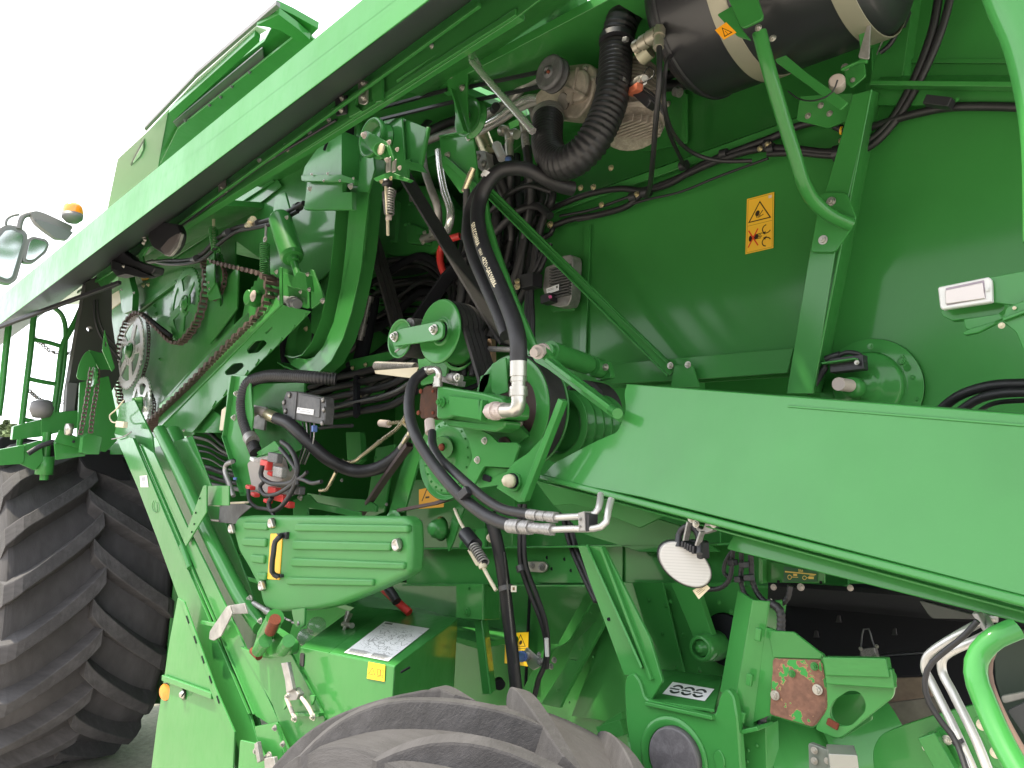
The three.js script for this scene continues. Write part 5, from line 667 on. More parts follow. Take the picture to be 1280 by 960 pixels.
  H('hydraulic_hose', [[612, 194, -1.8], [622, 216, -1.8], [634, 250, -1.84], [640, 280, -1.9]], 8); H('hydraulic_hose', [[626, 196, -1.82], [630, 225, -1.85], [634, 260, -1.9]], 4); H('hydraulic_hose', [[637, 194, -1.8], [638, 225, -1.82], [638, 265, -1.88], [640, 300, -1.92]], 5); H('hydraulic_hose', [[658, 184, -1.8], [662, 215, -1.8], [664, 255, -1.85], [655, 300, -1.9]], 5.4); mk('tee_fitting', [stackG([627, 163, -1.8], [646, 168, -1.8], [[0, .25, .02], [.25, .8, .012], [.8, 1, .018]]), stackG([636, 166, -1.8], [637, 180, -1.8], [[0, 1, .016, 6]])], zinc); mk('blue_ring', cylG([635, 198, -1.79], [635.5, 204, -1.79], .012), blue);
  plate('valve_block', [[594, 188], [606, 188], [612, 210], [604, 216], [594, 206]], -1.75, .04, galv, { r: .01 }); for (const [x, y, r] of [[598, 196, 8], [605, 205, 9]]) lathe('valve_port', [x, y, -1.73], [[0, .01], [r * .0008, .01], [r * .0016, 0], [0, 0]], galv);
  // main hose with printing, held by a white clip
  const pth = [[716, 236, -1.62], [700, 232, -1.58], [684, 224, -1.54], [664, 214, -1.5], [644, 210, -1.46], [624, 214, -1.43], [610, 228, -1.41], [600, 250, -1.4], [597, 275, -1.38], [603, 305, -1.36], [617, 340, -1.34], [632, 375, -1.32], [643, 405, -1.3], [648, 430, -1.29], [648, 452, -1.29]];
  const mh = grp('main_hose', U(610, 260, -1.4)), rad = 9.6 * mpp(610, 260, -1.38), cu = curve(pth); mk('hose', tubeG(cu, rad, { k: 20 }), hoseM, mh); H('hose_twin', pth.slice(5, 13).map(([x, y, q], i) => [x - 14 + i * .6, y + 14, q - .04]), 8, hoseM, { parent: mh });
  { // printing along the hose, cut to the text
    const t = canvasTex(1024, 48, g => { g.fillStyle = '#1a1a1c'; g.fillRect(0, 0, 1024, 48); g.fillStyle = '#e2d9bd'; g.font = 'bold 50px sans-serif'; g.textBaseline = 'middle'; g.fillText('SELECOHMA', 10, 25, 330); g.font = 'bold 32px sans-serif'; g.fillText('ITALY', 350, 25, 100); g.font = 'bold 50px sans-serif'; g.fillText('<R21>-SAE100R4-', 460, 25, 555); });
    const pos = [], uv = [], idx = [], N = 60, m = 4, ph0 = 1.25, dph = .85; for (let i = 0; i <= N; i++) { const s = .455 + .345 * i / N, p = cu.getPointAt(s), tg = cu.getTangentAt(s), view = CAM.clone().sub(p).normalize(), side = tg.clone().cross(V(0, 0, 1)).normalize(), out = side.clone().cross(tg).normalize(); for (let j = 0; j <= m; j++) { const a = ph0 + dph * (j / m), q = p.clone().addScaledVector(side, Math.cos(a) * (rad + .0006)).addScaledVector(out, Math.sin(a) * (rad + .0006)); pos.push(q.x, q.y, q.z); uv.push(i / N, j / m); } } for (let i = 0; i < N; i++) for (let j = 0; j < m; j++) { const A = i * (m + 1) + j, B = A + m + 1; idx.push(A, B, A + 1, A + 1, B, B + 1); } const g = new THREE.BufferGeometry(); g.setAttribute('position', new THREE.Float32BufferAttribute(pos, 3)); g.setAttribute('uv', new THREE.Float32BufferAttribute(uv, 2)); g.setIndex(idx); g.computeVertexNormals(); mk('hose_print', g, mat(1, 1, 1, .6, 0, { map: t, side: 2 }), mh);
  }
  mk('hose_clip', cylG([609, 224, -1.41], [613, 218, -1.415], rad * 1.06, rad * 1.06, 24), whiteP, mh);
  // brace from the valve area to the wall rail, and the bent one beside the hose
  const br = grp('diagonal_brace', U(720, 350, -1.85)); bar('brace_face', [598, 226, -1.75], [840, 466, -1.92], .034, .006, green, { parent: br }); bar('brace_lip', [606, 242, -1.745], [836, 470, -1.915], .006, .02, green, { parent: br }); bar('brace_fold', [598, 224, -1.755], [842, 460, -1.925], .006, .03, green, { parent: br });
  const b2 = grp('bent_brace', U(630, 330, -1.6)); const bp = [[604, 248, -1.62], [608, 280, -1.6], [618, 315, -1.58], [634, 360, -1.55], [652, 405, -1.52], [668, 442, -1.5]]; mk('brace_face', rect2(bp, .008, .04), green, b2); mk('brace_lip', rect2(bp.map(p => [p[0] - 4, p[1] + 1, p[2] + .012]), .02, .006), green, b2);
}
// ---------------------------------------------------------------- lower left: inclined channel, shield, pipe, toolbox, plastic cover
{
  const z = -1.22, ch = grp('inclined_channel', U(250, 720, z));
  plate('outer_strip', [[143, 542], [168, 548], [200, 620], [232, 690], [264, 780], [312, 893], [332, 960], [296, 985], [290, 915], [222, 745], [195, 670], [172, 610]], z, 0.008, green, { parent: ch, r: 0.002 });
  plate('channel_groove', [[164, 548], [180, 560], [236, 685], [274, 776], [320, 890], [332, 930], [308, 893], [258, 780], [228, 690]], z - .03, 0.006, green, { parent: ch, r: 0 });
  plate('inner_strip', [[176, 555], [192, 566], [232, 655], [264, 720], [302, 800], [348, 902], [346, 912], [318, 894], [272, 778], [234, 688]], z + .004, 0.008, green, { parent: ch, r: 0.002 });
  bar('strip_edge', [167, 548, z + .003], [312, 893, z + .003], 0.006, 0.01, green, { parent: ch }); bar('strip_edge', [176, 557, z + .006], [318, 893, z + .006], 0.005, 0.01, green, { parent: ch });
  plate('channel_web', [[190, 560], [240, 545], [330, 780], [372, 860], [345, 905], [300, 800]], z - .12, 0.006, green, { parent: ch, r: 0 });
  label('small_label', [175, 595], [184, 594], [186, 609], [176, 609], z + .001, canvasTex(48, 64, g => { g.fillStyle = '#d9d7d2'; g.fillRect(0, 0, 48, 64); g.fillStyle = '#9a9aa0'; g.fillRect(10, 8, 26, 22); g.fillStyle = '#caa'; g.fillRect(14, 34, 16, 14); }), { parent: ch });
  tube('edge_trim', [[192, 626, z + .004], [190, 632, z + .004], [193, 640, z + .004], [197, 638, z + .004], [196, 628, z + .004]], .0015, green, { parent: ch });
  const top = plate('channel_head', [[150, 505], [168, 500], [190, 545], [192, 566], [176, 557], [143, 543]], z - .05, 0.008, green, { parent: ch }); hose('head_wire', [[155, 500, z], [145, 512, z], [137, 520, z], [140, 527, z], [152, 527, z]], .9, cream); bar('head_latch', [147, 530, z + .01], [157, 531, z + .01], .03, .02, cream); tube('feed_line', [[140, 549, z + .02], [156, 545, z + .01], [164, 540, z]], .003, galv);
  plate('wedge_gusset', [[130, 504], [134, 508], [148, 545], [152, 568], [128, 568], [127, 545]], z - .25, 0.01, green, { r: 0 });
  // bracket on the channel
  plate('side_bracket', [[229, 675], [254, 607], [258, 606], [258, 640], [232, 683]], z + .02, 0.006, green, { r: 0.004 }); plate('bracket_back', [[256, 607], [286, 607], [286, 632], [258, 632]], z - .01, 0.006, green); tube('bracket_tube', [[228, 682, z + .01], [238, 710, z + .01]], 0.013, green);
  for (const [x, y] of [[250, 623], [245, 641], [243, 655], [240, 665]]) mk('bolt_hole', cylG([x, y, z + .021], [x, y, z + .018], .004), blackD);
  // pipe along the channel
  const pr = mpp(260, 660, z - .04); tube('drain_pipe', [[200, 538, z - .05], [230, 600, z - .05], [262, 670, z - .05], [300, 745, z - .05], [326, 784, z - .05]], 9 * pr, green, { k: 18 }); tube('dark_pipe', [[216, 540, z - .15], [250, 620, z - .15], [290, 700, z - .15]], 12 * pr, green);
  // side shield at the wheel
  const sz = z + .05, sh = plate('wheel_shield', [[222, 747], [227, 750], [245, 800], [268, 866], [290, 916], [286, 985], [186, 985], [196, 905], [205, 848], [212, 800]], sz, 0.004, green, { r: 0.003 }); bar('shield_seam', [204, 847, sz + .008], [266, 870, sz + .008], 0.02, 0.012, green, { parent: sh });
  plate('shield_flange', [[224, 748], [230, 752], [270, 862], [293, 915], [290, 985], [283, 985], [285, 918], [262, 862]], sz + .012, 0.006, green, { parent: sh, r: 0.001 }); for (let i = 0; i < 5; i++) bar('flange_slot', [233 + i * 9.5, 770 + i * 25, sz + .013], [236 + i * 9.5, 779 + i * 25, sz + .013], .006, .004, blackD, { parent: sh });
  const q = U(207, 865, sz + .004); lathe('reflector', q, [[0, .006], [.028, .005], [.032, 0], [0, 0]], orangeLens, { axis: V(.35, 0, .93).normalize(), parent: sh });
  const la = lathe('shield_latch', [229, 868, sz + .004], [[0, .012], [.008, .012], [.012, .004], [.02, 0], [0, 0]], zinc, { parent: sh }); bar('latch_slot', [227, 871, sz + .016], [231, 865, sz + .016], .004, .004, blackD, { parent: la });
  // silver catch bracket
  const sb = grp('catch_bracket', U(280, 775, z)); plate('catch_arm', [[262, 789], [270, 777], [283, 758], [287, 757], [290, 767], [276, 795], [267, 801], [261, 799]], z + .04, 0.006, galv, { r: 0.006, parent: sb }); plate('catch_foot', [[285, 757], [305, 754], [309, 767], [288, 768]], z + .01, 0.006, galv, { r: 0.002, parent: sb }); bar('catch_pin', [253, 778, z + .03], [272, 781, z + .03], .014, .014, green, { parent: sb });
  // pivot plate with three pins
  const pv = plate('pivot_plate', [[322, 790], [336, 783], [350, 792], [364, 803], [363, 818], [345, 822], [324, 822], [314, 814]], z + .02, 0.03, green, { r: 0.015, b: 0.004 }); for (const [x0, y0, x1, y1, r] of [[332, 794, 344, 772, 8.5], [323, 813, 332, 801, 6.4], [353, 813, 361, 801, 6]]) { mk('pivot_pin', cylG([x0, y0, z + .04], [x1, y1, z + .08], r * pr, r * pr, 20), green, pv); } mk('worn_face', cylG([338, 789, z + .075], [344, 774, z + .09], 5.6 * pr, 5.6 * pr, 14), rust, pv); mk('worn_edge', cylG([316, 813, z + .03], [324, 821, z + .03], 4 * pr, 4 * pr, 10), rust, pv);
  bolts(pv, [[326, 776]], z + .03, 3, galv);
  // lower inclined plate with the over-centre clamp
  const lp = plate('inclined_plate', [[300, 808], [330, 822], [364, 818], [406, 898], [404, 912], [350, 962], [352, 912], [340, 880]], z + .01, 0.008, green, { r: 0.004 }); plate('plate_apron', [[318, 908], [346, 903], [372, 962], [330, 962]], z + .03, 0.006, green); bar('apron_edge', [346, 905, z + .04], [362, 958, z + .04], .006, .01, green);
  const tc = grp('toggle_clamp', U(362, 860, z + .05)); plate('clamp_handle', [[351, 829], [359, 828], [366, 862], [358, 866], [356, 850]], z + .07, 0.012, galv, { r: 0.003, parent: tc }); plate('clamp_jaw', [[357, 862], [367, 860], [373, 868], [370, 875], [360, 876]], z + .06, 0.02, galv, { r: 0.004, parent: tc }); tube('clamp_rod', [[358, 872, z + .05], [363, 885, z + .05], [369, 899, z + .05]], .006, pinky, { parent: tc }); tube('clamp_rod', [[377, 872, z + .05], [386, 885, z + .05], [392, 897, z + .05]], .006, pinky, { parent: tc }); bolts(tc, [[369, 898, 1.2], [392, 896, 1.2], [360, 870, 1]], z + .06, 3, zinc); for (const [a, b] of [[[352, 880], [360, 873]], [[387, 875], [393, 869]]]) plate('clamp_ear', [[a[0], a[1] - 6], [b[0], b[1]], [b[0], b[1] + 6], [a[0] + 2, a[1] + 8]], z + .04, .006, green, { parent: tc }); bar('clamp_base', [366, 893, z + .02], [402, 893, z + .02], .01, .02, green, { parent: tc });
  // bottom corner hardware
  bolts(lp, [[323, 938, 1.6], [337, 947, 1.8], [344, 910, 1], [354, 930, 1]], z + .05, 3, galv); plate('corner_bracket', [[300, 925], [322, 930], [345, 975], [296, 985]], z + .06, 0.008, green); plate('corner_lug', [[330, 948], [342, 946], [350, 985], [332, 985]], z + .08, .012, galv); bar('corner_link', [322, 928, z + .08], [326, 952, z + .08], .02, .014, galv);
}
{ // moulded plastic cover with ribs, grab handle and quarter-turn latches
  const z = -1.28, cv = grp('moulded_cover', U(420, 700, z));
  plate('cover_shell', [[290, 660], [296, 646], [312, 644], [504, 645], [512, 652], [513, 690], [511, 715], [505, 720], [482, 731], [452, 744], [420, 757], [392, 763], [345, 765], [330, 760], [326, 750], [324, 738], [310, 710], [298, 690]], z, 0.055, plastic, { r: 0.02, b: 0.016, bs: 5, parent: cv });
  const rib = (a, b, c, d) => plate('cover_rib', [a, b, c, d], z + .010, 0.02, plastic, { r: 0.012, b: 0.006, bs: 3, parent: cv });
  rib([369, 654], [509, 656], [509, 666], [367, 664]); rib([365, 675], [488, 678], [487, 689], [364, 687]); rib([363, 697], [505, 703], [504, 712], [362, 708]); rib([358, 721], [466, 724], [465, 733], [357, 731]); rib([304, 652], [334, 653], [333, 663], [303, 661]); rib([303, 672], [332, 673], [331, 684], [301, 682]); rib([312, 693], [330, 694], [329, 705], [313, 703]); rib([320, 716], [332, 716], [331, 726], [322, 725]);
  const pad = plate('handle_pad', [[338, 667], [353, 667], [349, 725], [334, 724]], z + .003, 0.004, yellow, { r: 0.003, parent: cv }); tube('grab_handle', [[352, 669, z + .012], [350, 671, z + .025], [344, 677, z + .035], [342, 690, z + .04], [340, 708, z + .038], [341, 717, z + .03], [348, 721, z + .014]], .009, black, { parent: cv }); plate('handle_foot', [[345, 667], [358, 665], [357, 674], [350, 673]], z + .012, .012, black, { r: .004, parent: cv }); plate('handle_foot', [[338, 716], [351, 718], [351, 722], [343, 723]], z + .012, .012, black, { r: .004, parent: cv });
  for (const [x, y] of [[341, 654], [498, 681], [329, 732], [291, 661]]) { const l = lathe('quarter_turn_latch', [x, y, z + .003], [[0, .004], [.010, .004], [.012, .012], [.016, .012], [.019, 0], [0, 0]], zinc, { parent: cv }); bar('latch_wing', [x - 1.5, y - 5, z + .014], [x + 1.5, y + 5, z + .014], .008, .012, zinc, { parent: cv }); }
  plate('cover_tab', [[364, 762], [381, 760], [380, 782], [374, 786], [368, 782]], z + .002, .008, green, { r: .008, parent: cv }); bolts(cv, [[373, 779]], z + .003, 2.6, galv, domeBolt);
  bolts(combine, [[313, 749, 1.4]], z, 3, zinc); mk('hinge_rod', stackG([317, 754, z], [342, 769, z], [[0, .6, .009], [.6, .7, .012, 6], [.7, 1, .01]]), galv); for (let i = 0; i < 4; i++) bar('retaining_link', [344 + i * 7, 766 + i * 4, z - .01], [350 + i * 7, 770 + i * 3, z - .01], .006, .006, galv);
}
{ // mounting arm behind, connector cluster, controller, hose loom
  const z = -1.36;
  const ma = plate('mounting_arm', [[286, 472], [294, 468], [312, 470], [316, 520], [312, 560], [316, 600], [306, 620], [300, 620], [288, 570], [280, 545], [283, 500]], z - .05, 0.008, green, { r: 0.004 }); bar('arm_flange', [293, 470, z - .045], [282, 545, z - .045], .006, .03, green, { parent: ma }); bar('arm_flange', [281, 545, z - .045], [304, 616, z - .045], .006, .03, green, { parent: ma }); bolts(ma, [[296, 492], [293, 522]], z - .049, 3); plate('arm_label', [[277, 512], [282, 508], [282, 538], [274, 538]], z - .06, .004, cream, { parent: ma });
  tube('convoluted_loom', [[420, 474, z - .2], [395, 472, z - .14], [360, 470, z - .1], [330, 471, z - .08], [310, 480, z - .06], [303, 500, z - .05], [304, 520, z - .05], [310, 540, z - .05], [316, 556, z - .05], [320, 566, z - .05]], 8 * mpp(305, 510, z), hoseM, { pitch: .012, depth: .08, k: 18 }); mk('loom_clip', cylG([312, 546, z - .045], [316, 552, z - .045], 9 * mpp(305, 510, z)), galv);
  plate('loom_backing', [[316, 480], [380, 478], [380, 560], [330, 580], [318, 540]], z - .22, .01, green); plate('valve_plate', [[311, 505], [333, 509], [330, 538], [315, 535]], z - .18, .01, galv); const ef = grp('elbow_fitting', U(325, 518, z - .12)); mk('elbow', tubeG([[317, 516, z - .16], [321, 513, z - .12], [328, 515, z - .11], [336, 519, z - .11]], .018, { step: .006 }), pinky, ef); mk('ferrule', stackG([332, 517, z - .11], [348, 524, z - .11], [[0, .2, .018], [.2, 1, .024, 20]]), zincY, ef); hose('return_hose', [[346, 523, z - .11], [362, 530, z - .11], [385, 552, z - .14], [410, 574, z - .2], [440, 588, z - .28], [470, 586, z - .3], [492, 574, z - .32], [510, 556, z - .34]], 8, hoseM);
  const ec = grp('control_unit', U(380, 508, z)); plate('unit_case', [[358, 489], [369, 489], [406, 497], [407, 509], [405, 531], [367, 525], [354, 519], [352, 505]], z - .12, 0.04, ecuM, { r: 0.006, b: 0.003, parent: ec }); plate('unit_rib', [[368, 490], [371, 490], [368, 524], [365, 524]], z - .115, .006, ecuM, { parent: ec, r: .001 }); plate('unit_step', [[376, 493], [400, 498], [399, 522], [374, 518]], z - .116, .006, ecuM, { parent: ec, r: .006 }); label('type_label', [372, 509], [393, 512], [392, 519], [371, 516], z - .115, canvasTex(128, 48, g => { g.fillStyle = '#d8d8da'; g.fillRect(0, 0, 128, 48); g.fillStyle = '#667'; g.fillRect(8, 10, 12, 8); g.fillRect(40, 12, 50, 3); g.fillRect(24, 28, 80, 3); }), { parent: ec }); for (const [x, y] of [[355, 503], [357, 514], [405, 512], [403, 529], [362, 494], [404, 500]]) lathe('case_lug', [x, y, z - .118], [[0, .006], [.006, .006], [.012, 0], [0, 0]], galv, { parent: ec, k: 14 }); mk('blue_plug', barG([393, 532, z - .13], [393, 540, z - .13], .012, .02), blue, ec); for (let i = 0; i < 4; i++) hose('wire', [[378 + i * 5, 528, z - .14], [380 + i * 4, 550, z - .14], [372 + i * 3, 580, z - .16]], 1, i % 2 ? galv : black, { parent: ec });
  // connectors and coiled leads
  const cc = grp('connector_cluster', U(338, 600, z)); plate('cluster_plate', [[318, 572], [342, 551], [352, 564], [364, 585], [362, 590], [350, 560], [330, 570]], z - .05, .006, green, { parent: cc }); plate('sunlit_tab', [[320, 566], [343, 551], [352, 562], [325, 570]], z - .045, .006, green, { parent: cc }); plate('cluster_body', [[308, 578], [320, 572], [345, 568], [352, 575], [356, 596], [340, 616], [328, 618], [314, 610]], z - .03, .05, mat(.3, .27, .25, .6), { r: .02, b: .005, parent: cc });
  for (const [x, y, w, h, m] of [[344, 572, 12, 12, castG], [350, 590, 11, 13, galv], [333, 581, 9, 12, red], [343, 613, 10, 9, red], [351, 622, 12, 9, red], [360, 630, 10, 8, red], [340, 592, 5, 5, red], [313, 609, 6, 5, red], [319, 618, 5, 5, red], [335, 626, 5, 5, red], [370, 612, 16, 10, ecuM], [318, 574, 5, 5, whiteP]]) mk('connector', barG([x - w / 2, y - 1, z + .0], [x + w / 2, y + 1.5, z + .0], h * mpp(x, y, z), .025, V(0, 0, 1), .004), m, cc);
  const cl = (pts, r) => hose('lead', pts.map(p => [p[0], p[1], z + .03]), r, hoseM, { parent: cc }); cl([[328, 582], [326, 594], [336, 603], [352, 605], [366, 602], [372, 590], [370, 575], [362, 560], [352, 552]], 3.2); cl([[372, 600], [356, 612], [344, 618], [330, 618], [325, 608], [330, 602]], 2.6); cl([[373, 595], [366, 612], [356, 628], [348, 636], [338, 638], [336, 628], [340, 622]], 3); cl([[310, 612], [312, 626], [320, 634], [340, 640], [346, 660]], 2.4); cl([[372, 598], [380, 600], [390, 604], [402, 602]], 2.6); cl([[350, 560], [362, 575], [371, 590], [372, 606]], 2.8); cl([[384, 590], [378, 596], [370, 600], [350, 606]], 2.4);
  // grey catch plate with its wire loop; bent tube
  const gc = grp('wire_catch', U(290, 642, z + .05)); plate('catch_plate', [[275, 630], [305, 630], [314, 633], [300, 645], [294, 655], [273, 653]], z + .06, .006, castG, { r: .003, parent: gc }); tube('wire_loop', [[275, 632, z + .065], [258, 632, z + .065], [254.5, 636, z + .065], [254, 646, z + .065], [257, 649, z + .065], [273, 651, z + .065]], .0035, pinky, { parent: gc }); bar('catch_bar', [288, 629, z + .05], [308, 628, z + .05], .008, .02, cream); tube('bent_tube', [[291, 577, z], [282, 582, z], [281, 588, z], [286, 602, z], [292, 620, z]], .009, galv); hose('black_bend', [[292, 576, z - .01], [284, 580, z - .01], [281, 590, z - .01], [287, 610, z - .01]], 3, black); mk('blue_plug', cylG([294, 597, z - .02], [294, 600, z - .02], .008), blue);
  const ep = plate('frame_end_plate', [[366, 625], [385, 618], [395, 628], [450, 640], [450, 648], [384, 634], [384, 650], [366, 650]], z - .2, .01, green); bolts(ep, [[376, 622, 1.2], [365, 617, 1]], z - .195, 2.6);
  // dark loom crossing to the left
  for (let i = 0; i < 8; i++) hose('harness', [[235 + rr(-4, 4), 536 + i * 9, -1.8], [262, 545 + i * 8 + rr(-4, 4), -1.78], [285, 556 + i * 8 + rr(-5, 5), -1.78], [340 + i * 4, 560 + i * 8, -1.8]], rr(1, 4.5), i % 3 == 1 ? darkG : black);
}
{ // steel box with its instruction sheet
  const z = -1.22, h = { y: 0 }; const B = grp('storage_box', U(480, 820, z));
  const T = [[375, 809], [411, 816], [494, 833]].map(p => U(p[0], p[1], z)); const top = plane3(T[0], T[2], U(572, 775, z - .42));
  const P = (x, y) => U(x, y, top); const a = T[0], b = T[1], c = T[2], bk = P(572, 774), bl = P(446, 757), bm = P(481, 761);
  const dn = V(0, -.5, 0), D = p => p.clone().add(dn);
  plate('box_front', [a, b.clone().add(V(-.001, 0, 0)), D(b).add(V(-.001, 0, 0)), D(a)], z, .004, green, { r: .004, parent: B }); plate('box_front', [b.clone().add(V(.001, 0, .003)), c.clone().add(V(0, 0, .003)), D(c), D(b)], plane3(b.clone().add(V(0, 0, .003)), c.clone().add(V(0, 0, .003)), D(c).add(V(0, 0, .003))), .004, green, { r: .006, parent: B });
  plate('box_end', [c, bk, D(bk), D(c)], plane3(c, bk, D(bk)), .004, green, { r: .004, parent: B }); plate('box_lid', [a, b, bm, bl], top, .006, green, { r: .006, parent: B }); plate('box_lid', [b.clone().add(V(.003, .002, 0)), c.clone().add(V(0, .002, 0)), bk.clone().add(V(0, .002, 0)), bm.clone().add(V(.003, .002, 0))], plane3(b.clone().add(V(0, .003, 0)), c.clone().add(V(0, .003, 0)), bk.clone().add(V(0, .003, 0))), .006, green, { r: .008, parent: B });
  const t2 = { p: top.p.clone().addScaledVector(top.n, .003), n: top.n };
  label('instruction_sheet', [481, 777], [537, 786], [485, 827], [430, 816], t2, canvasTex(512, 640, (g, w, hh) => { g.fillStyle = '#e2e2e4'; g.fillRect(0, 0, w, hh); g.fillStyle = '#222'; g.fillRect(24, 20, 90, 26); g.fillStyle = '#333'; let s = 3; const r = () => (s = s * 16807 % 2147483647) / 2147483647; for (let k = 0; k < 260; k++) { const x = 20 + r() * 470, y = 60 + r() * 560; if (r() > .5) g.fillRect(x, y, 10 + r() * 34, 2); else g.fillRect(x, y, 4, 4); } g.strokeStyle = '#222'; g.lineWidth = 3; for (let k = 0; k < 26; k++) { g.beginPath(); g.arc(120 + r() * 290, 120 + r() * 380, 6 + r() * 26, r() * 6, r() * 6 + 3); g.stroke(); g.beginPath(); const x = 60 + r() * 360, y = 110 + r() * 420; g.moveTo(x, y); g.lineTo(x + 50 * r(), y + 60 * r()); g.lineTo(x + 80 * r(), y + 10); g.stroke(); } for (let k = 0; k < 22; k++) { g.fillRect(24, 560 + k * 3.2, 190 + r() * 60, 1.4); g.fillRect(290, 560 + k * 3.2, 150 + r() * 50, 1.4); } }), { parent: B, off: .001 });
  label('warning_label', [461, 827], [482, 831], [481, 852], [459, 848], z + .004, canvasTex(128, 128, g => { g.fillStyle = '#f2c21e'; g.fillRect(0, 0, 128, 128); g.strokeStyle = '#3a2c08'; g.lineWidth = 4; g.beginPath(); g.moveTo(34, 40); g.lineTo(58, 92); g.lineTo(10, 92); g.closePath(); g.stroke(); g.font = 'bold 28px sans-serif'; g.fillStyle = '#3a2c08'; g.fillText('!', 29, 86); g.strokeRect(74, 44, 20, 44); g.strokeRect(96, 44, 20, 44); g.fillRect(72, 96, 46, 4); }), { parent: B });
  const lt = grp('lid_latch', P(434, 783)); mk('latch_hook', [barG(P(430, 788).add(V(0, .006, 0)), P(438, 780).add(V(0, .03, 0)), .014, .01), cylG(P(429, 785).add(V(0, .012, 0)), P(440, 787).add(V(0, .012, 0)), .009), cylG(P(432, 780).add(V(0, .006, 0)), P(434, 779).add(V(0, .04, 0)), .008)], zinc, lt); 
  plate('box_badge', [[375, 816], [380, 817], [379, 834], [374, 832]], z + .003, .003, black, { parent: B }); bar('lid_notch', P(501, 834).add(V(.002, -.012, 0)), P(512, 828).add(V(.002, -.012, 0)), .006, .004, blackD, { parent: B });
  // clear bottle and red strap lying behind the box
  const bt = grp('clear_lamp_glass', U(385, 790, z - .1)); const gl = new THREE.MeshPhysicalMaterial({ color: C(.72, .72, .74), roughness: .15, transmission: .9, thickness: 0 }); mk('glass_bowl', latheG([383, 797, z - .1], [[.0, .03], [.016, .027], [.026, .012], [.028, 0], [.026, -.01]], V(-.3, .5, .8).normalize(), 24), gl, bt); mk('glass_bowl', latheG([396, 783, z - .16], [[.0, .03], [.02, .026], [.03, .01], [.032, 0]], V(.5, .4, .6).normalize(), 24), gl, bt);
  const rs = grp('red_strap', U(495, 745, -1.6)); hose('strap', [[478, 735, -1.6], [492, 748, -1.6], [512, 766, -1.62]], 5, red, { parent: rs }); hose('strap_cover', [[482, 732, -1.58], [490, 742, -1.58], [496, 752, -1.58]], 6, black, { parent: rs });
}
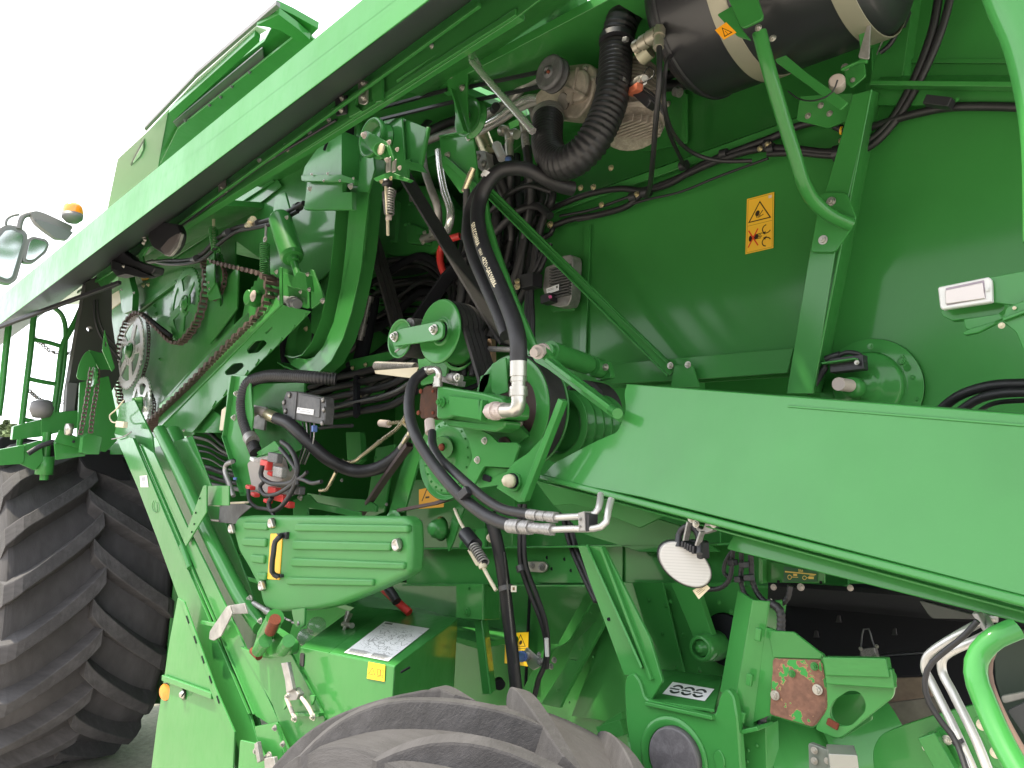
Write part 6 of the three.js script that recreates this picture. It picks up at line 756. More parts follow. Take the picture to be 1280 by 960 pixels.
// ---------------------------------------------------------------- lower centre: frame rail, walls, posts, hoses
{
  const z = -1.72, fr = grp('frame_rail', U(700, 705, z));
  plate('rail_face', [[508, 687], [905, 681], [960, 692], [1060, 712], [1060, 733], [905, 730], [508, 731]], z, 0.008, green, { r: 0, parent: fr }); bar('rail_flange', [508, 686, z + .03], [905, 680, z + .03], .006, .06, green, { parent: fr }); bar('rail_flange', [508, 731, z + .02], [1060, 733, z + .02], .006, .04, green, { parent: fr });
  plate('rail_splice', [[672, 682], [778, 681], [778, 729], [672, 729]], z + .008, .006, green, { r: .002, parent: fr }); for (const [x, y] of [[684, 697], [706, 699], [690, 711], [714, 713], [735, 712], [728, 712], [820, 690]]) mk('bolt_hole', cylG([x, y, z + .009], [x, y, z + .004], .005, .005, 12), blackD, fr);
  bolts(fr, [[815, 685, 2.2]], z + .01, 3.6, green); const pc = plate('pipe_clip', [[652, 706], [656, 702], [680, 702], [684, 706], [683, 713], [678, 716], [656, 714], [652, 711]], z + .02, .008, zinc, { r: .012, parent: fr }); bolts(fr, [[677, 709, 1.2], [665, 707, 1]], z + .022, 3, galv); mk('clip_slot', cylG([656.5, 708, z + .022], [656.5, 708, z + .014], .006), blackD, pc);
  // wall below and above the rail
  plate('lower_wall', [[380, 728], [900, 728], [880, 985], [420, 985], [360, 800]], -2.02, .008, green, { r: 0 }); plate('upper_infill', [[508, 600], [720, 600], [900, 640], [900, 690], [508, 692]], -2.1, .008, green, { r: 0 });
  bar('wall_joint', [662, 745, -2.0], [656, 880, -2.0], .006, .012, blackD); bar('wall_joint', [606, 650, -2.08], [608, 686, -2.08], .012, .012, green);
  const bb = plate('hanger_box', [[570, 730], [604, 730], [604, 775], [570, 772]], -1.62, .006, green, { r: .002 }); plate('hanger_side', [U(604, 730, -1.62), U(624, 730, -1.8), U(623, 774, -1.8), U(604, 775, -1.62)], plane3([604, 730, -1.62], [624, 730, -1.8], [604, 775, -1.62]), .004, green, { r: 0, parent: bb }); bolts(bb, [[584, 765, 1.3], [586, 735, .5]], -1.618, 3.4, green); bolts(bb, [[623, 738, 1], [622, 768, 1]], -1.8, 2.4, zinc);
  plate('hanger_post', [[592, 774], [602, 775], [613, 868], [603, 868]], -1.66, .006, green, { r: 0 }); plate('hanger_post_side', [U(602, 775, -1.66), U(610, 775, -1.74), U(622, 862, -1.74), U(613, 868, -1.66)], plane3([602, 775, -1.66], [610, 775, -1.74], [613, 868, -1.66]), .004, green, { r: 0 }); mk('drain_hole', cylG([623, 853, -1.98], [625, 856, -1.97], .02), blackD);
  const wl = label('warning_label', [632, 792], [661, 790], [660, 833], [631, 829], -1.99, canvasTex(192, 288, g => { g.fillStyle = '#f4c81c'; g.fillRect(0, 0, 192, 288); g.strokeStyle = '#332708'; g.fillStyle = '#332708'; g.lineWidth = 5; g.beginPath(); g.moveTo(128, 20); g.lineTo(168, 120); g.lineTo(88, 120); g.closePath(); g.stroke(); g.beginPath(); g.ellipse(130, 88, 12, 20, .3, 0, 7); g.fill(); g.fillRect(4, 138, 184, 3); g.fillStyle = '#b3341a'; g.beginPath(); g.arc(40, 200, 20, 0, 7); g.fill(); g.fillRect(12, 80, 10, 30); g.fillRect(100, 170, 60, 40); }));
  // diagonal pressed rails
  const dg = plate('diagonal_rail', [[734, 738], [745, 742], [712, 800], [704, 806], [690, 812], [660, 880], [644, 880], [682, 806], [697, 806], [700, 800]], -1.94, .012, green, { r: .002 }); plate('diagonal_rail', [[752, 760], [756, 775], [716, 850], [700, 885], [676, 880], [712, 824], [720, 826], [724, 822]], -1.90, .012, green, { r: .002 }); plate('diagonal_rail', [[716, 806], [742, 778], [762, 770], [700, 884], [690, 882]], -1.96, .01, green, { r: .002 }); plate('sloping_panel', [[760, 775], [790, 860], [780, 905], [714, 895]], -1.99, .006, green, { r: 0 }); bolts(dg, [[693, 825, 1], [689, 833, 1]], -1.93, 3, galv); for (const [x, y] of [[738, 766, 1], [726, 811], [729, 777], [712, 878], [697, 863], [741, 821]]) bolts(dg, [[x, y, .5]], -1.895, 3, green, domeBolt);
  // fuel hose and leads
  hose('fuel_hose', [[612, 640, -1.52], [622, 680, -1.54], [629, 720, -1.56], [635, 770, -1.58], [641, 820, -1.6], [646, 870, -1.62]], 8, hoseM); for (const [x, y] of [[632, 735]]) mk('hose_clamp', cylG([x - .6, y - 3, -1.56], [x + .6, y + 3, -1.56], 9 * mpp(x, y, -1.56), undefined, 24), castG); label('clip_tag', [639, 732], [646, 732], [646, 740], [639, 740], -1.54, canvasTex(16, 16, g => { g.fillStyle = '#ddd6c6'; g.fillRect(0, 0, 16, 16); g.fillStyle = '#75543a'; g.fillRect(5, 4, 6, 8); }));
  { const t = canvasTex(512, 16, g => { g.fillStyle = '#1b1b1d'; g.fillRect(0, 0, 512, 16); g.fillStyle = '#8c8a84'; g.font = '13px sans-serif'; for (let i = 0; i < 5; i++) g.fillText('SAE 100 R6  10-11', 10 + i * 104, 13); }); label('hose_print', [629.5, 690], [631.5, 690], [645, 830], [643, 830], -1.515, t); }
  hose('lead', [[650, 630, -1.6], [650, 665, -1.6], [651, 705, -1.6], [662, 740, -1.62], [676, 775, -1.64], [683, 805, -1.66], [681, 830, -1.68], [673, 850, -1.7], [666, 880, -1.72]], 3.4, hoseM); hose('lead', [[656, 630, -1.6], [655, 665, -1.6], [657, 705, -1.6], [670, 742, -1.62], [681, 775, -1.64], [685, 805, -1.66], [683, 835, -1.68]], 3.2, hoseM); mk('cable_tie', cylG([650, 707, -1.6], [652, 714, -1.6], .014), ecuM); mk('cable_tie', cylG([683, 798, -1.63], [684, 820, -1.64], .006), whiteP);
  hose('lead', [[701, 630, -1.7], [705, 650, -1.7], [712, 678, -1.7], [725, 710, -1.68], [745, 752, -1.66]], 3.6, hoseM); hose('lead', [[708, 630, -1.7], [712, 650, -1.7], [718, 678, -1.7], [730, 708, -1.68], [748, 752, -1.66]], 3.6, hoseM);
  // sampling plug with blue cap
  const sp = grp('sampling_port', U(655, 823, -1.7)); plate('port_bracket', [[652, 818], [658, 809], [670, 820], [676, 824], [674, 834], [666, 838], [659, 832], [657, 826]], -1.7, .006, zinc, { r: .004, parent: sp }); mk('cap', stackG([643, 822, -1.62], [655, 820, -1.69], [[0, .7, .0135, 24], [.7, .85, .016], [.85, 1, .012]]), blue, sp); mk('port_nut', cylG([656, 821, -1.685], [661, 820, -1.71], .014, .014, 6), zinc, sp); bolts(sp, [[676, 827, 1.4], [674, 818, .8]], -1.69, 3, galv);
  // tensioner rod with spring and gauge plate
  const tr = grp('rod_tensioner', U(598, 690, -1.5)); tube('rod', [[568, 636, -1.55], [575, 652, -1.54], [584, 667, -1.53]], .005, cream, { parent: tr }); mk('cup', stackG([582, 667, -1.52], [594, 682, -1.5], [[0, 1, .022, 24]]), black, tr); plate('tension_gauge', [[584, 688], [590, 682], [599, 702], [596, 708], [594, 706]], -1.49, .003, cream, { parent: tr, r: .001 }); mk('spring', springG([592, 682, -1.49], [606, 704, -1.48], .013, .003, 8), galv, tr); tube('spring_core', [[592, 682, -1.49], [606, 704, -1.48]], .009, black, { parent: tr }); tube('rod', [[602, 702, -1.48], [604, 710, -1.48]], .012, cream, { parent: tr }); tube('rod', [[604, 709, -1.48], [612, 724, -1.48], [620, 738, -1.48]], .0055, cream, { parent: tr });
  const tl = plate('tension_lever', [[557, 672], [570, 634], [577, 630], [580, 636], [566, 678], [560, 690]], -1.62, .008, green, { holes: [circ(571, 640, -1.62, .008), circ(566, 650, -1.62, .006)], hr: 0 }); lathe('lever_hub', [548, 661, -1.6], [[0, .03], [.02, .03], [.022, .02], [.03, .016], [.032, 0], [.04, -.01], [0, -.01]], green, { parent: tl }); plate('lever_stop', [[573, 680], [585, 661], [586, 664], [575, 683], [574, 686]], -1.56, .03, green); plate('bay_plate', [[586, 662], [606, 660], [606, 686], [574, 686]], -1.66, .01, green); bolts(bb, [[614, 672, 1.6]], -1.6, 3, cream);
  // idlers and a thin belt low in the bay
  const kk = mpp(490, 650, -1.6); lathe('bay_idler', [490, 655, -1.58], [[0, 0], [12 * kk, 0], [17 * kk, -.004], [18 * kk, -.01], [0, -.01]], green); lathe('bay_idler', [408, 665, -1.7], [[0, 0], [24 * kk, 0], [26 * kk, -.006], [0, -.01]], green); mk('thin_belt', [rect2([[498, 638, -1.55], [545, 629, -1.53], [575, 620, -1.52]], .014, .01)], mat(.09, .055, .05, .6)); mk('thin_belt', [rect2([[512, 556, -1.6], [480, 600, -1.7], [450, 645, -1.8]], .03, .014)], mat(.07, .05, .05, .6));
  label('warning_label', [524, 612], [556, 605], [555, 634], [524, 636], -1.7, canvasTex(128, 128, g => { g.fillStyle = '#c98f24'; g.fillRect(0, 0, 128, 128); g.strokeStyle = '#2a1d08'; g.lineWidth = 5; g.beginPath(); g.moveTo(16, 80); g.lineTo(40, 10); g.lineTo(120, 70); g.stroke(); g.fillStyle = '#2a1d08'; g.fillRect(34, 54, 20, 12); }));
  // lines and frames in the dark middle bay
  for (let i = 0; i < 5; i++) hose('hydraulic_hose', [[388, 520 - i * 9, -1.9], [420, 520 - i * 12, -1.86], [450, 514 - i * 12, -1.84], [490, 506 - i * 13, -1.82], [520, 488 - i * 12, -1.8]], 4.6, hoseM); for (let i = 0; i < 3; i++) hose('hydraulic_hose', [[380, 500 - i * 3, -1.95], [410, 490 - i * 4, -1.92], [440, 470 - i * 5, -1.9], [470, 466 - i * 4, -1.9], [520, 474 - i * 2, -1.88]], 4, blackD); hose('bright_line', [[410, 512, -1.8], [442, 503, -1.79], [470, 497, -1.78], [500, 486, -1.76], [516, 474, -1.75]], 1.8, castG); mk('loom_tie', barG([446, 520, -1.78], [446, 470, -1.84], .03, .02), blackD);
  hose('steel_line', [[428, 578, -1.78], [444, 576, -1.76], [452, 570, -1.75], [480, 548, -1.7], [498, 534, -1.66], [510, 516, -1.62]], 2.6, zincY); hose('steel_line', [[400, 613, -1.8], [408, 612, -1.8], [414, 602, -1.79], [420, 590, -1.78]], 2.4, zincY); const cf = grp('crimped_fitting', U(490, 530, -1.66)); mk('ferrule', stackG([476, 529, -1.68], [486, 530, -1.67], [[0, 1, .014, 20]]), pinky, cf); tube('bent_end', [[484, 530, -1.67], [498, 528, -1.66], [508, 532, -1.64], [512, 540, -1.62], [504, 554, -1.62]], .007, zincY, { parent: cf }); mk('ferrule', stackG([511, 543, -1.62], [500, 560, -1.63], [[0, .4, .011, 6], [.4, 1, .009]]), zinc, cf); hose('steel_line', [[440, 532, -1.8], [420, 533, -1.82], [400, 535, -1.84]], 2.4, black);
  plate('bay_frame', [[432, 540], [450, 540], [452, 575], [446, 580], [434, 576]], -1.95, .03, green, { r: .01 }); plate('bay_frame', [[500, 590], [516, 545], [530, 555], [505, 640], [486, 640]], -1.78, .01, green); plate('bay_frame', [[470, 560], [494, 555], [480, 640], [455, 650]], -1.92, .01, green); plate('bay_frame', [[384, 616], [420, 622], [460, 625], [470, 632], [470, 640], [384, 636]], -1.75, .012, green); for (let i = 0; i < 14; i++) bolts(combine, [[rr(395, 500), rr(550, 640), .8]], -1.9, 2.2, i % 2 ? galv : green);
  // two supply hoses crossing in front of the clutch, their couplings and the manifold
  const hz = -1.22; const S = (n, pts, r) => hose(n, pts.map(p => [p[0], p[1], p[2] ?? hz]), r, hoseM);
  S('supply_hose', [[532, 464, -1.33], [518, 476, -1.29], [512, 495, -1.26], [512, 518, -1.24], [520, 545, -1.22], [538, 575], [560, 603], [585, 628], [610, 646], [632, 655], [642, 657]], 7.4); S('supply_hose', [[540, 540, -1.3], [541, 556, -1.28], [550, 573, -1.26], [566, 588, -1.24], [586, 606], [606, 623], [628, 636], [650, 641], [664, 643]], 6); mk('ferrule', cylG([537, 526, -1.31], [538, 541, -1.30], .0145, .0145, 20), pinky); mk('hose_clip', barG([577, 621, hz + .012], [587, 612, hz + .012], .02, .022), black);
  const cp = grp('hose_coupling', U(670, 655, hz)); mk('coupling', stackG([634, 657, hz], [692, 662, hz], [[.05, .3, .0165, 24], [.3, .36, .013], [.36, .52, .0175, 6], [.52, .86, .012], [.86, .98, .0145, 6]]), galv, cp); mk('coupling', stackG([661, 643, hz], [697, 647, hz], [[0, .32, .012, 20], [.32, .4, .0095], [.4, .6, .0125, 6], [.6, .7, .01], [.7, .95, .013, 6]]), galv, cp);
  const mf = grp('pipe_manifold', U(726, 652, hz)); tube('steel_line', [[690, 662, hz], [715, 661, hz], [736, 661, hz], [750, 659, hz - .01], [758, 652, hz - .02], [760, 640, hz - .03], [764, 624, hz - .05]], .0072, pipeW, { parent: mf }); tube('steel_line', [[695, 647, hz], [715, 646, hz], [734, 645, hz - .01], [745, 641, hz - .02], [749, 632, hz - .03], [751, 618, hz - .05]], .0072, pipeW, { parent: mf }); plate('pipe_clamp', [[722, 641], [730, 639], [731, 664], [723, 664]], hz + .012, .03, galv, { r: .002, parent: mf }); plate('clamp_cushion', [[731, 641], [736, 643], [735, 664], [731, 664]], hz + .008, .03, black, { r: .001, parent: mf }); bolts(mf, [[725, 649, .7], [725, 658, .5]], hz + .013, 2.4, galv);
  plate('under_beam', [[670, 600], [700, 605], [760, 630], [860, 660], [900, 690], [800, 690], [730, 668], [692, 632]], -1.66, .008, green); plate('beam_web', [[668, 600], [692, 632], [714, 630], [740, 636], [800, 660], [840, 640], [760, 618]], -1.56, .006, green, { r: .003 });
}
// ---------------------------------------------------------------- rear axle carrier, right
{
  const z = -1.36, ax = grp('axle_carrier', U(850, 850, z));
  plate('left_leg', [[722, 682], [754, 683], [812, 798], [828, 852], [812, 878], [803, 872], [792, 846], [780, 844], [735, 722]], z, .008, green, { r: .004, parent: ax }); plate('leg_flange', [U(735, 680, z), U(754, 683, z), U(820, 826, z), U(830, 826, z - .26), U(770, 683, z - .28)], plane3([754, 683, z], [820, 826, z], [830, 826, z - .26]), .006, green, { r: 0, parent: ax }); bar('leg_edge', [752, 684, z + .004], [815, 850, z + .004], .008, .012, green, { parent: ax });
  for (const [x0, y0, x1, y1] of [[770, 735, 774, 746], [781, 764, 787, 778], [798, 810, 804, 824], [812, 843, 818, 852]]) bar('weld_bead', [x0, y0, z - .10], [x1, y1, z - .10], .006, .01, green, { parent: ax }); mk('bolt_hole', cylG([761, 774, z + .002], [761, 774, z - .004], .004), blackD, ax);
  plate('carrier_back', [[760, 728], [930, 728], [905, 845], [822, 846]], z - .30, .008, green, { r: 0, parent: ax }); plate('back_step', [[790, 728], [828, 728], [858, 850], [825, 850]], z - .27, .006, green, { r: 0, parent: ax }); bolts(ax, [[811, 750, .8], [838, 752, .8], [898, 753, 1], [914, 765, 1], [828, 792, .8], [854, 794, 1], [845, 835, 1], [874, 837, 1], [832, 757, .7]], z - .268, 2.6, green);
  plate('carrier_shelf', [[822, 836], [903, 845], [894, 894], [806, 874]].map((p, i) => U(p[0], p[1], i < 2 ? z - .26 : z)), plane3([822, 836, z - .26], [903, 845, z - .26], [806, 874, z]), .006, green, { r: .002, parent: ax });
  { const a = [922, 738], b = [941, 750], c = [919, 878], d = [899, 864], e = [962, 752], f = [941, 910], g = [922, 906], q = [984, 750], r2 = [957, 908], zz = [z - .06, z - .02, z - .02, z - .06, z - .03, z - .03, z - .022, z - .09, z - .09], A = (p, i) => U(p[0], p[1], zz[i]); plate('leg_face', [A(a, 0), A(b, 1), A(c, 2), A(d, 3)], plane3(A(a, 0), A(b, 1), A(c, 2)), .006, green, { r: .001, parent: ax }); plate('leg_face', [A(b, 1), A(e, 4), A(f, 5), A(g, 6), A(c, 2)], plane3(A(b, 1), A(e, 4), A(f, 5)), .006, green, { r: .001, parent: ax }); plate('leg_face', [A(e, 4), A(q, 7), A(r2, 8), A(f, 5)], plane3(A(e, 4), A(q, 7), A(f, 5)), .006, green, { r: .001, parent: ax }); } for (const [x0, y0, x1, y1] of [[949, 785, 947, 801], [938, 842, 936, 857], [929, 890, 927, 903]]) bar('weld_bead', [x0, y0, z - .008], [x1, y1, z - .008], .012, .008, green, { parent: ax });
  plate('hub_plate', [[780, 860], [782, 845], [792, 841], [800, 852], [806, 874], [850, 884], [893, 896], [900, 868], [908, 860], [917, 870], [922, 900], [928, 985], [796, 985], [788, 940], [782, 900]], z + .01, .02, green, { r: .012, b: .003, parent: ax, holes: [circ(797, 926, z + .01, .024, 16)], hr: 0 }); bar('hub_edge', [808, 879, z + .014], [892, 897, z + .014], .008, .012, green, { parent: ax });
  const k = mpp(842, 948, z + .03); lathe('pivot_cap', [841, 948, z + .03], [[0, .002], [34 * k, .002], [37 * k, -.002], [37 * k, -.02], [0, -.02]], mat(.17, .165, .175, .6, 0, { map: tDusty }), { parent: ax, k: 56 }); lathe('weld_ring', [841, 948, z + .014], [[38 * k, 0], [44 * k, .003], [50 * k, 0], [50 * k, -.006], [38 * k, -.006]], green, { parent: ax, k: 56 }); plate('grease_port', [[891, 942], [899, 936], [906, 950], [904, 968], [896, 968]], z + .014, .006, green, { r: .01, parent: ax });
  const t = plane3([840, 853, z - .10], [893, 862, z - .10], [880, 877, z - .05]); const sh = plane3([822, 836, z - .26], [903, 845, z - .26], [806, 874, z]); label('chain_label', [841, 853], [893, 862], [881, 877], [828, 868], sh, canvasTex(320, 128, g => { g.fillStyle = '#f2f0f2'; g.fillRect(0, 0, 320, 128); g.strokeStyle = '#16141c'; g.lineWidth = 17; const ov = (x, y, a, b) => { g.beginPath(); g.ellipse(x, y, 38, 36, 0, a, b); g.stroke(); }; for (let i = 0; i < 3; i++) { const x = 70 + i * 88; ov(x, 64, .5, 2.7); ov(x, 64, 3.6, 5.9); g.fillStyle = '#16141c'; } g.fillRect(18, 58, 74, 12); g.fillRect(112, 58, 66, 12); g.fillRect(200, 58, 66, 12); g.fillStyle = '#dcdadd'; g.fillRect(30, 76, 50, 4); }), { parent: ax });
  const ar = grp('stabiliser_arm', U(875, 780, z - .2)); plate('arm_plate', [[838, 728], [868, 728], [892, 800], [893, 820], [884, 828], [872, 818], [866, 795]], z - .2, .02, green, { r: .01, parent: ar }); lathe('arm_ring', [878, 810, z - .18], [[.020, .01], [.027, .01], [.03, 0], [.03, -.05], [.020, -.05]], green, { parent: ar }); lathe('arm_pin', [878, 810, z - .185], [[0, .016], [.008, .016], [.01, .008], [.018, .006], [.02, 0], [0, 0]], green, { parent: ar, k: 8 }); mk('arm_barrel', cylG([882, 810, z - .19], [900, 805, z - .30], .03, .036), green, ar); lathe('arm_boot', [904, 800, z - .27], [[0, 0], [.055, 0], [.06, -.01], [0, -.02]], blackD, { parent: ar });
  // pierced link bracket with worn paint
  const bz = z + .02; plate('bearing_plate', [[944, 780], [968, 788], [1028, 818], [1032, 830], [1034, 880], [1016, 911], [962, 894], [938, 905]], bz - .05, .012, green, { r: .006, parent: ax });
  const tW = tex(512, (u, v) => { const a = fbm(u, v, 5, 131, 5), b = fbm(u, v, 28, 141, 3), c = a + .35 * (b - .5); if (c > .37) { const k = .9 + .35 * (b - .5); return [.52 * k, .37 * k, .30 * k]; } if (c > .345) { return [.62, .46, .34]; } return [.22, .56, .25]; }, true, 4.2);
  plate('worn_plate', [[966, 823], [1026, 825], [1032, 862], [1033, 886], [1016, 909], [962, 893]], bz - .045, .01, mat(1, 1, 1, .8, 0, { map: tW, bumpMap: tGrit, bumpScale: .0006 }), { r: .006, parent: ax }).userData.label = 'green plate worn down to brown rust';
  const wb = grp('plate_bolts', U(990, 860, bz), combine); bolts(wb, [[1022, 862, 1.2], [969, 869, 1.1]], bz - .043, 4.2, zinc); bolts(wb, [[1018, 833, 1.1], [990, 842, 1]], bz - .043, 3.6, green); 
  plate('fold_top', [[960, 788], [992, 790], [1028, 818], [1026, 824], [966, 822]], bz - .046, .006, green, { r: .003, parent: ax });
  const lk = [[1032, 828], [1108, 830], [1120, 845], [1116, 872], [1052, 922], [1045, 923], [1018, 912], [1034, 886]]; plate('link_bracket', lk, bz - .02, .008, green, { r: .008, holes: [[[1036, 886], [1042, 874], [1060, 862], [1074, 863], [1083, 876], [1083, 890], [1064, 909], [1048, 909], [1037, 898]].map(p => U(p[0], p[1], bz - .02))], hr: .02, parent: ax }); bar('link_fold', [1033, 832, bz - .01], [1112, 834, bz - .01], .03, .02, green, { parent: ax }); bar('link_fold', [1033, 843, bz - .012], [1118, 848, bz - .012], .03, .014, green, { parent: ax }); plate('link_back', [[1036, 870], [1086, 866], [1090, 900], [1050, 925]], bz - .12, .006, green, { parent: ax }); mk('chipped_edge', barG([1034, 901, bz - .018], [1048, 909, bz - .018], .012, .006), rust, ax);
  plate('carrier_foot', [[920, 912], [957, 906], [959, 985], [922, 985]], z - .04, .05, green, { r: .004, parent: ax }); bar('foot_edge', [924, 914, z - .03], [957, 907, z - .03], .008, .06, green, { parent: ax }); for (const [x, y] of [[935, 938], [946, 932], [934, 952]]) bolts(ax, [[x, y, .8]], z - .035, 3, green, domeBolt);
  plate('step_flap', [[752, 905], [776, 890], [778, 904], [755, 912]], -1.75, .02, green, { r: .003 }); bar('step_bar', [752, 917, -1.7], [782, 908, -1.7], .04, .03, green);
}
{ // work lamp under the beam, looms, plate with lifting symbols
  const z = -1.34, wl = grp('work_lamp', U(856, 705, z)), k = mpp(856, 706, z);
  const n = V(.62, .05, .78).normalize(), c = U(856, 705, z), [u, v] = basis(n), E = (R, sx, sy, off) => { const a = []; for (let i = 0; i < 40; i++) { const t = i / 40 * 6.28318; a.push(c.clone().addScaledVector(u, Math.cos(t) * R * sx * .96 + Math.sin(t) * R * -.12).addScaledVector(v, Math.sin(t) * R * sy - Math.cos(t) * R * .22).addScaledVector(n, off)); } return a; };
  const pl = { p: c, n }; const lens = canvasTex(512, 512, g => { g.fillStyle = '#f2efec'; g.fillRect(0, 0, 512, 512); g.fillStyle = '#cdc7c0'; for (let y = 0; y < 512; y += 14) g.fillRect(0, y, 512, 4); });
  plate('lamp_housing', E(35 * k, 1, .80, 0), { p: c, n }, .035, black, { r: 0, b: .008, bs: 3, parent: wl }); plate('lens_rim', E(33.4 * k, 1, .80, .0025), { p: c.clone().addScaledVector(n, .0025), n }, .004, galv, { r: 0, parent: wl }); const lt = tex(256, (a, b) => { const s = (b * 1) % 1; return (s < .3 ? .90 : .95); }, true, 1); lt.repeat.set(1, 170); plate('lens', E(32 * k, 1, .80, .006), { p: c.clone().addScaledVector(n, .006), n }, .004, new THREE.MeshPhysicalMaterial({ color: C(.58, .56, .54), map: lt, roughness: .25, clearcoat: .5 }), { r: 0, b: .003, parent: wl });
  tube('lamp_yoke', [[848, 684, z + .01], [849, 668, z], [856, 659, z], [868, 660, z], [874, 672, z], [874, 692, z + .01]], .007, black, { parent: wl }); for (let i = 0; i < 5; i++) bar('cooling_fin', [858 + i * 3.4, 676 + i * 1.5, z + .004], [857 + i * 3.4, 684 + i * 2, z + .004], .005, .03, black, { parent: wl }); plate('lamp_neck', [[853, 674], [876, 676], [877, 700], [856, 692]], z - .01, .03, black, { parent: wl }); plate('lamp_bracket', [[862, 657], [866, 655], [878, 662], [882, 652], [894, 652], [890, 664], [878, 668], [866, 660]], z + .005, .02, galv, { parent: wl, r: .003 }); bar('bracket_arm', [862, 652, z + .012], [857, 676, z + .012], .004, .018, galv, { parent: wl }); bar('bracket_arm', [878, 664, z + .012], [872, 682, z + .012], .004, .018, galv, { parent: wl }); bolts(wl, [[864, 649, 1], [892, 655, 1.1], [870, 655, 1.1]], z + .015, 3.4, zinc);
  label('lamp_tag', [866, 738], [882, 729], [888, 735], [874, 749], z - .03, canvasTex(64, 64, g => { g.fillStyle = '#d8cbac'; g.fillRect(0, 0, 64, 64); g.fillStyle = '#8a7a60'; g.fillRect(10, 18, 36, 4); g.fillRect(10, 28, 28, 4); g.fillRect(10, 40, 34, 4); }), { parent: wl });
  const H = (pts, r, p) => tube('convoluted_loom', pts.map(q => [q[0], q[1], q[2] ?? z - .1]), r * mpp(920, 730, z - .1), hoseM, p ? { pitch: .009, depth: .1, k: 12 } : {});
  H([[884, 737], [900, 735], [910, 727], [914, 715], [915, 700], [917, 680]], 3.2, 1); H([[926, 680], [927, 705], [926, 725], [931, 742], [942, 752], [956, 756]], 3.2, 1); H([[938, 684], [939, 705], [941, 728], [950, 746], [964, 756], [974, 756], [984, 748], [988, 732]], 3.6, 1); H([[914, 690], [906, 705], [905, 716], [911, 722]], 2.6); H([[960, 752, z - .06], [974, 762, z - .06], [976, 790, z - .06], [970, 830, z - .06], [962, 866, z - .06], [955, 890, z - .06], [952, 905, z - .06]], 5.2, 1); H([[984, 800, z - .14], [1000, 806, z - .14], [1024, 822, z - .14]], 2.4); for (const [x, y] of [[924, 724], [936, 722], [916, 703], [930, 706]]) mk('loom_tie', barG([x - 4, y, z - .085], [x + 4, y, z - .085], .012, .02), black); bolts(combine, [[948, 873, 1.4], [963, 752, 1]], z - .06, 3, zinc); mk('loom_clip', cylG([950, 876, z - .09], [958, 880, z - .09], .03), black);
  const sy = plate('symbol_plate', [[953, 700], [1031, 714], [1031, 729], [953, 728]], z - .22, .004, green, { r: .002 }); label('lifting_symbols', [980, 708], [1022, 714], [1022, 727], [980, 727], z - .219, canvasTex(256, 96, g => { g.fillStyle = '#285c36'; g.fillRect(0, 0, 256, 96); g.fillStyle = g.strokeStyle = '#e8c060'; g.lineWidth = 5; g.font = 'bold 26px sans-serif'; g.fillText('5M', 112, 24); g.strokeRect(12, 30, 232, 4); g.beginPath(); g.arc(46, 66, 14, 0, 7); g.stroke(); g.fillRect(60, 62, 52, 5); g.fillRect(74, 40, 30, 16); g.beginPath(); g.arc(160, 66, 14, 0, 7); g.stroke(); g.fillRect(176, 62, 20, 5); g.fillRect(190, 52, 40, 22); g.fillRect(196, 40, 40, 5); })); bolts(sy, [[973, 727, .5], [1026, 728, .5]], z - .215, 3, blackD); plate('plate_frame', [[948, 696], [953, 698], [953, 730], [948, 730]], z - .2, .02, green); bolts(combine, [[967, 734, 1], [1001, 734, 1.2], [1063, 735, 1]], z - .2, 3, pinky);
}
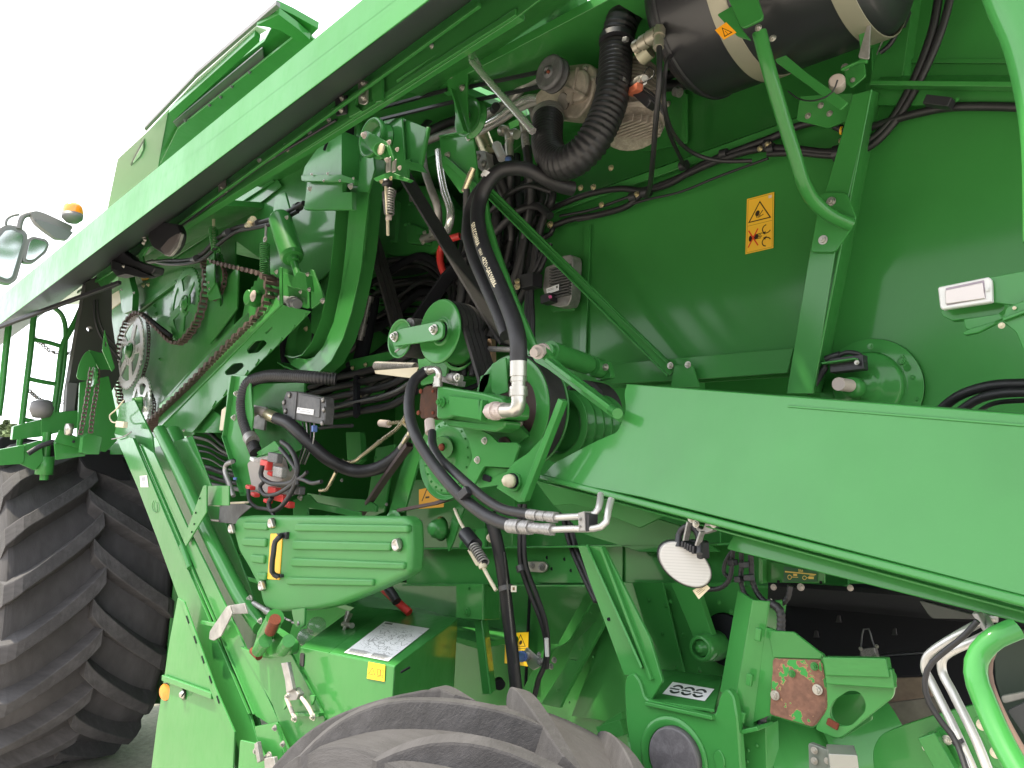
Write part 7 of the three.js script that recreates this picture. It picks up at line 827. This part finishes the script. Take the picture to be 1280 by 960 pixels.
{ // dark chopper bay at the right, bent pipes, green tube, guard
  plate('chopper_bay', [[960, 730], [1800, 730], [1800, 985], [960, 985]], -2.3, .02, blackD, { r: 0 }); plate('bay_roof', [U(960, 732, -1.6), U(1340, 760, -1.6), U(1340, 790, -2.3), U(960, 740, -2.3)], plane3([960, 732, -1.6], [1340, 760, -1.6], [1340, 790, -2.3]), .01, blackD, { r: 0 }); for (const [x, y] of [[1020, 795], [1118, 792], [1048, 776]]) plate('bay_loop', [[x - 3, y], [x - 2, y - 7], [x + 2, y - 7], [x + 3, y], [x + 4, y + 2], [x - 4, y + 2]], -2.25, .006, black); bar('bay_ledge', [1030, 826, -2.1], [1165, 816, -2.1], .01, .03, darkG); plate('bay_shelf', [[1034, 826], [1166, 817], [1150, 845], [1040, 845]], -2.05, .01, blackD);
  const cn = grp('bay_cable', U(1088, 800, -2.05)); hose('lead', [[1076, 822, -2.05], [1077, 800, -2.05], [1080, 786, -2.05], [1086, 786, -2.05], [1090, 800, -2.05], [1096, 815, -2.05]], 1, darkG, { parent: cn }); bar('cable_bracket', [1078, 816, -2.04], [1096, 814, -2.04], .02, .02, galv, { parent: cn }); bolts(cn, [[1096, 820, 1], [1076, 811, .8], [1096, 808, .8]], -2.03, 2.4, zinc);
  plate('straw_plate', [[1112, 848], [1160, 846], [1172, 900], [1120, 908], [1080, 902]], -1.95, .008, mat(.30, .23, .17, .75, .1, { map: tDusty })); plate('straw_plate', [[1100, 880], [1175, 870], [1185, 895], [1110, 910], [1070, 912]], -1.9, .008, mat(.22, .20, .18, .6, .3, { map: tDusty })); plate('worn_strip', [[1080, 912], [1110, 914], [1108, 920], [1082, 917]], -1.85, .006, galv); plate('baffle', [[1148, 750], [1215, 768], [1222, 774], [1165, 773], [1160, 768]], -1.6, .02, mat(.11, .11, .11, .5));
  const gd = plate('drive_guard', [[1090, 938], [1100, 918], [1130, 906], [1180, 890], [1236, 876], [1290, 960], [1290, 990], [1095, 990]], -1.42, .02, green, { r: .02 }); bar('guard_bar', [1160, 918, -1.38], [1186, 965, -1.38], .03, .02, green, { parent: gd }); plate('guard_strip', [[1148, 922], [1158, 918], [1184, 962], [1176, 972]], -1.40, .008, green, { parent: gd }); plate('guard_strip', [[1168, 915], [1180, 911], [1206, 958], [1196, 966]], -1.40, .008, green, { parent: gd }); bolts(gd, [[1159, 934, 1.1], [1184, 925, 1.1]], -1.39, 4.2, zinc); const ear = plate('guard_ear', [[1217, 896], [1228, 894], [1238, 920], [1256, 946], [1262, 962], [1240, 960], [1232, 930], [1218, 908]], -1.36, .01, green, { r: .012 }); bolts(ear, [[1228, 906, 1.2], [1245, 941, 1.2]], -1.355, 4.4, cream);
  const k = mpp(1200, 860, -1.25); tube('bent_pipe', [[1240, 773, -1.3], [1228, 777, -1.28], [1200, 792, -1.26], [1168, 812, -1.25], [1158, 822, -1.25], [1156, 836, -1.25], [1164, 852, -1.25], [1200, 925, -1.22], [1222, 975, -1.2]], 5.2 * k, pipeW, { k: 20, step: .006 }); tube('bent_pipe', [[1244, 788, -1.28], [1220, 800, -1.26], [1186, 816, -1.25], [1178, 824, -1.25], [1178, 840, -1.25], [1190, 864, -1.24], [1220, 925, -1.22], [1240, 975, -1.2]], 5.6 * k, pipeW, { k: 20, step: .006 }); const pc = plate('pipe_bracket', [[1214, 767], [1222, 766], [1240, 798], [1236, 800]], -1.24, .02, galv, { r: .002 }); mk('pipe_stub', cylG([1230, 770, -1.28], [1240, 790, -1.24], 6 * k), pipeW, pc); tube('pipe_stub', [[1222, 768, -1.3], [1236, 772, -1.28], [1246, 772, -1.28]], 6 * k, pipeW); plate('stub_plate', [[1234, 800], [1252, 782], [1260, 788], [1246, 802]], -1.22, .01, blackD);
  hose('lead', [[1222, 776, -1.2], [1205, 795, -1.2], [1180, 815, -1.2], [1162, 832, -1.2], [1156, 850, -1.2], [1160, 875, -1.2], [1175, 900, -1.2], [1194, 925, -1.2], [1212, 975, -1.18]], 3.6, hoseM); mk('cable_tie', cylG([1196, 925, -1.215], [1199, 930, -1.215], 7 * k), black);
  const gt = tube('green_tube', [[1270, 786, -1.2], [1240, 800, -1.18], [1222, 822, -1.17], [1220, 846, -1.16], [1232, 880, -1.15], [1252, 925, -1.13], [1285, 985, -1.1]], 12.5 * k, green, { k: 22 }); tube('rusty_edge', [[1248, 800, -1.19], [1236, 824, -1.18], [1236, 850, -1.17], [1250, 888, -1.16], [1272, 930, -1.14], [1300, 975, -1.12]], 5 * k, mat(.14, .09, .07, .8));
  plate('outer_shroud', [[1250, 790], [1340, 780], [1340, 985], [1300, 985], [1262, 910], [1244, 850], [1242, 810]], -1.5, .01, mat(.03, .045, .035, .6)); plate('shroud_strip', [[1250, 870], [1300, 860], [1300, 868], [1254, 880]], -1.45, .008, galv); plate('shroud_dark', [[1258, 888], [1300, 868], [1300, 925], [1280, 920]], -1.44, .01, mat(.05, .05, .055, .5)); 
  // axle tube end and bearing bracket below the link
  mk('axle_tube', stackG([930, 965, -1.5], [1090, 930, -1.75], [[0, .4, .14, 32], [.4, .44, .15, 32], [.44, 1, .13, 32]]), green); const bk = plate('bearing_bracket', [[1010, 928], [1040, 940], [1070, 960], [1050, 990], [1012, 985]], -1.36, .012, mat(.18, .2, .17, .5, .3)); bolts(bk, [[1018, 938, 1], [1018, 951, 1], [1034, 951, .9]], -1.355, 3.4, zinc); mk('bracket_cap', barG([1036, 956, -1.32], [1072, 958, -1.34], .05, .06), mat(.3, .3, .27, .45, .5));
  // bracket with reflector at the right edge
  const z = -1.5, rb = grp('rear_bracket', U(1220, 375, z)); plate('bracket_face', [[1173, 357], [1240, 346], [1345, 326], [1345, 392], [1240, 378], [1176, 386]], z - .01, .006, green, { r: .003, parent: rb }); const rf = plate('reflector_frame', [[1172, 359], [1236, 346], [1239, 350], [1240, 377], [1236, 378], [1177, 387], [1175, 384]], z + .004, .014, whiteP, { r: .004, b: .002, parent: rb }); plate('reflector_slot', [[1182, 360], [1230, 350], [1232, 373], [1183, 382]], z + .005, .002, mat(.3, .25, .3, .5), { r: .001, parent: rb }); plate('reflector_plate', [[1181, 363], [1228, 353], [1231, 373], [1182, 380]], z + .008, .003, mat(.55, .50, .49, .3, .3), { r: .002, parent: rb }); bolts(rb, [[1235, 362, .7]], z + .006, 3.2, whiteP);
  plate('bracket_lower', [[1175, 388], [1238, 379], [1256, 376], [1256, 386], [1247, 395], [1205, 399], [1190, 401], [1178, 395]], z - .03, .02, green, { r: .004, parent: rb }); plate('bracket_fin', [[1204, 399], [1250, 392], [1254, 398], [1240, 404], [1222, 415], [1207, 411]], z - .02, .01, green, { r: .003, parent: rb }); plate('fin_tip', [[1202, 416], [1212, 411], [1246, 401], [1244, 405], [1222, 416], [1206, 419]], z - .01, .012, green, { r: .003, parent: rb }); plate('bracket_cheek', [[1258, 384], [1345, 352], [1345, 500], [1280, 440], [1270, 415], [1253, 402]], z + .02, .006, green, { r: .006, parent: rb }); bar('cheek_fold', [1254, 400, z + .024], [1345, 366, z + .024], .006, .01, green, { parent: rb }); bolts(rb, [[1268, 385, .6], [1252, 407, 1]], z + .024, 3, cream);
  // gearbox on the rear wall
  const gz = ZW + .06, gg = mpp(1080, 480, gz), gx = grp('wall_gearbox', U(1080, 480, gz)); lathe('gearbox_flange', [1088, 486, gz - .03], [[0, .014], [46 * gg, .014], [47 * gg, .01], [63 * gg, .008], [64 * gg, 0], [0, 0]], green, { parent: gx, k: 64 }); lathe('gearbox_body', [1082, 482, gz], [[0, .02], [16 * gg, .02], [18 * gg, .01], [26 * gg, .008], [40 * gg, 0], [42 * gg, -.004], [46 * gg, -.03], [0, -.03]], green, { parent: gx, k: 56 }); lathe('gearbox_hub', [1065, 484, gz + .04], [[0, .02], [11 * gg, .02], [13 * gg, 0], [14 * gg, -.04], [0, -.04]], green, { parent: gx }); mk('shaft_end', [stackG([1048, 480, gz + .12], [1062, 482, gz + .06], [[0, 1, 8 * gg, 24]])], pinky, gx); bolts(gx, [[1089, 471, 1.1], [1128, 446, .7], [1141, 472, .7], [1146, 499, .7], [1128, 452, 1.3], [1088, 433, .8]], gz + .012, 3.6, green); tube('sensor_lead', [[1010, 492, gz + .06], [1022, 470, gz + .07], [1034, 454, gz + .07], [1046, 446, gz + .07], [1056, 441, gz + .07], [1068, 441, gz + .07], [1078, 446, gz + .06], [1080, 454, gz + .06]], .006, black, { parent: gx }); hose('sensor', [[1012, 490, gz + .07], [1024, 470, gz + .07], [1032, 458, gz + .07]], 4.6, black, { parent: gx }); hose('sensor', [[1032, 449, gz + .07], [1040, 446, gz + .07], [1050, 443, gz + .07]], 4.4, black, { parent: gx }); mk('sensor_block', barG([1040, 458, gz + .06], [1082, 453, gz + .06], .036, .03), black, gx); bar('sensor_bracket', [1030, 455, gz + .08], [1072, 449, gz + .08], .005, .03, green, { parent: gx }); bolts(gx, [[1071, 453, 1]], gz + .085, 2.4, zinc);
  hose('rear_hose', [[1172, 515, -1.75], [1200, 494, -1.72], [1240, 482, -1.7], [1290, 480, -1.68], [1330, 482, -1.66]], 6.5, hoseM); hose('rear_hose', [[1198, 515, -1.72], [1225, 498, -1.7], [1260, 491, -1.68], [1330, 492, -1.66]], 6, hoseM); hose('rear_hose', [[1215, 520, -1.74], [1240, 505, -1.74], [1290, 500, -1.72]], 3, black);
  // main warning label on the wall
  label('warning_label', [934, 249], [968, 240], [967, 310], [932, 318], ZW + .002, canvasTex(256, 512, (g, w, h) => { g.fillStyle = '#f3bd34'; g.fillRect(0, 0, w, h); g.strokeStyle = '#8a6414'; g.lineWidth = 3; g.strokeRect(12, 12, w - 24, h - 24); g.beginPath(); g.moveTo(12, 256); g.lineTo(w - 12, 256); g.stroke(); g.strokeStyle = g.fillStyle = '#2c1a0a'; g.lineWidth = 10; g.lineJoin = 'miter'; g.beginPath(); g.moveTo(124, 56); g.lineTo(224, 224); g.lineTo(26, 224); g.closePath(); g.stroke(); g.beginPath(); g.ellipse(104, 158, 20, 26, .3, 0, 7); g.fill(); g.lineWidth = 7; for (const [x, y] of [[96, 196], [110, 204], [124, 200]]) { g.beginPath(); g.moveTo(x + 4, 170); g.lineTo(x, y); g.stroke(); } g.beginPath(); g.moveTo(122, 180); g.lineTo(154, 140); g.moveTo(128, 192); g.lineTo(160, 180); g.stroke(); g.beginPath(); g.ellipse(92, 372, 26, 24, 0, 0, 7); g.fill(); g.beginPath(); g.ellipse(44, 378, 16, 28, 0, 0, 7); g.fill(); for (let i = 0; i < 4; i++) { g.beginPath(); g.moveTo(96, 352 + i * 13); g.lineTo(152 - (i % 2) * 10, 350 + i * 14); g.stroke(); } g.lineWidth = 9; g.beginPath(); g.arc(192, 322, 38, .5, 4.6); g.stroke(); g.beginPath(); g.arc(192, 440, 38, 1.7, 5.9); g.stroke(); g.beginPath(); g.moveTo(180, 372); g.lineTo(150, 352); g.lineTo(184, 342); g.fill(); g.beginPath(); g.moveTo(160, 398); g.lineTo(196, 388); g.lineTo(180, 420); g.fill(); g.strokeStyle = '#d8401c'; g.lineWidth = 12; g.beginPath(); g.moveTo(24, 300); g.lineTo(116, 456); g.moveTo(112, 300); g.lineTo(24, 456); g.stroke(); g.fillStyle = '#d9c9c0'; g.fillRect(204, 20, 30, 26); }));
}
// ---------------------------------------------------------------- wheels: tread lugs one by one on turned carcasses
function wheel(name, c, R, w, nl, lugH, ph, m, mt, o) {
  const q = Q(c), g = grp(name, q), h = w / 2, f = .88; // carcass
  const prof = [[R * .45, -h * .9], [R * .6, -h], [R * .8, -h * 1.02], [R * .90, -h * .98], [R - lugH * 1.15, -h * .9], [R - lugH * .95, -h * .6], [R - lugH * .9, 0], [R - lugH * .95, h * .6], [R - lugH * 1.15, h * .9], [R * .90, h * .98], [R * .8, h * 1.02], [R * .6, h], [R * .45, h * .9]];
  { const L = new THREE.LatheGeometry(prof.map(p => new THREE.Vector2(p[0], p[1])), 96); L.rotateX(Math.PI / 2); const me = finish(new THREE.Mesh(L, m)); me.name = 'tyre'; me.W = q.clone(); g.add(me); }
  { const L = new THREE.LatheGeometry([[0.02, h * .2], [R * .3, h * .25], [R * .4, h * .6], [R * .46, h * .9], [R * .47, h * .86], [R * .42, h * .3], [R * .3, 0], [0.02, 0]].map(p => new THREE.Vector2(p[0], p[1])), 48); L.rotateX(Math.PI / 2); const me = finish(new THREE.Mesh(L, o.rim || yellow)); me.name = 'rim'; g.add(me); }
  const Rb = R - lugH, N = 14; // a lug runs from near the middle out over the shoulder
  const lug = s => { const pos = [], idx = []; const ring = t => { // t 0 middle .. 1 shoulder
      const lat = s * h * (-.07 + 1.06 * Math.min(1, t * 1.02)), a = o.sg * (0.04 + o.sw * Math.pow(t, .82)), wd = (.024 + .008 * (1 - t) + (t > .8 ? .012 * (t - .8) * 5 : 0)) * o.lw * (o.taper && t > .45 ? 1 - .8 * Math.pow((t - .45) / .55, 1.4) : 1); let drop = t > .82 ? Math.pow((t - .82) / .18, 2) * R * .075 : 0; if (o.taper) drop = t > .45 ? Math.pow((t - .45) / .55, 2) * lugH * 1.3 : 0; const top = R - drop - (t > .82 ? 0 : 0), bot = Rb - drop * 1.05 - .02; return [lat, a, wd, top, bot]; };
    for (let i = 0; i <= N; i++) { const t = i / N, [lat, a, wd, top, bot] = ring(t); const outw = t > .95 ? s * h * .03 : 0; const P4 = [[bot, wd * 1.75], [top - .004, wd * 1.04], [top, wd * .9], [top, -wd * .9], [top - .004, -wd * 1.04], [bot, -wd * 1.75]]; for (const [r, d] of P4) { const an = a + d / R; pos.push(Math.sin(an) * r, Math.cos(an) * r, lat + outw); } }
    for (let i = 0; i < N; i++) for (let k = 0; k < 5; k++) { const A = i * 6 + k, B = A + 6; s > 0 ? idx.push(A, B, A + 1, A + 1, B, B + 1) : idx.push(A, A + 1, B, A + 1, B + 1, B); } for (const e of [0, N * 6]) for (let k = 1; k < 5; k++) idx.push(e, e + k, e + k + 1);
    let b = new THREE.BufferGeometry(); b.setAttribute('position', new THREE.Float32BufferAttribute(pos, 3)); b.setIndex(idx); b = b.toNonIndexed(); b.computeVertexNormals(); const uv = [], P = b.attributes.position; for (let i = 0; i < P.count; i++) uv.push(Math.atan2(P.getX(i), P.getY(i)) * R, P.getZ(i) + Math.hypot(P.getX(i), P.getY(i))); b.setAttribute('uv', new THREE.Float32BufferAttribute(uv, 2)); return b; };
  const gs = [lug(1), lug(-1)];
  for (let i = 0; i < nl * 2; i++) { const s = i % 2, a = ((i >> 1) + s * .5) / nl * 6.28318 + ph; const me = finish(new THREE.Mesh(gs[s], mt)); me.name = 'tread_lug'; me.rotation.z = a; g.add(me); }
  return g;
}
plate('feeder_frame', [[140, 560], [215, 560], [245, 760], [235, 880], [150, 880], [120, 700]], -1.95, .02, green, { r: 0 });
wheel('front_wheel', V(-5.64, .98, -1.39), 1.0, .86, 19, .09, .05, tyreM, tyreM, { lw: 1.5, sw: .40, sg: 1 });
wheel('rear_wheel', V(-1.155, .735, -1.06), .72, .45, 15, .055, .22, tyreM, tyreM, { rim: castG, lw: 1.05, sw: .62, sg: -1, taper: 1 });
renderer.render(scene, camera);
